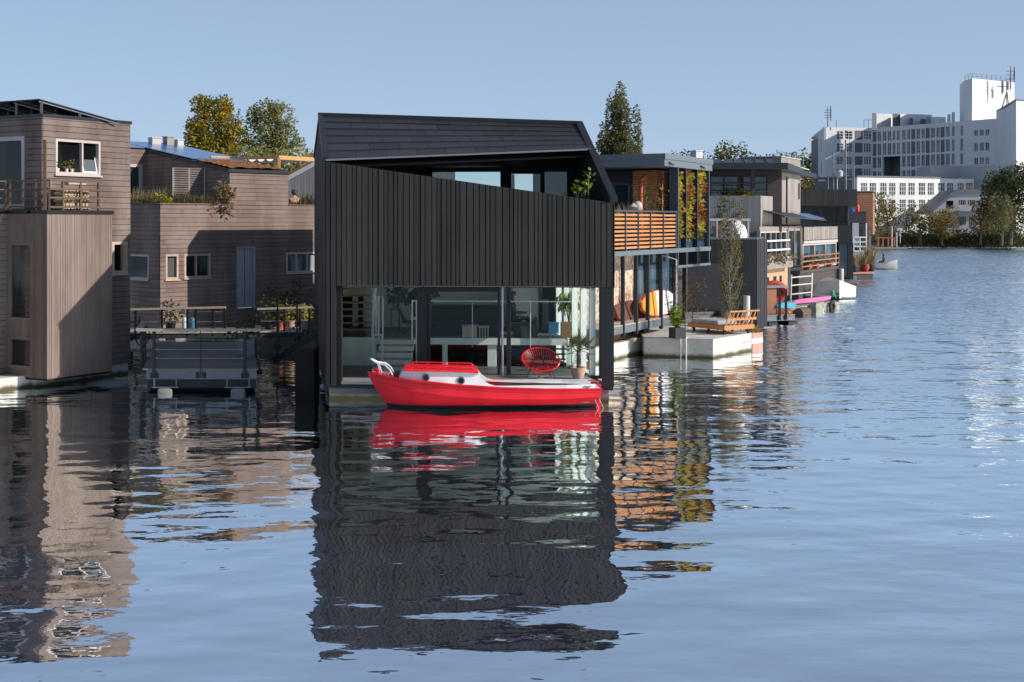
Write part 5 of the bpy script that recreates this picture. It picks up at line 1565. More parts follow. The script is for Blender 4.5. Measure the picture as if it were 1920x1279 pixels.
# planters and pots along the jetty
kj = FJ.off(-.9)
def potplant(x, label, mat, r_, h, potm, n=160, size=.13, name='potted_shrub', z=.745, pr=.2, ph=.32, k=None, group=None, cat='plant'):
    k = k or kj; p = k.P(k.u(x), z); t = thing(name, label, cat, p, group)
    mb = MB(); mb.lathe(p, [(pr * .75, 0), (pr, ph), (pr * .9, ph), (0, ph - .03)], 14); mb.build('pot', M[potm], t)
    mb = MB(); leaves_in(mb, [((p.x, p.y, p.z + ph + h * .45), r_, r_ * .8, h * .55)], n, size, rg, .1); mb.tube([p + V(0, 0, ph - .05), p + V(0, 0, ph + h * .5)], .02, 5, 1); mb.build('foliage', [M[mat], M['bark']], t, fix=False)
    return t
potplant(320, 'dark bushy shrub in a black pot behind the jetty handrail', 'leaf_dark', .5, .75, 'black_trim', 220)
potplant(545, 'yellow flowering shrub in a terracotta pot by the jetty end', 'leaf_yellow', .45, .7, 'terracotta', 200)
potplant(527, 'grey green shrub in a red pot between the jetty posts', 'leaf_olive', .3, .5, 'orange_pot', 120)
potplant(505, 'dark shrub at the break in the jetty handrail', 'leaf_dark', .55, .9, 'black_trim', 240)
potplant(571, 'lime green potted shrub nearest the black house on the jetty', 'leaf_lime', .3, .55, 'terracotta', 110)
kj2 = FR.off(.6)
potplant(560, 'tall dark shrub against the house wall right of the grey door', 'leaf_dark', .55, 1.3, 'black_trim', 240, k=kj2, z=.6)
potplant(520, 'dark shrub against the house wall beside the grey door', 'leaf_dark', .45, 1.2, 'black_trim', 200, k=kj2, z=.6)
kk = FD.off(-3.2)
p = kk.P(kk.u(463), ZD); t = thing('planter_box', 'grey square planter with a dark shrub on the floating deck', 'planter', p)
mb = MB(); mb.cbox(p, .55, .5, .5); mb.build('box', M['steel_grey'], t)
mb = MB(); leaves_in(mb, [((p.x - .1, p.y, p.z + .8), .5, .4, .42)], 220, .12, rg, .1); mb.build('foliage', M['leaf_dark'], t)
for x, mt, lb in ((347, 'white_plastic', 'white watering can shaped tub on the jetty'), (360, 'blue_box', 'pale blue canister beside the jetty post')):
    p = kj.P(kj.u(x), .745); mb = MB(); mb.lathe(p, [(.11, 0), (.12, .3), (.09, .42), (.05, .45)], 12); solo(mb, 'canister', M[mt], lb, 'canister')
# bicycle leaning by the left house
bp0 = V(-12.55, 42.2, .5); bd = V(.45, .89, 0).normalized()
BK = thing('bicycle', 'dark bicycle leaning in the shade at the end of the left house', 'bicycle', bp0)
for o in (-.52, .52):
    c = bp0 + bd * o + V(0, 0, .34); ringp = [c + bd * .33 * math.cos(i * .2618) + Z * .33 * math.sin(i * .2618) for i in range(25)]
    mb = MB(); mb.tube(ringp, .018, 6, caps=False)
    wl = mb.build('wheel', M['rubber'], BK)
    mb = MB()
    for i in range(12): mb.tube([c, c + bd * .32 * math.cos(i * .5236) + Z * .32 * math.sin(i * .5236)], .003, 4)
    mb.build('spokes', M['alu'], wl)
mb = MB(); S_ = bp0 + bd * -.2 + Z * .8; Hd = bp0 + bd * .38 + Z * .85; Bt = bp0 + Z * .3; Rr_ = bp0 + bd * -.52 + Z * .34; Ft = bp0 + bd * .52 + Z * .34
for a, b in ((S_, Hd), (S_, Bt), (Bt, Hd), (Rr_, S_), (Rr_, Bt), (Hd, Ft), (Hd, Hd + Z * .15)): mb.tube([a, b], .016, 6)
mb.build('frame', M['navy'], BK)
hb = Hd + Z * .16; mb = MB(); mb.tube([hb + V(-.25, .1, 0), hb, hb + V(.25, -.1, 0)], .013, 6); mb.build('handlebar', M['alu'], BK)
mb = MB(); mb.ball(S_ + Z * .06, .12, .07, .04); mb.build('saddle', M['rubber'], BK)
# white masonry base plinth jetty ground under bicycle
mb = MB(); mb.box(V(-13.6, 41.6, .40), V(1.9, 0, 0), V(0, 2.9, 0), Z * .1); mb.lathe(V(-13, 42, -.6), [(.1, 0), (.1, 1.0)], 10); mb.lathe(V(-12, 44, -.6), [(.1, 0), (.1, 1.0)], 10); solo(mb, 'landing', M['deck_light'], 'small pale wooden landing carrying the bicycle behind the left house', 'landing')
# ================================================================== orange slat house
rg = random.Random(77)
D3 = V(.459, .888, 0).normalized(); N3 = V(D3.y, -D3.x, 0)
A3 = G(1153, 57.5)
FO = Fc(A3, D3); FO.n = N3.copy()
H3 = thing('steel_framed_house', 'houseboat with blue grey steel fins, orange slat balcony and planted wall panels', 'house', A3 + D3 * 4)
ZB1, ZB0 = 3.66, 3.50                                     # balcony beam
ZW1, ZW0 = 1.19, .94                                     # walkway beam
ZRL = 4.97
IN = -1.0
FI = FO.off(IN)
uEnd = 9.7; uT = 4.6; uS = -1.3
# ground floor walls behind the fins
mb = MB(); ua, ub_ = FI.u(1120), FI.u(1193)
mb.box(FI.P(uS, ZW1 - .3, 0), FI.d * (ub_ - uS), Z * (ZB0 - ZW1 + .3), FI.n * -.25); mb.build('stone_wall', M['flint'], H3)
window(FI, (ub_, ZW1, FI.u(1266), ZB0), H3, M['navy'], M['pane_teal'], .08, (.30, .62), (), .12, .04, name='window')
mb = MB(); mb.box(FI.P(FI.u(1266), .5, .0), FI.d * .8, Z * 3.1, FI.n * -.2); mb.build('wall', M['charcoal'], H3)
# lower wall at the waterline
FLo = FO.off(-.75)
r = FLo.rect(1174, 622, 1207, 650)
mb = wall_mesh(FLo, [rectp(uS, .55, FLo.u(1212), ZW0)], [(FLo.u(1174), .62, FLo.u(1207), .98)], .11, 'v', .15, .15, .008); mb.build('lower_wall', [M['brown_boards'], M['h1_back']], H3)
window(FLo, (FLo.u(1174), .62, FLo.u(1207), .98), H3, M['navy'], M['pane'], .05, (.5,), (), .08, .02)
mb = MB(); k0 = FO.off(-.45)
mb.prism([k0.P(uS, -.7), k0.P(k0.u(1210), -.7), k0.P(k0.u(1210), -.7, -6), k0.P(uS, -.7, -6)], Z * 1.25); mb.build('pontoon', M['concrete'], H3)
# volume behind, and its end walls
mb = MB()
mb.prism([FI.P(uS, .5, -.3), FI.P(uEnd, .5, -.3), FI.P(uEnd, .5, -6.5), FI.P(uS, .5, -6.5)], Z * 3.0); mb.build('core', M['charcoal'], H3)
# steel: beams and fins
mb = MB()
mb.box(FO.P(uS, ZB0, .02), FO.d * (uEnd - uS), Z * (ZB1 - ZB0), FO.n * -.16)
mb.box(FO.P(uS, ZW0, .0), FO.d * (FO.u(1264) - uS), Z * (ZW1 - ZW0), FO.n * -.14)
zl = FO.hit(1300, 497)[1]; mb.box(FO.P(FO.u(1270), zl - .06, .01), FO.d * (uEnd - FO.u(1270)), Z * .09, FO.n * -.14)
mb.build('beam', M['h3_fascia'], H3)
mb = MB(); mb.box(FO.P(uS, ZW1, -.01), FO.d * (FO.u(1262) - uS), Z * .03, FO.n * -1.0); mb.build('walkway', M['deck_light'], H3)
for x in (1169, 1193.5, 1215.5, 1240.5, 1266.5):
    mb = MB(); u = FO.u(x); mb.box(FO.P(u - .045, ZW0 - .12, .035), FO.d * .10, Z * (ZB0 - ZW0 + .12), FO.n * -.12); mb.build('fin', M['navy'], H3)
for x in (1272, 1287, 1308, 1330):
    mb = MB(); u = FO.u(x); mb.box(FO.P(u - .04, zl + .032, .0), FO.d * .08, Z * (6.72 - zl - .032), FO.n * -.34); mb.build('fin', M['h3_steel'] if x in (1272, 1330) else M['navy'], H3)
mb = MB(); mb.tube([FO.P(FO.u(1262), ZB0 - .1, -.4), FO.P(FO.u(1265), ZB0 - .25, .06), FO.P(FO.u(1265.5), 1.35, .06)], .035, 8); mb.build('downpipe', M['metal_pale'], H3)
# balcony: orange slats in dark frames
mb = MB()
bx_s = [uS, FO.u(1173), FO.u(1197), FO.u(1220), FO.u(1244), FO.u(1268)]
for i in range(9):
    z = ZB1 + .07 + i * .137
    for j in range(5): mb.box(FO.P(bx_s[j] + .03, z, -.02), FO.d * (bx_s[j + 1] - bx_s[j] - .06), Z * .070, FO.n * -.03)
mb.build('slats', M['orange_wood'], H3)
mb = MB()
for u in bx_s: mb.box(FO.P(u - .03, ZB1, .02), FO.d * .06, Z * (ZRL - ZB1), FO.n * -.10)
mb.box(FO.P(uS, ZRL, .03), FO.d * (bx_s[-1] - uS + .03), Z * .05, FO.n * -.12); mb.build('railing', M['h3_steel'], H3)
mb = MB(); mb.prism([FO.P(uS, ZB1 - .1, -.2), FO.P(uEnd, ZB1 - .1, -.2), FO.P(uEnd, ZB1 - .1, -7), FO.P(uS, ZB1 - .1, -7)], Z * .07); mb.build('terrace', M['deck_grey'], H3)
# upper storey
FU = FO.off(-.95)
uC = FU.u(1232)
FUB = Fc(FU.P(uC, 0), -N3); FUB.n = -D3
rwin = FUB.rect(1137, 316, 1184, 384)
zc = 6.55
wx0, wx1 = min(FUB.u(1187), FUB.u(1137)), FUB.u(1137)
mb = MB()
wb0 = FUB.u(1187)
panel(mb, FUB, [rectp(0, ZB1, wb0, zc)], (), .15, -.002, 1); boards(mb, FUB, [rectp(0, ZB1, wb0, zc)], .095, 'h', (), .012, .025); mb.build('timber_wall', [M['orange_wood'], M['h1_back']], H3)
mb = MB(); panel(mb, FU, [rectp(uC, ZB1, FU.u(1256), zc)], (), .15, -.002, 1); boards(mb, FU, [rectp(uC, ZB1, FU.u(1256), zc)], .095, 'h', (), .012, .025); mb.build('timber_wall', [M['orange_wood'], M['h1_back']], H3)
mb = MB(); panel(mb, FUB, [rectp(wb0, ZB1, wb0 + 3.4, zc)], [(wb0 + .12, ZB1 + .1, wb0 + 2.0, zc - .45)], .15); mb.build('wall', M['navy'], H3)
window(FUB, (wb0 + .12, ZB1 + .1, wb0 + 2.0, zc - .45), H3, M['h3_steel'], M['pane_teal'], .08, (.35,), (), .1, .03)
mb = MB(); mb.box(FU.P(FU.u(1256), ZB1, .0), FU.d * (uEnd - FU.u(1256)), Z * (zc - ZB1), FU.n * -.15); mb.build('wall', M['brown_boards'], H3)
FEn = Fc(FO.P(uEnd, 0, -.95), -N3); FEn.n = D3.copy(); mb = MB(); panel(mb, FEn, [rectp(0, .5, 6, zc)], (), .15); mb.build('wall', M['charcoal'], H3)
# roof with deep blue grey fascia
R0 = FO.P(FO.u(1245), 0, .02); zr0, zr1 = 6.63, 7.05
rc = [R0, FO.P(uEnd + .15, 0, .02), FO.P(uEnd + .15, 0, -7), R0 - N3 * 7.0]
mb = MB(); mb.prism([p + Z * zr0 for p in rc], Z * (zr1 - zr0)); 
rf = mb.build('roof', M['h3_fascia'], H3)
mb = MB(); k = Fc(R0, D3); k.n = N3.copy(); mb.box(k.P(-.03, zr1 - .17, .035), k.d * (uEnd - FO.u(1245) + .2), Z * .20, k.n * -.03)
k = Fc(R0, -N3); k.n = -D3; mb.box(k.P(-.035, zr1 - .17, .03), k.d * 7, Z * .20, k.n * -.03)
for u in (.4, 3.9): mb.bar(FO.P(FO.u(1245) + u, zr1 - .28, .04), FO.P(FO.u(1245) + u + .22, zr1 - .36, .12), .07, .05, 1)
mb.build('fascia', [M['h3_fascia'], M['rail_black']], rf)
kk = FO.off(-1.2); u = kk.u(1306); mb = MB(); mb.cbox(kk.P(u, zr1), .34, .40, .46, .5, 0); mb.cbox(kk.P(u, zr1 + .46), .40, .46, .04, .5, 0)
mb.build('chimney', M['metal_pale'], rf)
# planted wall panels
for x0, x1 in ((1274, 1285.5), (1289, 1306.5), (1310, 1328.5)):
    a, b = FO.u(x0), FO.u(x1); z0_, z1_ = FO.hit((x0 + x1) / 2, 447)[1], FO.hit((x0 + x1) / 2, 322)[1]
    mb = MB(); mb.box(FO.P(a, z0_, -.40), FO.d * (b - a), Z * (z1_ - z0_), FO.n * -.06, 1)
    for i in range(700):
        u, z = rg.uniform(a, b), rg.uniform(z0_, z1_); c_ = noise.noise(V(u * 1.3, z * 1.1, x0)) * .8 + .5 + rg.uniform(-.22, .22)
        mb.leaf(FO.P(u, z, -.40 + rg.uniform(0, .26) + .12 * noise.noise(V(u * 3, z * 3, 0))), N3 * rg.uniform(.2, 1) + V(rg.uniform(-.8, .8), rg.uniform(-.5, .5), rg.uniform(-1.0, .5)), .10, .17, 0, min(1, max(0, c_)))
    mb.build('planted_panel', [M['leaf_wall'], M['black_back']], H3, fix=False)
mb = MB(); a, b = FO.u(1272), uEnd; mb.box(FO.P(a, ZB1 + .0, -.1), FO.d * (b - a), Z * .62, FO.n * -.015); mb.build('glass_balustrade', M['glass_teal'], H3)
mb = MB(); p = FUB.P(FUB.u(1202), ZB1, .9)
kk = FUB.off(.8); mb.tube([kk.P(kk.u(1202), ZB1), kk.P(kk.u(1202), kk.hit(1202, 337)[1]), kk.P(kk.u(1206), kk.hit(1202, 330)[1], -.2)], .075, 10)
solo(mb, 'stove_pipe', plain('red_pipe', (.45, .07, .03), .5), 'tall rusty red stove pipe on the orange slat balcony', 'stove pipe')
# balcony plants
kk = FO.off(-.55)
p = kk.P(kk.u(1218), ZB1); t = thing('olive_shrub', 'airy olive shrub beside the red pipe on the slat balcony', 'plant', p)
mb = MB(); sprig(mb, p + V(0, 0, .4), 2.0, 150, rg, .07, .17, .6, 10, 0, 1, .35); mb.build('foliage', [M['leaf_olive'], M['bark']], t)
mb = MB(); mb.lathe(p, [(.2, 0), (.26, .45), (.22, .44)], 12); mb.build('pot', M['charcoal'], t)
mb = MB()
for i in range(12): grass_clump(mb, kk.P(kk.u(1160 + i * 2.6), ZB1 + .75), rg.uniform(.5, .95), 30, .14, 0, .03)
mb.box(kk.P(kk.u(1158), ZB1, .15), kk.d * 1.6, Z * .78, kk.n * -.4, 1); solo(mb, 'grass_planter', [M['leaf_dry'], M['charcoal']], 'straw coloured grasses in a trough beside the black house on the slat balcony', 'planter', fix=False)
p = kk.P(kk.u(1188), ZB1 + .0); mb = MB(); mb.lathe(p, [(.03, 0), (.03, 1.35), (.16, 1.5), (.05, 1.62)], 10); mb.ball(p + V(.15, 0, 1.5), .16, .1, .2); solo(mb, 'garden_parasol', M['frame_grey'], 'folded grey garden parasol on the slat balcony', 'parasol')
# paddle boards on the walkway
def board(name, label, c, axis, up, ln, wd, m1, m2, m3, th=.1):
    axis = axis.normalized(); up = up.normalized(); nn = axis.cross(up).normalized()
    t = thing(name, label, 'paddle board', c)
    def out(k, s, f0, f1, n=14):
        pts = []
        for i in range(n + 1):
            f = f0 + (f1 - f0) * i / n; x = f * 2 - 1; w_ = wd / 2 * max(.02, (1 - abs(x) ** 2.6)) ** .6 * k
            pts.append((x * ln / 2, w_ * s))
        return pts
    def piece(f0, f1, mat, nm, k, o, th_):
        a = out(k, 1, f0, f1); b = out(k, -1, f0, f1)[::-1]; ps = [c + axis * x + up * y + nn * (o - th_ / 2) for x, y in a + b]
        mb = MB(); mb.prism(ps, nn * th_, 0, .5); return mb.build(nm, mat, t)
    piece(0, 1, m3, 'rim', 1.0, 0, th)
    piece(.02, .42, m2, 'tail', .93, 0, th + .03); piece(.421, .985, m1, 'nose', .93, 0, th + .03)
    return t
kk = FO.off(-.35); a = kk.hit(1204, 590); b = kk.hit(1262, 577)
c = (kk.P(a[0], 1.70) + kk.P(b[0], 1.70)) / 2
board('paddle_board', 'white and orange paddle board standing on edge behind the steel fins', c, D3, Z + N3 * -.12, (b[0] - a[0]) * 1.12, .94, M['white_plastic'], M['sup_orange'], M['red_tent'])
kk = FO.off(-.75); a = kk.hit(1160, 600); c = kk.P((kk.u(1160) + kk.u(1202)) / 2, 1.50)
board('paddle_board', 'dark brown board lying on edge against the stone wall', c, D3, Z * .9 + N3 * -.3, 3.0, .75, M['brown_cloth'], M['brown_cloth'], M['dark_red'], .08)

# ================================================================== concrete dock
D0, DL_, DR_ = G(1337, 55.4), G(1208, 54.6), G(1409, 52.4)
ZK = .66
mb = MB()
bk0, bk1 = DR_ + V(.2, 8.2, 0), DL_ + V(.2, 9.6, 0)
mb.prism([p + Z * -.7 for p in (DL_, D0, DR_, bk0, bk1)], Z * (ZK + .7 - .03)); 
DKc = thing('concrete_dock', 'pale concrete floating dock carrying a bench, planter and birch', 'dock', D0)
mb.build('body', M['concrete'], DKc)
mb = MB(); mb.prism([p + Z * (ZK - .028) for p in (DL_, D0, DR_, bk0, bk1)], Z * .028); mb.build('top', M['pave'], DKc)
FK = Fc(DL_, D0 - DL_); FK2 = Fc(D0, DR_ - D0)
mb = MB(); u = FK2.u(1391)
# two short rows of worn, unreadable lettering strokes
for i in range(9):
    x = u + i * (FK2.u(1405.5) - u) / 8.6; hh = .10; w_ = .022
    mb.box(FK2.P(x, .30, .003), FK2.d * w_, Z * hh, FK2.n * -.002)
    if i % 2: mb.box(FK2.P(x + w_, .30 + hh * (.4 if i % 4 == 1 else .78), .003), FK2.d * .05, Z * .022, FK2.n * -.002)
    else: mb.box(FK2.P(x + w_ + .03, .30, .003), FK2.d * w_, Z * hh, FK2.n * -.002)
mb.build('lettering', M['letter_grey'], DKc)
mb = MB()
for x, y in ((1217, 655), (1302, 656), (1332, 655)): u, z = FK.hit(x, y); mb.lathe(FK.P(u, z, -.01), [(.02, 0), (.02, .014)], 8, 0, .5, FK.n)
mb.build('tie_holes', M['black_trim'], DKc)
mb = MB()
for x in (1277, 1287):
    u = FK.u(x); mb.tube([FK.P(u, ZK, -.3), FK.P(u, ZK + .02, -.28), FK.P(u, ZK + .02, .02), FK.P(u, ZK - .06, .10), FK.P(u, ZK - .2, .05), FK.P(u, -.6, .05)], .018, 7)
for z in (-.05, -.3): mb.bar(FK.P(FK.u(1277), z, .05), FK.P(FK.u(1287), z, .05), .03)
sl = solo(mb, 'swim_ladder', M['white_paint'], 'white swim ladder hooked over the front of the concrete dock', 'ladder')
def dockp(px, py):                                       # point of the dock top under a photo pixel
    s = (py - HY) / (H - ZK); return V((px - CX) / s, F / s, ZK)
p = dockp(1270, 634); t = thing('planter', 'dark square planter with tall yellow green grass on the dock', 'planter', p)
mb = MB(); mb.cbox(p, .42, .42, .36, .45); mb.build('box', M['charcoal'], t)
mb = MB()
for i in range(60):
    a = rg.uniform(0, 6.28); h_ = rg.uniform(.3, 1.0); b_ = p + V(rg.gauss(0, .05), rg.gauss(0, .05), .34); tp_ = b_ + V(math.cos(a) * .25 * h_ - .08, math.sin(a) * .2, h_)
    mb.tube([b_, b_.lerp(tp_, .6) + V(0, 0, .05), tp_], [.006, .005, .003], 4)
    for k in range(5): mb.leaf(b_.lerp(tp_, rg.uniform(.4, 1)), V(rg.uniform(-1, 1), rg.uniform(-1, 1), rg.uniform(-.6, .5)), .04, .20)
mb.build('foliage', M['leaf_bright'], t)
# timber lounge bench with grey cushion
da = math.radians(8)
p0 = dockp(1290, 621); p1 = dockp(1345, 627); 
bd_ = (V(p1.x - p0.x, p1.y - p0.y, 0)).normalized(); bw_ = V(-bd_.y, bd_.x, 0)
ln = 1.95; LB = thing('lounge_bench', 'large timber lounge bench with slatted end rest and grey cushion', 'bench', p0 + bd_ * ln / 2)
q0 = V(p0.x, p0.y, ZK); 
mb = MB()
for k in range(8): mb.box(q0 + bw_ * (k * .17) + Z * .26, bd_ * ln, bw_ * .155, Z * .06)
mb.box(q0 + Z * .17 - bw_ * .02, bd_ * ln, bw_ * .04, Z * .15); mb.box(q0 + Z * .17 + bd_ * (ln - .04), bd_ * .05, bw_ * 1.4, Z * .152)
mb.build('platform', M['orange_wood'], LB)
for fx in (.1, .5, .92):
    for fy in (.05, 1.2):
        mb = MB(); mb.box(q0 + bd_ * (ln * fx) + bw_ * fy, bd_ * .07, bw_ * .07, Z * .18); mb.build('leg', M['rail_black'], LB)
mb = MB()
for k in range(7): mb.bar(q0 + bd_ * (ln - .02) + bw_ * (.05 + k * .2) + Z * .3, q0 + bd_ * (ln + .24) + bw_ * (.05 + k * .2) + Z * .82, .05, .03)
mb.bar(q0 + bd_ * (ln + .25) + Z * .83, q0 + bd_ * (ln + .25) + bw_ * 1.4 + Z * .83, .06, .05); mb.bar(q0 + bd_ * (ln + .1) + Z * .55, q0 + bd_ * (ln + .1) + bw_ * 1.4 + Z * .55, .04, .10)
mb.build('end_rest', M['orange_wood'], LB)
mb = MB(); c0 = q0 + bd_ * .02 + bw_ * .12 + Z * .322
rows = []
for f, h_ in ((0, .02), (.01, .10), (.03, .125), (.5, .13), (.97, .125), (.99, .10), (1, .02)):
    x = c0 + bd_ * (1.45 * f); rows.append([x, x + Z * h_, x + bw_ * .05 + Z * (h_ + .02), x + bw_ * .85 + Z * (h_ + .02), x + bw_ * .9 + Z * h_, x + bw_ * .9])
mb.strip(rows, 0, .5, False); mb.add(rows[0], [list(range(6))], 0, .5); mb.add(rows[-1], [list(range(6))], 0, .5); solo(mb, 'seat_cushion', M['cushion'], 'long grey seat cushion lying on the timber lounge bench', 'cushion')
mb = MB(); c0 = dockp(1285, 607)
for k in range(3): mb.box(V(c0.x, c0.y, ZK + .12 + k * .11), V(1.55, .25, 0), V(-.03, .3, 0), Z * .095)
mb.box(V(c0.x, c0.y, ZK), V(1.5, .25, 0), V(-.03, .28, 0), Z * .118); solo(mb, 'low_wall', M['deck_grey'], 'weathered sleeper planter edge behind the lounge bench', 'planter edge')
p = dockp(1353, 606); mb = MB(); mb.cbox(p, .8, .4, .26, .2, 1); mb.lathe(p + Z * .26, [(.34, 0), (.32, .12), (.22, .24), (.02, .28)], 14); solo(mb, 'fire_bowl', [M['charcoal'], M['orange_wood']], 'dark domed lid on a timber box behind the lounge bench', 'grill')
p = dockp(1400, 604); mb = MB(); mb.lathe(p, [(.13, 0), (.13, 1.0), (.125, 1.04), (0, 1.05)], 18); solo(mb, 'mooring_post', M['concrete'], 'pale round mooring post at the far end of the dock', 'post')
p = dockp(1395, 622)
mb = MB(); leaves_in(mb, [((p.x, p.y, ZK + .22), .22, .22, .24), ((p.x + .12, p.y + .2, ZK + .35), .18, .18, .22)], 260, .09, rg, .1, .9, 0, .3)
solo(mb, 'heather', M['leaf_heather'], 'purple heather at the far end of the dock', 'plant', fix=False)
# slender birch
p = dockp(1368, 612)
def branch_tree(name, label, p, h, lean, nb, leafn, mat, bark, lsz, spread, r0, cat='tree', up=.75, t0=.15, lasp=.6):
    t = thing(name, label, cat, p)
    mb = MB(); tr = [p + V(lean * f * f * h + .03 * math.sin(f * 9), .03 * math.cos(f * 7), h * f) for f in [i / 8 for i in range(9)]]
    mb.tube(tr, [r0 * (1 - .8 * i / 8) for i in range(9)], 8)
    lb = MB()
    for k in range(nb):
        f = t0 + (1 - t0) * (k + rg.random()) / nb; b = tr[int(f * 7.99)].lerp(tr[min(8, int(f * 7.99) + 1)], f * 8 % 1 if f < 1 else 0)
        a = rg.uniform(0, 6.28); l_ = spread * rg.uniform(.6, 1.1) * (.75 + .5 * f - .55 * f * f); tip = b + V(math.cos(a) * l_, math.sin(a) * l_, l_ * up * rg.uniform(1.0, 2.2)); mid = b.lerp(tip, .5) + V(math.cos(a) * .06, math.sin(a) * .06, -.04)
        mb.tube([b, mid, tip], [r0 * .3, r0 * .18, r0 * .07], 4)
        for i in range(leafn):
            q_ = mid.lerp(tip, rg.uniform(-.3, 1.08)) + V(rg.gauss(0, .05), rg.gauss(0, .05), rg.gauss(0, .05)); lb.leaf(q_, V(rg.uniform(-1, 1), rg.uniform(-1, 1), rg.uniform(-1, .4)), lsz * lasp, lsz * rg.uniform(.7, 1.3), 0)
    mb.build('trunk', M[bark], t); lb.build('crown', M[mat], t, fix=False)
    return t
branch_tree('birch_tree', 'slender young birch with thin olive leaves behind the lounge bench', p, 3.7, .01, 85, 26, 'leaf_olive', 'birch', .085, .55, .045, up=1.3, t0=.05)
p = dockp(1283, 630); branch_tree('bare_shrub', 'reddish nearly bare shrub rising behind the dark planter', p, 2.1, .02, 22, 12, 'leaf_twig', 'leaf_twig', .07, .75, .02, 'shrub', .7, .2)
p = dockp(1298, 616); branch_tree('bare_shrub', 'thin twiggy shrub with few leaves in front of the charcoal wall', p, 1.5, .06, 16, 8, 'leaf_olive', 'leaf_twig', .08, .6, .018, 'shrub', .6, .2)
# brick-red float with flowers off the end of the dock
PF = thing('flower_float', 'small terracotta float with orange flowers moored beyond the dock', 'planter', G(1420, 51.6))
a = G(1411, 52.1); b = G(1428, 51.6)
fk = Fc(a, b - a); wl = (b - a).length
mb = MB(); 
for z0_, z1_, mi in ((-.3, .24, 0), (.245, .42, 1), (.425, .62, 0)): mb.prism([fk.P(0, z0_), fk.P(wl, z0_, .05), fk.P(wl, z0_, -.6), fk.P(0, z0_, -.6)], Z * (z1_ - z0_), mi)
mb.build('box', [plain('pink_brick', (.50, .27, .22), .8, 0, .15, 8), M['white_paint']], PF)
c = fk.P(wl / 2, .72, -.2); mb = MB(); leaves_in(mb, [((c.x, c.y, c.z), .26, .3, .2)], 220, .08, rg, .1); mb.build('flowers', M['leaf_yellow'], PF, fix=False)

# ================================================================== charcoal lower house and grey timber house above
s4 = 44.0
F4 = Fc(G(1255, s4), V(1, -.03, 0)); 
H4 = thing('grey_timber_house', 'grey weathered timber houseboat with charcoal base, glazed porch and wide dark roof', 'house', G(1420, 42.5))
ux, uy = F4.u(1365), F4.u(1418)
zt = F4.hit(1300, 449)[1]
mb = MB(); panel(mb, F4, [rectp(-1, .9, ux, 2.9)], (), .2); mb.build('rendered_wall', M['charcoal'], H4)
mb = wall_mesh(F4, [rectp(-1, .1, ux, .9), rectp(-1, 2.9, ux, zt), rectp(ux, .1, uy, zt)], [], .12, 'v', .1, .2, .01); mb.build('boarded_wall', [M['charcoal_boards'], M['black_back']], H4)
C4 = F4.P(uy, 0)
D4 = D3.copy(); F4R = Fc(C4, D4)
F4R.n = N3.copy()
mb = wall_mesh(F4R, [rectp(.03, .1, 1.6, zt)], [], .12, 'v', .1, .2, .01); mb.build('boarded_wall', [M['charcoal_boards'], M['black_back']], H4)
mb = MB(); mb.prism([V(p_.x, p_.y, -.7) for p_ in (F4.P(-1, 0, -.1), F4.P(uy - .1, 0, -.1), C4 + D4 * 1.5 - N3 * .1, F4.P(-1, 0, -3))], Z * 1.1); mb.build('pontoon', M['concrete_dark'], H4)
# terrace top on the charcoal box
mb = MB(); mb.prism([F4.P(-1, zt, .03), F4.P(uy + .03, zt, .03), F4.P(uy + .9, zt, -3.5), F4.P(-1, zt, -3.5)], Z * .06); mb.build('terrace', M['steel_grey'], H4)
s5 = 33.5
F5 = Fc(G(1310, s5), V(1, -.02, 0))
C5 = F5.P(F5.u(1425), 0); F5R = Fc(C5, D4); F5R.n = N3.copy()
mb = MB(); mb.prism([V(p_.x, p_.y, -.7) for p_ in (C5 - N3 * .1, C5 + D4 * 19 - N3 * .1, C5 + D4 * 19 - N3 * 6, C5 - N3 * 6)], Z * 1.1); mb.build('pontoon', M['concrete_dark'], H4)
zp, zb5 = F5.hit(1400, 367)[1], F5.hit(1400, 436)[1]
mb = wall_mesh(F5, [rectp(0, zb5, F5.u(1425), zp)], [], .11, 'v', .2, .2, .01); mb.build('grey_wall', [M['grey_boards'], M['h1_back']], H4)
uTw, uTe = F5R.u(1464), F5R.u(1500)
zTw = F5R.hit(1480, 297)[1]
uG = F5R.u(1476)
mb = wall_mesh(F5R, [rectp(.02, zb5, uTw, zp), rectp(uTw, 4.45, uTe, zTw)], [], .13, 'v', .25, .2, .01); mb.build('timber_wall', [M['pale_boards'], M['h1_back']], H4)
FTw = Fc(F5R.P(uTw, 0), -N3); FTw.n = -D4; mb = wall_mesh(FTw, [rectp(.02, zp, 2.5, zTw)], [], .13, 'v', .25, .2, .01); mb.build('timber_wall', [M['pale_boards'], M['h1_back']], H4)
mb = MB(); mb.box(F5R.P(F5R.u(1473), 4.5, .03), F5R.d * .16, Z * 2.8, F5R.n * .06); mb.box(F5R.P(uTe - .5, 6.0, .03), F5R.d * .12, Z * 1.0, F5R.n * .06); mb.build('gutter', M['rail_black'], H4)
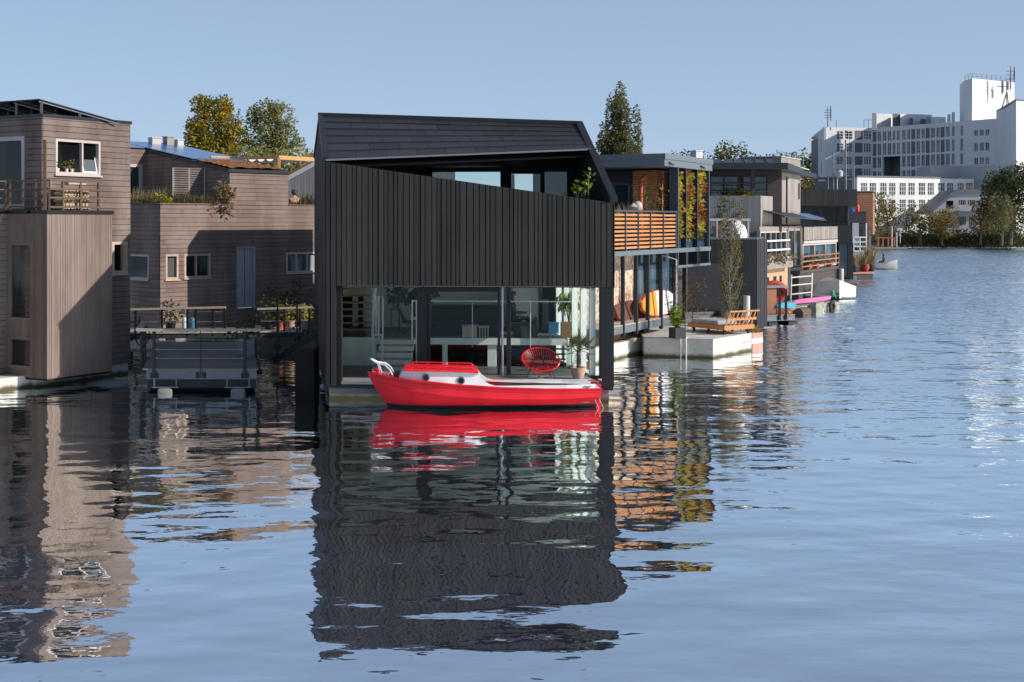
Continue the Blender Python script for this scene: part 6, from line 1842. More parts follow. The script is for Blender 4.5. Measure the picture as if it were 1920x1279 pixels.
# set back glazed upper storey
zro = F5.hit(1400, 318)[1]; F6 = F5.off(-2.2); ru = F6.rect(1330, 316, 1440, 372)
mb = MB(); panel(mb, F6, [rectp(0, zb5, F6.u(1466), zro)], [(ru[0], ru[1], ru[2], zro - .25)], .2); mb.build('upper_wall', M['darkbrown'], H4)
window(F6, (ru[0], ru[1], ru[2], zro - .25), H4, M['black_trim'], M['pane_teal'], .08, (.25, .5, .75), (.36, .68), .1, .03)
mb = MB(); 
mb.bar(F5.P(0, zp + .25, -.3), F5.P(F5.u(1440), zp + .25, -.3), .05); mb.bar(F5.P(0, zp + .7, -.3), F5.P(F5.u(1440), zp + .7, -.3), .05); mb.bar(F5.P(F5.u(1413), zp, -.3), F5.P(F5.u(1413), zro, -.3), .22)
mb.build('veranda_frame', M['darkbrown'], H4)
zr_a, zr_b = F5.hit(1400, 318)[1], F5.hit(1400, 306)[1]
mb = MB()
mb.prism([F5.P(-.6, zr_a, .5), F5.P(F5.u(1474), zr_a, .5), F5R.P(uTe - .2, zr_a, .3), F5R.P(uTe - .2, zr_a, -6), F5.P(-.6, zr_a, -8)], Z * (zr_b - zr_a))
rf = mb.build('roof', M['black_trim'], H4)
mb = MB(); mb.bar(F5R.P(uTw - .6, zr_a + .12, .4), F5R.P(uTe + 2.5, zr_a - .02, .35), .12, .28); mb.build('roof_beam', M['black_trim'], rf)
mb = MB(); mb.bar(F5R.P(uTw + 1.2, zr_b + .10, .3), F5R.P(uTe + .6, zr_b - .05, .3), .25, .05); mb.build('gutter', plain('lime_edge', (.42, .55, .30), .5), rf)
for i in range(6):
    f = F5.off(-1.2); u0_ = f.u(1340 + i * 20); mb = MB(); mb.prism([f.P(u0_, zr_b + .02), f.P(u0_ + .42, zr_b + .02), f.P(u0_ + .42, zr_b + .30, -.9), f.P(u0_, zr_b + .30, -.9)], V(0, 0, .03)); mb.build('solar_panel', M['solar_black'], rf)
mb = MB(); mb.prism([F5R.P(uTw - .1, zTw, .08), F5R.P(uTe + .08, zTw, .08), F5R.P(uTe + .08, zTw, -2.5), F5R.P(uTw - .1, zTw, -2.5)], Z * .06); mb.build('roof', M['metal_pale'], H4)
FTe = Fc(F5R.P(uTe, 0), -N3); FTe.n = D4.copy(); mb = MB(); panel(mb, FTe, [rectp(0, .4, 5, zTw)], (), .15); mb.build('timber_wall', M['pale_boards'], H4)
# lean-to canopy with solar panel
FC_ = F5R.off(.0)
mb = MB(); u0_, u1_ = F5R.u(1430), F5R.u(1512)
z0_ = F5R.hit(1450, 405)[1]
mb.prism([F5R.P(u0_, z0_ + .25, .02), F5R.P(u1_, z0_ + .05, .02), F5R.P(u1_, z0_ - .28, 1.25), F5R.P(u0_, z0_ - .08, 1.25)], V(0, 0, .07)); mb.build('canopy', M['charcoal'], H4)
mb = MB(); mb.prism([F5R.P(F5R.u(1478), z0_ + .16, .15), F5R.P(u1_ - .1, z0_ + .12, .15), F5R.P(u1_ - .1, z0_ - .16, 1.15), F5R.P(F5R.u(1478), z0_ - .12, 1.15)], V(0, 0, .05)); mb.build('solar_panel', M['solar_blue'], H4)
# glazed porch under the canopy
FP_ = F5R.off(.35)
gy = FP_.rect(1425, 434, 1474, 506)
window(FP_, gy, H4, M['frame_grey'], M['pane_dark'], .07, (.2, .4, .6, .8), (.25, .5, .75), .1, .03)
mb = MB()
for f in (.27, .5, .74): 
    z = gy[1] + (gy[3] - gy[1]) * f; mb.box(FP_.P(gy[0], z, .06), FP_.d * (gy[2] - gy[0]), Z * .09, FP_.n * .18)
mb.build('shelf', M['white_paint'], H4)
gd = FP_.rect(1477, 424, 1501, 508)
window(FP_, gd, H4, M['pale_boards'], M['pane'], .10, (.5,), (), .1, .05, name='glass_door')
mb = MB(); panel(mb, FP_, [rectp(gy[0] - .1, gy[3], gd[2] + .1, gd[3] + .0), rectp(gy[0] - .1, 1.9, gd[2] + .1, gy[1])], (), .1, -.0); mb.build('porch_wall', M['pale_horiz'], H4)
for x in (1424, 1475.5, 1502.5):
    mb = MB(); mb.box(FP_.P(FP_.u(x) - .07, .6, .06), FP_.d * .14, Z * 3.6, FP_.n * -.2); mb.build('post', M['pale_boards'], H4)
# lower timber wall with small windows
FQ_ = F5R.off(.45); lw0, lw1 = FQ_.u(1425), FQ_.u(1476); zq0, zq1 = .6, 2.0
hs_ = [(FQ_.u(1433), 1.15, FQ_.u(1442), 1.6), (FQ_.u(1448), 1.15, FQ_.u(1456), 1.6), (FQ_.u(1460), 1.1, FQ_.u(1466), 1.6)]
mb = wall_mesh(FQ_, [rectp(lw0, zq0, lw1, zq1)], hs_, .14, 'v', .2, .15, .01); mb.build('lower_wall', [wood('honey_boards', (.50, .30, .16), (.60, .40, .24), 'v', .7), M['h1_back']], H4)
for r in hs_: window(FQ_, r, H4, M['frame_wood'], M['pane'], .06, (), (), .08, .02)
mb = MB(); panel(mb, FQ_, [rectp(lw1, zq0 - .3, FQ_.u(1512), 2.0)], (), .2); mb.build('lower_wall', M['charcoal'], H4)
# flower trough
FT = F5R.off(.95); tr = FT.rect(1433, 512, 1487, 530)
FTt = thing('flower_trough', 'long weathered trough of white flowers and grasses under the porch windows', 'planter', FT.P((tr[0] + tr[2]) / 2, 1.9))
tz0, tz1 = 2.02, 2.38
mb = MB(); mb.box(FT.P(tr[0], tz0, 0), FT.d * (tr[2] - tr[0]), Z * (tz1 - tz0), FT.n * -.5); mb.build('trough', M['pale_horiz'], FTt)
mb = MB()
for i in range(9):
    p = FT.P(tr[0] + (tr[2] - tr[0]) * (i + .5) / 9, tz1 + .12, -.25); leaves_in(mb, [((p.x, p.y, p.z), .5, .35, .28 + .15 * rg.random())], 90, .17, rg, .1, m=rg.choice([0, 0, 1]))
mb.build('foliage', [M['leaf_mixed'], M['leaf_white']], FTt, fix=False)
# plank balcony over the glazed box further along
uB0, uB1 = F5R.u(1504), F5R.u(1571)
FBx = F5R.off(.5)
b0_, b1_ = FBx.u(1507), FBx.u(1570)
zbb, zbt = FBx.hit(1540, 449)[1], FBx.hit(1540, 425)[1]
mb = wall_mesh(FBx, [rectp(b0_, zbb, b1_, zbt)], [], .26, 'v', .2, .1, .05); mb.build('balcony_boards', [M['pale_boards'], M['black_back']], H4)
FBl = Fc(FBx.P(b0_, 0), -N3); FBl.n = -D4; mb = wall_mesh(FBl, [rectp(.02, zbb, 2.5, zbt)], [], .26, 'v', .2, .1, .05); mb.build('balcony_boards', [M['pale_boards'], M['black_back']], H4)
mb = MB(); mb.prism([FBx.P(b0_, zbb - .2, .03), FBx.P(b1_, zbb - .2, .03), FBx.P(b1_, zbb - .2, -4), FBx.P(b0_, zbb - .2, -4)], Z * .15); mb.build('balcony_floor', M['frame_grey'], H4)
FGl = FBx.off(-.1); gl_ = (b0_, 1.75, b1_, zbb - .2)
window(FGl, gl_, H4, M['frame_grey'], M['pane_teal'], .13, (.34, .67), (), .15, .04, name='glazed_wall')
FGs = Fc(FGl.P(b0_, 0), -N3); FGs.n = -D4; window(FGs, (0.06, 1.75, 3.4, zbb - .2), H4, M['frame_grey'], M['pane'], .12, (.5,), (), .15, .04, name='glazed_wall')
mb = MB(); panel(mb, FBx, [rectp(b0_ - .5, .3, b1_, 1.75)], (), .2, -.1); mb.build('base_wall', M['charcoal'], H4)
# brown rail deck
FDk = F5R.off(1.0); c0_, c1_ = FDk.u(1500), FDk.u(1573)
HD = thing('rail_deck', 'raised deck with brown horizontal rails and plants before the glazed wall', 'deck', FDk.P((c0_ + c1_) / 2, .4))
mb = MB(); mb.prism([FDk.P(c0_, 1.55), FDk.P(c1_, 1.55), FDk.P(c1_, 1.55, -1.0), FDk.P(c0_, 1.55, -1.0)], Z * .16); 
mb.prism([FDk.P(c0_ + .1, -.4, -.1), FDk.P(c1_ - .1, -.4, -.1), FDk.P(c1_ - .1, -.4, -.95), FDk.P(c0_ + .1, -.4, -.95)], Z * 1.94)
mb.build('platform', M['darkbrown'], HD)
mb = MB()
for z in (1.95, 2.25, 2.55): mb.bar(FDk.P(c0_ + .3, z), FDk.P(c1_, z), .05, .08)
for f in (.05, .3, .6, 1): mb.bar(FDk.P(c0_ + (c1_ - c0_) * f, 1.7), FDk.P(c0_ + (c1_ - c0_) * f, 2.7), .07)
mb.build('rails', M['brown_boards'], HD)
kd_ = FDk.off(-.35)
for x, mt, lb in ((1515, 'leaf_plant', 'green potted plant at the near end of the brown rail deck'), (1530, 'leaf_orange', 'orange leafed potted plant in the middle of the brown rail deck'), (1556, 'leaf_orange', 'rusty potted shrub at the far end of the brown rail deck')):
    potplant(x, lb, mt, .42, .5, 'orange_pot', 90, .16, z=1.71, k=kd_, pr=.22)
p = F5R.off(1.2).P(F5R.off(1.2).u(1577), .3); mb = MB(); mb.lathe(p, [(.17, 0), (.17, 1.2), (.15, 1.24), (0, 1.25)], 18); solo(mb, 'round_post', M['frame_grey'], 'thick pale round post at the end of the brown rail deck', 'post')
# things on the charcoal terrace
kk = F4.off(-.6); kz = zt + .06
p = kk.P(kk.u(1350), kz); t = thing('olive_plant', 'spiky green plant in a terracotta pot beside the planted wall', 'plant', p)
mb = MB(); sprig(mb, p + V(0, 0, .5), 1.5, 60, rg, .07, .3, .5, 8, 0, 1, .3); mb.build('foliage', [M['leaf_plant'], M['bark']], t)
mb = MB(); mb.lathe(p, [(.25, 0), (.36, .5), (.33, .49)], 14); mb.build('pot', M['terracotta'], t)
p = kk.P(kk.u(1388), kz + .30); t = thing('round_table', 'tilted white round table top on the charcoal roof terrace', 'table', p)
mb = MB(); mb.lathe(p, [(.0, 0), (.44, .0), (.46, .03), (.44, .06), (0, .06)], 24, 0, .5, V(.72, -.6, .35)); mb.build('top', M['white_plastic'], t)
mb = MB(); mb.bar(p + V(-.05, .1, -.3), p, .05); mb.bar(p + V(-.4, .3, -.3), p + V(-.1, .05, .1), .05); mb.build('leg', M['pine'], t)
mb = MB()
zz = F4.hit(1380, 412)[1]; mb.bar(F4.P(F4.u(1330), zz, -.1), F4.P(F4.u(1408), zz, -.1), .07, .10)
for x in (1345, 1375, 1404): mb.bar(F4.P(F4.u(x), kz, -.1), F4.P(F4.u(x), zz, -.1), .05)
solo(mb, 'terrace_rail', M['frame_grey'], 'pale timber rail along the charcoal roof terrace', 'railing')
p = F5.off(.3).P(F5.off(.3).u(1384), kz); branch_tree('twiggy_shrub', 'tall thin shrub against the grey upright boards', V(p.x, p.y, kz), 1.7, .03, 14, 10, 'leaf_green', 'leaf_twig', .12, .5, .02, 'shrub', 1.0, .2)
p = F5.off(-.8).P(F5.off(-.8).u(1385), zp - .1); mb = MB(); leaves_in(mb, [((p.x, p.y, p.z + .2), .6, .4, .4)], 260, .2, rg, .0); solo(mb, 'veranda_plant', M['leaf_yellow'], 'yellow green plant on the upper veranda of the grey timber house', 'plant', fix=False)

# ---------------------------------------------------------------- low platform with shed, boards and crate
PB = thing('landing_stage', 'low grey landing stage with a little brown shelter beside the dock', 'landing stage', G(1450, 41.5))
P0_, P1_ = G(1392, 42.3), G(1491, 41.3)
FS = Fc(P0_, P1_ - P0_); wl = (P1_ - P0_).length
mb = MB()
for k in range(12): mb.box(FS.P(-.1, .38, -k * .15), FS.d * (wl + .1), Z * .05, FS.n * -.14)
mb.build('boards', M['deck_grey'], PB)
mb = MB(); mb.box(FS.P(0, .16, -.02), FS.d * wl, Z * .21, FS.n * -1.7); mb.build('beam', M['steel_grey'], PB)
for f in (.0, .55, .95):
    mb = MB(); mb.box(FS.P(wl * f * .95, -.5, -.1), FS.d * .5, Z * .62, FS.n * -1.5); mb.build('float', M['rubber'], PB)
kS2 = FS.off(-.9)
sh0, sh1 = kS2.u(1425), kS2.u(1456)
mb = MB(); mb.box(kS2.P(sh0, .43, 0), kS2.d * (sh1 - sh0), Z * 1.15, kS2.n * -.7); mb.build('shelter', M['brown_boards'], PB)
mb = MB(); mb.box(kS2.P(kS2.u(1418), 1.6, .1), kS2.d * (kS2.u(1476) - kS2.u(1418)), Z * .09, kS2.n * -.9); mb.build('shelter_roof', M['deck_grey'], PB)
for x in (1461, 1473):
    mb = MB(); mb.bar(FS.P(FS.u(x), .2, .02), FS.P(FS.u(x), 1.6, .02), .10); mb.build('post', M['rail_black'], PB)
potplant(1421, 'leafy climber in a black pot at the side of the little brown shelter', 'leaf_olive', .35, .8, 'black_trim', 130, .12, z=.43, k=FS.off(-.5))
kk = FS.off(-1.0); c = kk.P(kk.u(1470), .78)
board('paddle_board', 'short blue paddle board lying beside the brown shelter', c, FS.d, Z, 1.15, .28, M['sup_blue'], M['sup_blue'], M['sup_blue'], .4)
c = kk.P(kk.u(1470), 1.0, -.6)
RT = thing('dinghy', 'red inflatable dinghy propped up beside the brown shelter', 'dinghy', c - V(0, 0, .2))
mb = MB(); pts = [c + V(.52 * math.cos(i * .2618), .35, .34 + .40 * math.sin(i * .2618)) for i in range(25)]; mb.tube(pts, .15, 8, caps=False); mb.build('tube', M['red_tent'], RT)
mb = MB(); mb.lathe(c + V(0, .40, .34), [(.0, 0), (.45, 0), (.45, .04), (0, .04)], 18, 0, .5, V(0, 1, 0)); mb.build('floor', M['dark_red'], RT)
p = FS.P(FS.u(1483), .43, -.3); mb = MB(); mb.cbox(p, .46, .3, .20); mb.cbox(p + V(-.35, .0, 0), .22, .3, .20)
for x in (-.12, .1): mb.lathe(p + V(x, -.155, .1), [(.035, 0), (.035, .01)], 8, 1, .5, V(0, -1, 0))
solo(mb, 'crate', [M['orange_pot'], M['white_plastic']], 'orange crate with two white lamps at the edge of the landing stage', 'crate')
# pontoon raft with rusty drum, white rack and pink board
T0, T1 = G(1483, 38.4), G(1576, 35.6)
FW = Fc(T0, T1 - T0); wl = (T1 - T0).length
RF_ = thing('work_raft', 'weathered work raft with a rusty buoyancy tank and tyre fender', 'raft', FW.P(wl / 2, 0))
mb = MB(); mb.prism([FW.P(0, .02, -.05), FW.P(wl, .02, -.05), FW.P(wl + .6, .02, -2.4), FW.P(0, .02, -2.4)], Z * .40); mb.build('platform', M['old_green'], RF_)
mb = MB(); mb.lathe(FW.P(.3, .12, .22), [(.05, 0), (.27, .05), (.30, .3), (.30, .95), (.05, 1.0)], 14, 0, .5, FW.d); mb.build('tank', M['rust'], RF_)
mb = MB(); a = FW.P(wl * .35, .0, .02); mb.box(a, FW.d * 1.0, FW.n * .35, Z * .58); mb.build('tank', M['old_green'], RF_)
mb = MB(); c = FW.P(wl * .78, .22, .1); pts = [c + FW.d * .24 * math.cos(i * .35) + Z * .24 * math.sin(i * .35) for i in range(19)]; mb.tube(pts, .09, 8, caps=False); mb.build('tyre', M['rubber'], RF_)
mb = MB()
kk = FW.off(-1.0); u0_, u1_ = kk.u(1482), kk.u(1521)
for z in (.5, .95, 1.35): mb.bar(kk.P(u0_, .45 + z), kk.P(u1_, .45 + z), .05, .06)
for u in (u0_, u1_ - .06, u1_): mb.bar(kk.P(u, .42), kk.P(u + .1, 1.95), .07)
solo(mb, 'rack', M['frame_grey'], 'pale frame rack standing on the work raft', 'rack')
kk = FW.off(-.6); c = kk.P((kk.u(1487) + kk.u(1560)) / 2, .60)
board('paddle_board', 'long pink paddle board lying on the work raft', c, FW.d, V(.3, 1, .1), 4.6, .62, M['pink'], M['pink'], M['pink'], .13)
# covered white boat
s6 = 31.5
cb0 = G(1574, s6 + .2); cb1 = G(1605, s6 + .05); fb = Fc(cb0, V(.9, .1, 0))
CBt = thing('covered_boat', 'moored boat under a grey and white tarpaulin beyond the work raft', 'boat', cb0)
bl = V(-.88, .45, 0).normalized(); tr_ = (cb1 - cb0).normalized(); twd = (cb1 - cb0).length
mb = MB(); a, b = cb0, cb0 + tr_ * twd; e0, e1 = cb0 + bl * 2.2, cb0 + bl * 1.9 + tr_ * twd * .6
mb.prism([p_ + Z * -.2 for p_ in (a + tr_ * .1, b - tr_ * .1, e1, e0)], Z * .36); mb.build('hull', M['charcoal'], CBt)
mb = MB(); z1 = .08
A0, A1, A2 = a + Z * z1, a + Z * 1.18, a + tr_ * twd * .02 + Z * 1.2
B0_, B1 = b + Z * z1 - tr_ * .12, b + Z * .78
mb.add([A0, B0_, b + Z * .2, B1, A1], [[0, 1, 2, 3, 4]], 0, .5)
bw1, bw0 = cb0 + bl * 1.45 + tr_ * .2 + Z * 1.05, cb0 + bl * 1.5 + Z * .30
mb.add([A0 + Z * .35, A1, bw1, bw0], [[0, 1, 2, 3]], 1, .5)
tip = cb0 + bl * 2.5 + tr_ * .35 + Z * .32
mb.add([bw0, bw1, tip], [[0, 1, 2]], 2, .5)
rdg = cb0 + bl * 1.2 + tr_ * twd * .5 + Z * 1.35
mb.add([A1, rdg, bw1], [[0, 1, 2]], 1, .5); mb.add([A1, B1, rdg], [[0, 1, 2]], 0, .5); mb.add([bw1, rdg, tip], [[0, 1, 2]], 0, .5); mb.add([B1, b + Z * .2, tip, rdg], [[0, 1, 2, 3]], 0, .5)
mb.build('tarpaulin', [M['tarp_white'], M['tarp_grey'], M['tarp_tan']], CBt, fix=False)
mb = MB(); q = cb0 - tr_ * .1 + bl * .1; mb.bar(q + Z * .1, q + Z * .62 - tr_ * .3, .05); mb.ball(q + Z * .38 - tr_ * .25, .12, .12, .22); solo(mb, 'fender', plain('green_net', (.05, .32, .16), .8), 'green fender hanging at the corner of the covered boat', 'fender')

# ================================================================== black flat roofed house, then brown house
s7 = 25.5
F7 = Fc(G(1496, s7), V(1, -.05, 0)); u1 = F7.u(1606)
H5 = thing('black_flat_house', 'black flat roofed houseboat with a dark boarded roof box and big window', 'house', F7.P(u1 / 2, 0))
za, zb = F7.hit(1550, 386)[1], F7.hit(1550, 355)[1]
mb = wall_mesh(F7, [rectp(0, za, u1, zb)], [], .16, 'v', .2, .25, .015); mb.build('roof_box', [M['black_boards'], M['black_back']], H5)
C7 = F7.P(u1, 0); D7 = V(.262, .965, 0); F7R = Fc(C7, D7); F7R.n = V(.965, -.262, 0); mb = wall_mesh(F7R, [rectp(.02, za, 6, zb)], [], .16, 'v', .2, .25, .015); mb.build('roof_box', [M['black_boards'], M['black_back']], H5)
mb = MB(); mb.prism([F7.P(0, zb - .12, -.0), F7.P(u1, zb - .12, 0), F7R.P(6, zb - .12, -.1), F7.P(.5, zb - .12, -6)], Z * .1); mb.prism([F7.P(0, za + .02, -.02), F7.P(u1 - .02, za + .02, -.02), F7R.P(5.9, za + .02, -.1), F7.P(.5, za + .02, -6)], Z * .08); mb.build('roof', M['black_trim'], H5)
F7b = F7.off(-.35); rwn = F7b.rect(1524, 387, 1589, 421)
mb = MB(); panel(mb, F7b, [rectp(0, .4, u1 - .5, za)], [rwn], .2); mb.build('wall', M['black_trim'], H5)
window(F7b, rwn, H5, M['black_trim'], M['pane_dark'], .07, (.72,), (), .15, .02)
F7s = Fc(F7b.P(u1 - .5, 0), D7); F7s.n = V(.965, -.262, 0); mb = MB(); panel(mb, F7s, [rectp(0, .4, 6, za)], [(.3, .9, 2.0, 2.9)], .2); mb.build('wall', M['black_trim'], H5); window(F7s, (.3, .9, 2.0, 2.9), H5, M['black_trim'], M['pane_teal'], .07)
k = F7.off(.25); r = k.rect(1572, 456, 1592, 521); window(k, r, H5, M['black_trim'], M['pane_teal'], .10, (), (), .1, .03, name='window')
mb = MB(); k2_ = F7.off(.24); panel(mb, k2_, [rectp(k2_.u(1566), r[3], k2_.u(1598), r[3] + 1.3), rectp(k2_.u(1592), .4, k2_.u(1600), r[3] + .02)], (), .5); mb.build('wall', M['charcoal_boards'], H5)
mb = MB(); mb.prism([F7.P(0, -.6, .1), F7.P(u1, -.6, .1), F7R.P(6, -.6), F7.P(0, -.6, -6)], Z * 1.0); mb.build('pontoon', M['concrete_dark'], H5)
s8 = 22.0
F8 = Fc(G(1588, s8), V(1, -.05, 0)); u2 = F8.u(1628); C8 = F8.P(u2, 0); D8 = V(.31, .95, 0); F8R = Fc(C8, D8); F8R.n = V(.95, -.31, 0)
H6 = thing('brown_tower_house', 'brown and charcoal houseboat with white lattice shutters at the end of the row', 'house', F8.P(u2 / 2, 0))
k = F8.off(.0)
zg0, zg1 = k.hit(1610, 418)[1], k.hit(1610, 397)[1]
mb = MB(); panel(mb, k, [rectp(0, .3, u2, zg0)], (), .25); mb.build('wall', M['darkbrown'], H6)
mb = MB(); panel(mb, k, [rectp(k.u(1594), zg0, k.u(1624), zg1)], (), 2.0, .05); mb.build('parapet', M['charcoal'], H6)
mb = MB(); panel(mb, k, [rectp(k.u(1598), 2.5, k.u(1610), zg0)], (), .06, .06); mb.build('panel', M['metal_pale'], H6)
r = k.rect(1600, 445, 1624, 471)
mb = MB()
for f in (0, .33, .66, 1): mb.box(k.P(r[0], r[1] + (r[3] - r[1]) * f - .05, .14), k.d * (r[2] - r[0]), Z * .11, k.n * -.05)
for f in (0, .5, 1): mb.box(k.P(r[0] + (r[2] - r[0]) * f - .05, r[1], .13), k.d * .10, Z * (r[3] - r[1]), k.n * -.03)
mb.box(k.P(r[2] - .05, r[3], .13), k.d * .1, Z * 1.2, k.n * -.04); mb.build('lattice', M['white_paint'], H6)
mb = MB(); panel(mb, k, [rectp(r[0], r[1] - .5, r[2], r[1] - .05)], (), .1, .11); mb.build('panel', M['metal_pale'], H6)
mb = wall_mesh(F8R, [rectp(.02, .3, 5, 3.9)], [], .2, 'h', 0, .2, .02); mb.build('wall', [M['darkbrown'], M['black_back']], H6)
k = F8.off(-1.2); zt0, zt1 = k.hit(1620, 420)[1], k.hit(1620, 361)[1]
mb = wall_mesh(k, [rectp(k.u(1600), 3.5, k.u(1636), zt1)], [], .2, 'h', 0, .2, .02); mb.build('timber_wall', [M['brown_boards'], M['h1_back']], H6)
kr = Fc(k.P(k.u(1636), 0), D8); kr.n = V(.95, -.31, 0); mb = wall_mesh(kr, [rectp(.02, 3.5, 4, zt1)], [], .2, 'h', 0, .2, .02); mb.build('timber_wall', [M['brown_boards'], M['h1_back']], H6)
mb = MB(); mb.prism([k.P(k.u(1598), zt1, .05), k.P(k.u(1637), zt1, .05), kr.P(4, zt1, .0), k.P(k.u(1598), zt1, -4)], Z * .12); mb.build('roof', M['black_trim'], H6)
mb = MB(); mb.prism([F8.P(0, -.6, .1), F8.P(u2, -.6, .1), F8R.P(5, -.6), F8.P(0, -.6, -5)], Z * .95); mb.build('pontoon', M['concrete_dark'], H6)
k = F8.off(-.5)
for x, mt, w_, h_, lb in ((1597, 'blue_plastic', .5, .28, 'blue plastic tub on the charcoal parapet'), (1608, 'red_plastic', .3, .62, 'red gas bottle on the charcoal parapet')):
    p = k.P(k.u(x), zg1); mb = MB(); mb.lathe(p, [(w_ * .5, 0), (w_ * .55, h_ * .7), (w_ * .3, h_ * .9), (w_ * .2, h_)], 12); solo(mb, 'tub' if w_ > .4 else 'gas_bottle', M[mt], lb, 'tub' if w_ > .4 else 'gas bottle')
# terrace in front of it
E0, E1 = G(1594, 24.0), G(1650, 23.4)
FE_ = Fc(E0, E1 - E0); wl = (E1 - E0).length
TD = thing('red_brown_deck', 'red brown floating deck with potted grasses at the end of the row', 'deck', FE_.P(wl / 2, 0))
mb = MB(); mb.prism([FE_.P(0, .5), FE_.P(wl * .85, .5), FE_.P(wl, .5, -.8), FE_.P(wl * .8, .5, -2.2), FE_.P(0, .5, -2.2)], Z * .14); mb.build('boards', M['brown_boards'], TD)
mb = MB(); mb.prism([FE_.P(.1, -.4, -.1), FE_.P(wl * .8, -.4, -.1), FE_.P(wl * .78, -.4, -2), FE_.P(.1, -.4, -2)], Z * .85); mb.build('float', M['black_trim'], TD)
for x, rr, hh, lb in ((1600, .55, 1.2, 'straw coloured grass in a dark pot at the near side of the red brown deck'), (1621, .55, 1.0, 'straw coloured grass in a round brown pot in the middle of the red brown deck'), (1632, .65, 1.9, 'tall dry grass at the outer corner of the red brown deck')):
    kk = FE_.off(-.5); p = kk.P(kk.u(x), .64); t = thing('potted_grass', lb, 'plant', p)
    mb = MB(); mb.lathe(p, [(.28, 0), (.42, .3), (.36, .6), (.3, .58)], 12); mb.build('pot', M['dark_red'] if x == 1621 else M['black_trim'], t)
    mb = MB(); grass_clump(mb, (p.x, p.y, p.z + .5), hh, 130, .18, 0, .05); mb.build('foliage', M['leaf_dry'], t)
p = FE_.off(-1.2).P(FE_.off(-1.2).u(1612), .64); mb = MB(); mb.cbox(p, .8, .6, .7); mb.bar(p + V(-.4, .3, .7), p + V(.4, .3, 1.1), .1); solo(mb, 'white_chair', M['white_plastic'], 'white garden chair between the potted grasses on the red brown deck', 'chair')
# sloop with two people
s9 = 19.3
p = G(1652, s9); SBt = thing('sloop', 'small open boat with a white bow carrying two people', 'boat', p)
ax = V(.93, -.37, 0).normalized(); sy_ = V(-ax.y, ax.x, 0)
prof = [(-1.6, .62, .55), (-.6, .78, .58), (.5, .70, .68), (1.15, .38, .82), (1.55, .03, .95)]
mb = MB()
mb.strip([[p + ax * x + sy_ * b + Z * z, p + ax * x + sy_ * b * .8 + Z * .12, p + ax * (x - .1) - Z * .15, p + ax * x - sy_ * b * .8 + Z * .12, p + ax * x - sy_ * b + Z * z] for x, b, z in prof], 0, .5)
mb.strip([[p + ax * x + sy_ * b * .97 + Z * (z - .05), p + ax * x - sy_ * b * .97 + Z * (z - .05)] for x, b, z in prof[2:]], 1, .5, False)
mb.add([p + ax * -1.6 + sy_ * .62 + Z * .55, p + ax * -1.6 - sy_ * .62 + Z * .55, p + ax * -1.6 - sy_ * .5 - Z * .05, p + ax * -1.6 + sy_ * .5 - Z * .05], [[0, 1, 2, 3]], 0, .5)
mb.strip([[p + ax * x + sy_ * b * .6 + Z * .15, p + ax * x - sy_ * b * .6 + Z * .15] for x, b, z in prof[:3]], 1, .5, False)
mb.build('hull', [plain('pale_hull', (.50, .49, .44), .5), M['white_plastic']], SBt, fix=False)
def sitter(name_label, c, f, cloth, hair, legs_f):
    t = thing('person', name_label, 'person', c)
    f = V(f[0], f[1], 0).normalized(); s = V(-f.y, f.x, 0)
    def q(x, y, z): return c + f * x + s * y + Z * z
    J = [(q(0, 0, .08), .15, .13), (q(-.02, 0, .33), .14, .16), (q(.0, 0, .53), .12, .18), (q(.02, 0, .64), .055), (q(.03, 0, .70), .05)]; E = [(0, 1), (1, 2), (2, 3), (3, 4)]
    for k in (-1, 1):
        b = len(J); J += [(q(.05, .1 * k, .06), .09), (q(.42, .12 * k, .14), .065), (q(.46, .12 * k, -.28), .05), (q(.58, .12 * k, -.32), .04)]; E += [(0, b), (b, b + 1), (b + 1, b + 2), (b + 2, b + 3)]
    skin_body('body', J, E, cloth, t, 1)
    J = [(q(0, 0, .53), .06)]; E = []
    for k in (-1, 1):
        b = len(J); J += [(q(0, .19 * k, .52), .055), (q(.08, .26 * k, .25), .045), (q(.28, .18 * k, .20), .033)]; E += [(0, b), (b, b + 1), (b + 1, b + 2)]
        hand_chain(J, E, b + 2, f - s * .2 * k, s, Z * -1)
    skin_body('arms', J, E, cloth, t, 1); face_head(q(.05, 0, .80), f, t, hair)
sitter('person in a blue jacket sitting at the stern of the small open boat', p + ax * -1.1 + Z * .55, ax, M['blue_cloth'], M['hair'], 0)
sitter('person in a brown jacket sitting nearer the bow of the small open boat', p + ax * .25 + Z * .58, -ax, M['brown_cloth'], M['hair'], 0)
# ================================================================== white hotel across the water
rg = random.Random(99)
GZ = 1.1
HT = thing('white_hotel', 'large white hotel block with strip windows and a tall stair tower across the water', 'building', G(1700, 8.3))
s0, s1, s2 = 7.9, 7.83, 8.75
P0_, P1_, P2_ = G(1545, s0), G(1636, s1), G(1906, s2)
HA, HBw = Fc(P0_, P1_ - P0_), Fc(P1_, P2_ - P1_)
zt = 27.0
LA_, LB_ = (P1_ - P0_).length, (P2_ - P1_).length
def hwins(fc, rects, fr, th, pm='pane_teal'):
    for (x0, y0, x1, y1, mu, ro, dk) in rects:
        r = fc.rect(x0, y0, x1, y1)
        if dk:
            mb = MB(); mb.box(fc.P(r[0], r[1], .06), fc.d * (r[2] - r[0]), Z * (r[3] - r[1]), fc.n * -.3); mb.build('dark_panel', M['hotel_grey'], HT)
        else: yield_.append((fc, r, mu, ro))
yield_ = []
rows_a = [(245, 262), (268, 286), (293, 309), (316, 330)]
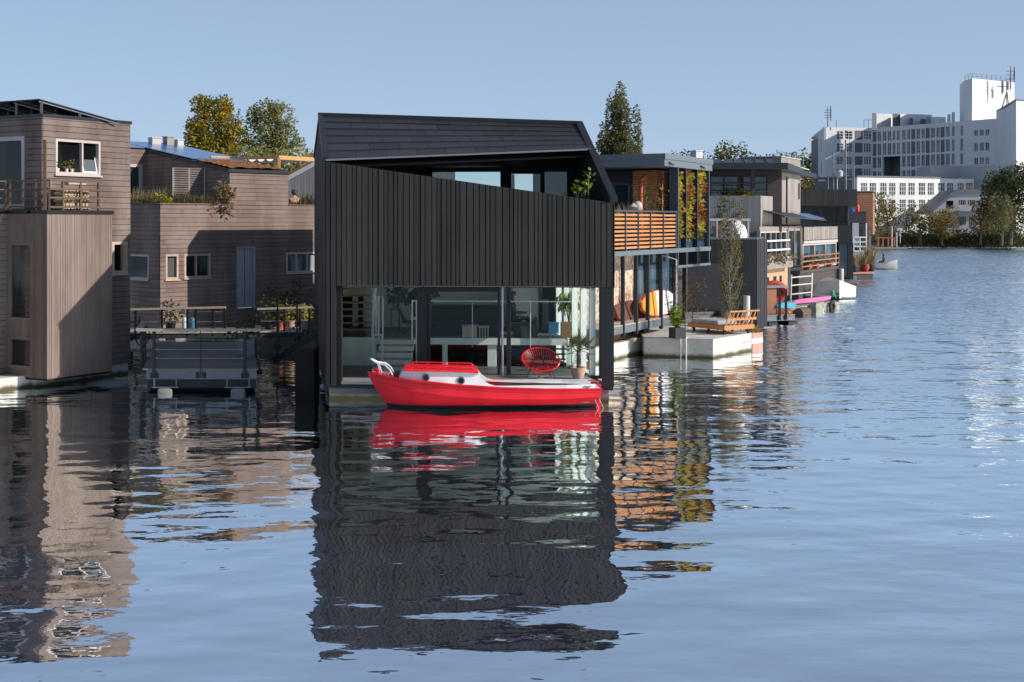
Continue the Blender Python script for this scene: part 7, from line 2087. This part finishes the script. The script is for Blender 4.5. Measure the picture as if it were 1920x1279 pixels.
for y0, y1 in rows_a:
    hwins(HA, [(1568, y0, 1582, y1, (.5,), (.33, .66), 0), (1584.5, y0, 1599, y1, (.5,), (.33, .66), 0), (1603, y0, 1617, y1, (), (), 1), (1619, y0, 1634, y1, (.33, .66), (.33, .66), 0)], None, 0) if False else None
# windows of the sunlit end
for y0, y1 in rows_a:
    for x0, x1, dk in ((1568, 1582, 0), (1584.5, 1599, 0), (1603, 1617, 1), (1619, 1634, 0)):
        r = HA.rect(x0, y0, x1, y1)
        if dk:
            mb = MB(); mb.box(HA.P(r[0], r[1], .06), HA.d * (r[2] - r[0]), Z * (r[3] - r[1]), HA.n * -.3); mb.build('dark_panel', M['hotel_grey'], HT)
        else: yield_.append((HA, r, (.5,) if x0 < 1600 else (.33, .66), (.35, .68)))
# long curving front in shade: rows follow its own horizontals
zrows = [(HBw.hit(1700, 243)[1], HBw.hit(1700, 262)[1]), (HBw.hit(1700, 266)[1], HBw.hit(1700, 289)[1]), (HBw.hit(1700, 292)[1], HBw.hit(1700, 313)[1]), (HBw.hit(1700, 319)[1], HBw.hit(1700, 332)[1])]
xsB = [(1637, 1643, 1), (1645, 1652, 0), (1655, 1662, 0), (1664, 1671, 0), (1673, 1679, 0), (1681, 1687, 0), (1691, 1698, 0), (1700, 1707, 0), (1709, 1716, 1), (1718, 1725, 0), (1727, 1734, 0), (1736, 1743, 1), (1745, 1753, 0), (1755, 1762, 0), (1764, 1771, 1), (1773, 1781, 0), (1784, 1790, 0), (1800, 1806, 0), (1826, 1834, 0), (1836.5, 1845, 0), (1847, 1855, 0)]
for ri, (za, zb) in enumerate(zrows):
    for x0, x1, dk in xsB:
        if ri >= 2 and 1653 < x0 < 1690: continue
        if ri == 3 and x0 > 1790: continue
        if x0 > 1820: 
            za_, zb_ = za - 1.2, zb - .2
        else: za_, zb_ = za, zb
        r = (HBw.u(x0), min(za_, zb_), HBw.u(x1), max(za_, zb_))
        if dk:
            mb = MB(); mb.box(HBw.P(r[0], r[1], .06), HBw.d * (r[2] - r[0]), Z * (r[3] - r[1]), HBw.n * -.3); mb.build('dark_panel', M['hotel_grey'], HT)
        else: yield_.append((HBw, r, (.5,), (.3,)))
openr = HBw.rect(1655, 294, 1688, 334)
holesA = [r for f, r, a, b in yield_ if f is HA]; holesB = [r for f, r, a, b in yield_ if f is HBw] + [(HBw.u(1655), zrows[2][1] - 10, HBw.u(1688), zrows[2][0])]
def hwall(fc, poly, holes, name='wall', th=.5):
    mb = MB(); panel(mb, fc, poly, holes, th, 0, 0); return mb.build(name, M['hotel_white'], HT)
hwall(HA, [rectp(0, GZ, LA_, zt)], holesA); hwall(HBw, [rectp(0, GZ, LB_, zt)], holesB)
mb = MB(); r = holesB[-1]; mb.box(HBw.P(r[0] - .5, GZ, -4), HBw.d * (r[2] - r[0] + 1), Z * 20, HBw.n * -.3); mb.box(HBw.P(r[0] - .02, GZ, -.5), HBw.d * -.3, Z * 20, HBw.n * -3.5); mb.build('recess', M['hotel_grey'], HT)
for fc, r, mu, ro in yield_:
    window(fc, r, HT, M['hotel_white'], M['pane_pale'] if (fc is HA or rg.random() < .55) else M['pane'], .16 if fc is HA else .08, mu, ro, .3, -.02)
HE = Fc(P0_, V(.15, .99, 0)); HE.n = V(-.99, .15, 0)
mb = MB(); panel(mb, HE, [rectp(.01, GZ, 30, zt)], [(6, z, 8, z + 3) for z in (5, 10.5, 16, 21.5)], .5); mb.build('wall', M['hotel_white'], HT)
mb = MB()
for z in (5, 10.5, 16, 21.5): mb.box(HE.P(5.9, z, -.2), HE.d * 2.2, Z * 3, HE.n * -.1)
mb.build('window', M['pane'], HT)
# solid behind, roof
bk = V(4, 30, 0)
mb = MB(); mb.prism([V(p.x, p.y, zt - .9) for p in (P0_ + V(.6, .6, 0), P1_ + V(0, .8, 0), P2_ + V(-.3, .8, 0), P2_ + bk, P1_ + bk, P0_ + bk)], Z * .5); mb.build('roof', M['metal_pale'], HT)
mb = MB(); mb.prism([V(p.x, p.y, GZ) for p in (P0_ + V(.9, 2.5, 0), P1_ + V(-.3, 2.5, 0), P1_ + bk, P0_ + bk)], Z * (zt - 2.5)); 
mb.prism([V(p.x, p.y, GZ) for p in (P1_ + V(3, 6.5, 0), P2_ + V(-1, 6.5, 0), P2_ + bk, P1_ + bk)], Z * (zt - 2.5)); mb.build('core', M['hotel_grey'], HT)
# right-hand wing jutting towards the water
FWg = Fc(G(1887, 9.2), V(-.2, 1, 0)); pr_ = G(1905.5, 9.6)
FW2 = Fc(pr_, V(1, .5, 0))
zw = FW2.hit(1912, 189)[1]
mb = MB(); a_ = G(1889, 9.15); mb.prism([V(p.x, p.y, GZ) for p in (pr_, pr_ + V(14, 7, 0), pr_ + V(20, 24, 0), a_ + V(3, 14, 0), a_)], Z * (zw - GZ)); mb.build('wing', M['hotel_white'], HT)
mb = MB(); mb.prism([V(p.x, p.y, zw) for p in (pr_ + V(-.1, -.2, 0), pr_ + V(14.2, 6.9, 0), pr_ + V(20, 24, 0), a_ + V(3, 14, 0), a_ + V(-.2, -.1, 0))], Z * .35); mb.build('wing_roof', M['hotel_grey'], HT)
# stair tower
sT = 8.35
a_, b_, c_ = G(1809, sT - .12), G(1823, sT), G(1902, sT - .25)
zT = H + (HY - 147) / sT
FT_ = Fc(b_, c_ - b_)
mb = MB(); mb.prism([V(p.x, p.y, zt - 2) for p in (b_, c_, c_ + V(2, 12, 0), a_ + V(2, 9, 0), a_)], Z * (zT - zt + 2)); tw = mb.build('tower', M['hotel_white'], HT)
mb = MB()
pts = [a_, b_, c_]
for p, q in zip(pts, pts[1:]):
    n_ = max(2, int((q - p).length / 1.6))
    for i in range(n_ + 1):
        x = p.lerp(q, i / n_); mb.bar(V(x.x, x.y, zT), V(x.x, x.y, zT + 1.1), .07)
    for z in (.55, 1.1): mb.bar(V(p.x, p.y, zT + z), V(q.x, q.y, zT + z), .06)
mb.build('railing', M['steel_grey'], tw)
def mast(px, py0, py1, s, w_, name='antenna', arms=0, parent=None, mat='steel_grey'):
    mb = MB(); p = G(px, s); z0, z1 = H + (HY - py1) / s, H + (HY - py0) / s
    mb.tube([V(p.x, p.y, z0), V(p.x, p.y, z1)], [w_, w_ * .6], 6)
    for i in range(arms):
        z = z0 + (z1 - z0) * (.45 + .5 * i / max(1, arms)); mb.bar(V(p.x - w_ * 6, p.y, z), V(p.x + w_ * 6, p.y, z), w_ * .8); mb.bar(V(p.x + w_ * 5, p.y, z - .8), V(p.x + w_ * 5, p.y, z + 1.0), w_ * 1.2)
    return mb.build(name, M[mat], parent or HT)
mast(1895, 124, 168, 8.3, .16, 'antenna', 3); mast(1887, 150, 208, 8.6, .10, 'antenna', 0); mast(1552, 200, 238, 7.9, .14, 'antenna', 4); mast(1568, 225, 238, 7.9, .09)
mast(1880, 150, 172, 8.25, .22, 'antenna', 1)
mb = MB(); p = G(1888, 8.62); z0 = H + (HY - 208) / 8.62
mb.bar(V(p.x - 1.8, p.y, zt), V(p.x, p.y, z0 + 4.2), .22); mb.bar(V(p.x + .6, p.y, zt), V(p.x, p.y, z0 + 4.2), .2); mb.build('antenna_stay', M['steel_grey'], HT)
mb = MB(); k = FT_.off(.25); r = k.rect(1880, 152, 1883, 175); mb.box(k.P(r[0], r[1]), k.d * (r[2] - r[0]), Z * (r[3] - r[1]), k.n * -.3); r = k.rect(1891, 152, 1893, 168); mb.box(k.P(r[0], r[1]), k.d * (r[2] - r[0]), Z * (r[3] - r[1]), k.n * -.3); mb.build('vent', M['metal_pale'], tw)
# rooftop plant rooms and clutter
def rbox(x0, x1, y0, s, dep, mat='hotel_white', name='plant_room', zb=None):
    a, b = G(x0, s), G(x1, s); z1 = H + (HY - y0) / s; zb = zt - 1 if zb is None else zb
    mb = MB(); mb.prism([V(a.x, a.y, zb), V(b.x, b.y + (b.x - a.x) * .3, zb), V(b.x + dep * .3, b.y + dep, zb), V(a.x + dep * .3, a.y + dep, zb)], Z * (z1 - zb)); return mb.build(name, M[mat], HT)
rbox(1644, 1672, 213, 7.75, 8); rbox(1688, 1752, 213.5, 7.95, 8); rbox(1674, 1689, 213, 7.9, 10, 'hotel_grey'); rbox(1750, 1775, 219, 8.05, 6)
for x0, x1, y0, mt in ((1635, 1643, 212, 'hotel_grey'), (1706, 1712, 221, 'steel_grey'), (1726, 1736, 223, 'steel_grey'), (1738, 1746, 219, 'metal_pale'), (1777, 1783, 214, 'white_paint'), (1785, 1791, 210, 'white_paint')):
    rbox(x0, x1, y0, 8.0, 2.5, mt, 'roof_unit')
mb = MB()
for x in (1620, 1628, 1636): p = G(x, 7.9); mb.bar(V(p.x, p.y, zt), V(p.x, p.y, zt + 1.8), .1)
mb.bar(G(1620, 7.9) + Z * (zt + 1.7), G(1636, 7.9) + Z * (zt + 1.7), .1); mb.build('roof_rail', M['steel_grey'], HT)

# ---------------------------------------------------------------- low white annex in front
LWs = 9.75
Q0, Q1 = G(1607, LWs), G(1826, LWs - .42)
FLw = Fc(Q0, Q1 - Q0); LL = (Q1 - Q0).length
AX = thing('white_annex', 'low white two storey annex with pairs of tall windows behind the shore trees', 'building', FLw.P(LL / 2, GZ))
zA = FLw.hit(1700, 333.5)[1]
wl_ = []
for ri, (ya, yb) in enumerate(((342, 366.5), (373.5, 398))):
    for k in range(6):
        for o in (0, 16.5):
            x0 = 1613.5 + k * 36.2 + o
            wl_.append(FLw.rect(x0, ya, x0 + 13.5, yb))
mb = MB(); panel(mb, FLw, [rectp(0, GZ, LL, zA)], wl_, .4); mb.build('wall', M['hotel_white'], AX)
mb = MB(); mb.prism([FLw.P(.4, GZ, -1.2), FLw.P(LL - .3, GZ, -1.2), FLw.P(LL - .3, GZ, -14), FLw.P(.4, GZ, -14)], Z * (zA - 1.6)); mb.build('core', M['hotel_grey'], AX)
mb = MB(); mb.box(FLw.P(-.1, zA, .12), FLw.d * (LL - 4), Z * .28, FLw.n * -14.4); mb.build('roof', M['hotel_grey'], AX)
for r in wl_: window(FLw, r, AX, M['white_paint'], M['pane_pale'] if rg.random() < .45 else M['pane'], .11, (.36, .68), (.33, .66), .25, .02)
FLe = Fc(Q0, V(-.2, 1, 0)); FLe.n = V(-1, -.2, 0); mb = MB(); panel(mb, FLe, [rectp(.01, GZ, 14, zA)], (), .3); mb.build('wall', M['hotel_white'], AX)
mb = MB(); k = Fc(FLw.P(FLw.u(1741), 0, 2.0), FLw.d)
# metal clad hall behind the annex
mbh = MB(); a, b, c = G(1745, 9.35), G(1795, 9.2), G(1868, 9.4)
zc0, zc1 = H + (HY - 334) / 9.3, H + (HY - 310) / 9.3
mbh.prism([V(p.x, p.y, GZ) for p in (a, b, c, c + V(2, 15, 0), a + V(2, 15, 0))], Z * (zc1 - GZ))
solo(mbh, 'metal_hall', M['metal_pale'], 'plain grey metal clad hall rising behind the white annex', 'building')
# shed with sloping glass gable on the shore
sG = 10.0
FG_ = Fc(G(1740, sG), V(1, -.06, 0)); FGe = FG_
gx = lambda x, y: FG_.hit(x, y)
SH = thing('shore_building', 'grey two storey building with a sloping side and dark windows on the far shore', 'building', FG_.P(8, GZ))
wr = [FG_.rect(1797, 374, 1812, 392), FG_.rect(1814, 374, 1830, 392), FG_.rect(1796, 405, 1812, 423), FG_.rect(1816, 405, 1832, 423)]
p_ = [gx(1742, 399), (gx(1742, 399)[0], GZ), (gx(1850, 440)[0], GZ), gx(1850, 360), gx(1791, 360)]
mb = MB(); poly = [(gx(1742, 399)[0], GZ), (gx(1850, 440)[0], GZ), gx(1850, 360), gx(1791, 360), gx(1742, 399)]
panel(mb, FG_, [poly], wr + [FG_.rect(1774, 376, 1788, 391)], .3); mb.build('wall', plain('grey_render', (.42, .43, .47), .7, 0, .05, .3), SH)
for r in wr: window(FG_, r, SH, M['frame_grey'], M['pane'], .12, (.25, .5, .75), (), .2, .02)
window(FG_, FG_.rect(1774, 376, 1788, 391), SH, M['hotel_grey'], M['pane_dark'], .1, (), (), .2, .02)
mb = MB(); a, b, c = gx(1740, 401), gx(1791, 359), gx(1852, 358)
mb.bar(FG_.P(a[0], a[1], .1), FG_.P(b[0], b[1], .1), .5, .5); mb.bar(FG_.P(b[0], b[1], .1), FG_.P(c[0], c[1], .1), .5, .6)
mb.prism([FG_.P(b[0], b[1], 0), FG_.P(c[0], c[1], 0), FG_.P(c[0], c[1], -10), FG_.P(b[0], b[1], -10)], Z * .25); mb.prism([FG_.P(a[0], a[1], 0), FG_.P(b[0], b[1], 0), FG_.P(b[0], b[1], -10), FG_.P(a[0], a[1], -10)], Z * .25); mb.build('roof', M['hotel_grey'], SH)
mb = MB()
for i in range(9):
    x = b[0] + (c[0] - b[0]) * i / 8; mb.bar(FG_.P(x, b[1] + .3, .0), FG_.P(x, b[1] + 1.2, 0), .08)
mb.bar(FG_.P(b[0], b[1] + 1.2, 0), FG_.P(c[0], b[1] + 1.2, 0), .08); mb.build('roof_rail', M['brown_boards'], SH)
mb = MB(); z_ = gx(1800, 396)[1]; mb.box(FG_.P(gx(1793, 396)[0], z_, 1.2), FG_.d * 5.5, Z * .18, FG_.n * -1.2); mb.box(FG_.P(gx(1793, 396)[0], z_ + .18, 1.2), FG_.d * 5.5, Z * 1.0, FG_.n * -.08); mb.build('balcony', M['metal_pale'], SH)

# ---------------------------------------------------------------- masts and posts behind the black flat house
for px, y0, y1, s, w_, lb in ((1562.5, 284, 358, 21, .085, 'thin dark mast with white marks behind the black flat roofed house'), (1585.5, 262, 358, 21, .11, 'tallest black and white mast behind the black flat roofed house'), (1600.5, 312, 358, 21, .09, 'white mast at the outer end of the black flat roof'), (1552.5, 330, 358, 21, .07, 'shortest mast at the inner end of the black flat roof')):
    mb = MB(); p = G(px, s); mb.tube([V(p.x, p.y, .3), V(p.x, p.y, H + (HY - y0) / s)], [w_ * 1.2, w_ * .7], 8); solo(mb, 'mast', M['mast'], lb, 'mast', 'masts behind the black flat roofed house')
mb = MB(); p = G(1574, 21); z = H + (HY - 334) / 21; mb.lathe(V(p.x, p.y, z), [(.10, 0), (.30, .15), (.32, .55), (.18, .72), (0, .75)], 12); mb.tube([V(p.x - .2, p.y, .3), V(p.x - .2, p.y, z + .2)], .05, 6); solo(mb, 'vent_cowl', M['metal_pale'], 'pale rounded vent cowl on a pole between the masts', 'vent')

# ================================================================== far dock
sD = 11.6
FDd = Fc(G(1640, sD), V(1, -.05, 0)); u1 = FDd.u(1701)
FDk2 = thing('far_dock', 'long low far dock with a rusty timber frame in front of the shore trees', 'dock', FDd.P(u1 / 2, 0))
mb = MB(); mb.box(FDd.P(0, -.3, 0), FDd.d * u1, Z * .68, FDd.n * -3); mb.build('deck', M['concrete_dark'], FDk2)
mb = MB()
for x in (1648, 1657, 1667, 1678):
    u = FDd.u(x); mb.bar(FDd.P(u, .6, -.5), FDd.P(u, 2.0, -.5), .22)
mb.bar(FDd.P(FDd.u(1644), 2.0, -.5), FDd.P(FDd.u(1681), 2.0, -.5), .3, .2); mb.build('frame', M['tile_red'], FDk2)
for x, y0, w_ in ((1672, 424, .14), (1681, 436, .13)):
    mb = MB(); p = G(x, sD - .2); mb.tube([V(p.x, p.y, .2), V(p.x, p.y, H + (HY - y0) / sD)], w_, 8); solo(mb, 'pile', M['tarp_tan'], 'taller pale pile at the far dock' if x == 1672 else 'shorter pale pile nearer the end of the far dock', 'pile', 'piles at the far dock')
p = G(1688, sD - .4); mb = MB(); mb.bar(V(p.x, p.y, 1), V(p.x, p.y, H + (HY - 431) / sD), .12); mb.box(V(p.x - .5, p.y, H + (HY - 434) / sD), V(.9, 0, 0), V(0, .08, 0), Z * .5); solo(mb, 'notice_board', M['frame_grey'], 'small pale notice board on a post at the far dock', 'sign')

# ================================================================== trees
def crown_tree(name, label, base, blobs, n, lsz, mat, r0, group=None, shell=.35, limbs=True, asp=.7, cat='tree', clump=.6):
    t = thing(name, label, cat, base, group)
    base = V(*base)
    mb = MB(); top = V(blobs[0][0][0], blobs[0][0][1], blobs[0][0][2])
    zb = min(b[0][2] - b[3] for b in blobs)
    f_ = V(base.x, base.y, min(zb + (top.z - zb) * .35, top.z))
    mb.tube([base - Z * .3, base.lerp(f_, .5) + V(r0 * .4, 0, 0), f_, f_.lerp(top, .8)], [r0 * 1.25, r0, r0 * .75, r0 * .3], 9)
    if limbs:
        for c, rx, ry, rz in blobs:
            c = V(*c); mid = f_.lerp(c, .5) + V(rg.uniform(-.3, .3), rg.uniform(-.3, .3), -.1 * rz)
            mb.tube([f_ - Z * .2, mid, c], [r0 * .5, r0 * .3, r0 * .12], 5)
            for i in range(4):
                e = c + V(rg.uniform(-.8, .8) * rx, rg.uniform(-.8, .8) * ry, rg.uniform(-.2, .85) * rz); mb.tube([mid.lerp(c, .5), e], [r0 * .2, r0 * .06], 4)
    mb.build('trunk', M['bark'], t)
    mb = MB(); leaves_in(mb, blobs, n, lsz, rg, shell, .3, 0, asp, clump); mb.build('crown', M[mat], t, fix=False)
    return t
def pb(px, py, s, rx, rz, ry=None, dy=0.0):             # ellipsoid placed by survey; radii in metres
    p = W(px, py, s); return ((p.x, p.y + dy, p.z), rx, ry or rx, rz)
s = 25.0
crown_tree('golden_tree', 'golden autumn tree behind the second timber house', (W(402, 0, s).x, F / s, 1.1),
           [pb(398, 250, s, 1.45, 1.9), pb(378, 262, s, 1.1, 1.6, None, -.5), pb(400, 205, s, 1.25, 1.1), pb(425, 235, s, 1.15, 1.5, None, .4), pb(368, 240, s, .75, .9), pb(440, 262, s, .95, 1.2), pb(378, 195, s, .8, .7), pb(362, 275, s, .8, .9), pb(412, 282, s, 1.5, 1.2), pb(420, 198, s, .6, .7)], 11000, .21, 'leaf_gold', .22, None, .25)
crown_tree('green_tree', 'looser green tree to the right of the golden tree', (W(508, 0, s).x, F / s + 1, 1.1),
           [pb(505, 240, s, 1.3, 1.5, None, 1), pb(482, 255, s, 1.2, 1.6, None, 1), pb(490, 208, s, 1.0, .9, None, 1), pb(525, 222, s, 1.05, 1.15, None, 1), pb(512, 200, s, .7, .6, None, 1), pb(535, 262, s, .9, 1.1, None, 1), pb(553, 268, s, .6, .7, None, 1), pb(470, 215, s, .6, .7, None, 1), pb(460, 280, s, 1.0, .8, None, 1), pb(510, 278, s, 1.4, 1.0, None, 1)], 6400, .20, 'leaf_green', .22, None, .3)
for px, py, w_, h_, lb in ((560, 305, 1.8, 1.0, 'low tree under the green tree beyond the pergola'), (470, 300, 2.2, .9, 'wide low tree behind the blue solar roof')):
    crown_tree('low_tree', lb, (W(px, 0, 27).x, F / 27, 1.1), [pb(px, py, 27, w_, h_), pb(px - 22, py + 8, 27, w_ * .6, h_ * .8), pb(px + 22, py + 6, 27, w_ * .6, h_ * .8)], 1100, .27, 'leaf_green', .15, 'low trees behind the timber houses')
# poplar: several steep plumes
s = 17.0
bl = []
for px, top, bot, w_ in ((1165, 160, 300, .85), (1146, 180, 300, .72), (1155, 188, 300, .8), (1173, 192, 300, .7), (1192, 200, 300, .50), (1135, 232, 300, .7), (1180, 262, 300, .8), (1198, 242, 300, .5), (1126, 255, 300, .5), (1160, 250, 300, 1.2)):
    zt_, zb_ = H + (HY - top) / s, H + (HY - bot) / s; n_ = 5
    for i in range(n_):
        f = (i + .5) / n_; z_ = zb_ + (zt_ - zb_) * f; p = G(px + rg.uniform(-2, 2), s); bl.append(((p.x, p.y + rg.uniform(-.8, .8), z_), w_ * (1.1 - .45 * f), w_ * (1.1 - .45 * f), (zt_ - zb_) / n_ * .72))
bl.insert(0, ((W(1162, 0, s).x, F / s, H + (HY - 200) / s), .6, .6, 1.5))
crown_tree('poplar', 'tall dark poplar rising behind the orange slat house', (W(1162, 0, s).x, F / s, 1.1), bl, 15000, .24, 'leaf_poplar', .35, None, .3, False, .7, 'tree', .5)
# line of trees along the horizon behind the houses
k = 0
for px, top, w_, mt, kind in ((1265, 281, 14, 'leaf_dark', 'dark'), (1284, 280, 13, 'leaf_dark', 'dark'), (1305, 281, 13, 'leaf_dark', 'dark'), (1325, 283, 14, 'leaf_dark', 'dark'), (1351, 264, 10, 'leaf_olive', 'olive'), (1371, 261, 10, 'leaf_olive', 'olive'), (1391, 265, 11, 'leaf_olive', 'olive'), (1408, 285, 12, 'leaf_dark', 'dark'), (1424, 287, 12, 'leaf_dark', 'dark'), (1440, 287, 13, 'leaf_dark', 'dark'), (1458, 281, 12, 'leaf_poplar', 'mid'), (1474, 282, 12, 'leaf_poplar', 'mid'), (1492, 281, 12, 'leaf_poplar', 'mid'), (1510, 281, 13, 'leaf_poplar', 'mid'), (1526, 280, 12, 'leaf_poplar', 'mid'), (1512, 325, 14, 'leaf_olive', 'near'), (1528, 330, 13, 'leaf_olive', 'near'), (1496, 330, 14, 'leaf_olive', 'near')):
    s = 6.8 if kind != 'near' else 9.0
    zt_ = H + (HY - top) / s; r_ = w_ / s * 1.25
    p = G(px, s); dy = rg.uniform(-4, 4)
    lab = {'dark': 'dark green tree in the distant line behind the chimney and flat roofs', 'olive': 'pale olive tree standing above the solar roof of the grey house', 'mid': 'leafy green tree in the distant line just left of the hotel', 'near': 'olive green tree low against the left end of the hotel'}[kind]
    crown_tree('distant_tree', lab, (p.x, p.y + dy, 1.1), [((p.x, p.y + dy, zt_ - 2.4), r_ * .75, r_ * .75, 2.4), ((p.x - r_ * .5, p.y + dy, zt_ - 4.6), r_ * .8, r_ * .8, 2.6), ((p.x + r_ * .5, p.y + dy, zt_ - 4.2), r_ * .8, r_ * .8, 2.6), ((p.x, p.y + dy, zt_ - 7.5), r_ * 1.15, r_ * 1.15, 3.6), ((p.x, p.y + dy, zt_ - 12), r_ * 1.2, r_ * 1.2, 4)], 950, .68, mt, .3, {'dark': 'dark trees in the distant line', 'olive': 'pale olive trees above the grey house', 'mid': 'green trees left of the hotel', 'near': 'low olive trees at the left end of the hotel'}[kind], .3, False)
# far shore trees
def shore(name, label, px, s, parts, n, lsz, mat, r0=.18, group=None, shell=.3):
    bl = [pb(x, y, s, rx, rz, None, rg.uniform(-.6, .6)) for x, y, rx, rz in parts]
    return crown_tree(name, label, (W(px, 0, s).x, F / s, .9), bl, n, lsz, mat, r0, group, shell, True)
shore('shore_tree', 'big dark tree at the right edge of the far shore', 1893, 10.9, [(1893, 352, 3.2, 3.4), (1868, 375, 2.6, 3.6), (1905, 335, 2.8, 2.6), (1918, 370, 3.0, 4.2), (1880, 330, 1.5, 1.6), (1900, 400, 4.0, 3.6), (1862, 350, 1.0, 1.6), (1925, 325, 2.0, 2.0)], 8500, .42, 'leaf_dark', .4)
shore('shore_tree', 'narrow dark tree standing before the grey gap right of the annex', 1858, 10.7, [(1858, 345, 1.2, 2.0), (1856, 368, 1.6, 2.6), (1860, 395, 2.0, 2.6)], 1700, .42, 'leaf_dark', .25)
shore('shore_tree', 'tall yellow green tree at the left end of the far shore', 1664, 11.0, [(1660, 385, 1.4, 2.0), (1668, 400, 1.9, 2.0), (1655, 408, 1.5, 1.8), (1682, 405, 1.3, 1.4), (1660, 430, 1.8, 1.9), (1650, 370, .8, .9)], 1900, .33, 'leaf_orange', .2, None, .35)
shore('shore_tree', 'green tree close beside the brown house at the far shore', 1645, 11.2, [(1645, 400, 1.1, 2.2), (1642, 425, 1.4, 2.2), (1648, 372, .7, 1.0)], 1000, .33, 'leaf_olive', .18)
shore('shore_tree', 'spreading olive tree with a light crown before the annex windows', 1725, 11.0, [(1722, 398, 2.0, 1.5), (1735, 408, 1.8, 1.5), (1710, 412, 1.4, 1.4), (1745, 420, 1.8, 1.6), (1718, 425, 2.0, 1.6)], 1700, .33, 'leaf_olive', .2, None, .4)
shore('shore_tree', 'broad orange brown tree in front of the sloping gable', 1765, 11.0, [(1762, 408, 2.2, 1.2), (1780, 412, 1.8, 1.3), (1750, 422, 2.2, 1.5), (1772, 428, 2.4, 1.8), (1785, 395, 1.4, .8)], 2100, .34, 'leaf_orange', .2, None, .35)
shore('shore_tree', 'golden tree in front of the grey shore building windows', 1838, 10.9, [(1832, 388, 1.1, 1.4), (1846, 388, 1.3, 1.6), (1850, 410, 1.7, 2.0), (1838, 420, 1.6, 2.0)], 1500, .34, 'leaf_orange', .2, None, .3)
shore('shore_tree', 'grey green tree left of the big dark tree', 1878, 11.2, [(1874, 385, 1.9, 2.2), (1886, 400, 2.0, 2.4), (1868, 415, 2.2, 2.4)], 1800, .38, 'leaf_poplar', .22)
for x, y, rx, rz, mt, lb in ((1690, 437, 2.3, 2.0, 'leaf_dark', 'dark rounded bush at the waterline behind the far dock'), (1712, 443, 2.0, 1.7, 'leaf_olive', 'olive bush at the waterline below the spreading tree'), (1735, 440, 2.4, 1.9, 'leaf_dark', 'dark bush at the waterline left of the orange tree'), (1758, 446, 2.2, 1.5, 'leaf_olive', 'low olive bush at the waterline under the orange tree'), (1782, 444, 2.3, 1.7, 'leaf_dark', 'dark bush at the waterline under the sloping gable'), (1806, 446, 2.4, 1.5, 'leaf_dark', 'dark low bush in front of the grey shore building'), (1830, 443, 2.3, 1.9, 'leaf_dark', 'dark bush at the foot of the golden tree'), (1856, 440, 2.5, 2.1, 'leaf_dark', 'large dark bush at the foot of the narrow dark tree'), (1884, 440, 2.8, 2.2, 'leaf_dark', 'large dark bush below the grey green tree'), (1912, 438, 2.9, 2.4, 'leaf_dark', 'large dark bush at the right edge of the shore'), (1660, 446, 1.8, 1.3, 'leaf_dark', 'dark bush behind the left part of the far dock')):
    p = W(x, y, 10.75); t = thing('shore_bush', lb, 'bush', (p.x, p.y, .4))
    mb = MB(); leaves_in(mb, [((p.x, p.y, p.z), rx, rx * .8, rz), ((p.x - rx * .7, p.y + .4, p.z - rz * .4), rx * .7, rx * .7, rz * .7), ((p.x + rx * .7, p.y + .3, p.z - rz * .45), rx * .7, rx * .7, rz * .7)], 900, .36, rg, .3); mb.build('foliage', M[mt], t, fix=False)
    mb = MB()
    for i in range(5): mb.tube([V(p.x + rg.uniform(-.5, .5), p.y, .2), V(p.x + rg.uniform(-1, 1) * rx * .7, p.y, p.z + rg.uniform(-.2, .6) * rz)], [.07, .03], 5)
    mb.build('stems', M['bark'], t)
# undergrowth along the bank
mb = MB()
for i in range(5200):
    x = rg.uniform(48, 135); y = 233.6 + rg.random() ** 1.5 * 9 - max(0, x - 105) * .03
    mb.leaf(V(x, y, .3 + rg.random() * 1.9 * min(1, .3 + (y - 233) / 4)), V(rg.uniform(-1, 1), rg.uniform(-1, .4), rg.uniform(-.2, 1)), .4, .6, 0, rg.random() * .6)
o = mb.build('undergrowth', M['leaf_dark'], None, fix=False); tag(o, 'dark undergrowth covering the far bank', 'undergrowth', None, 'stuff')
for o in bpy.data.objects:
    if '_o' in o: del o['_o']
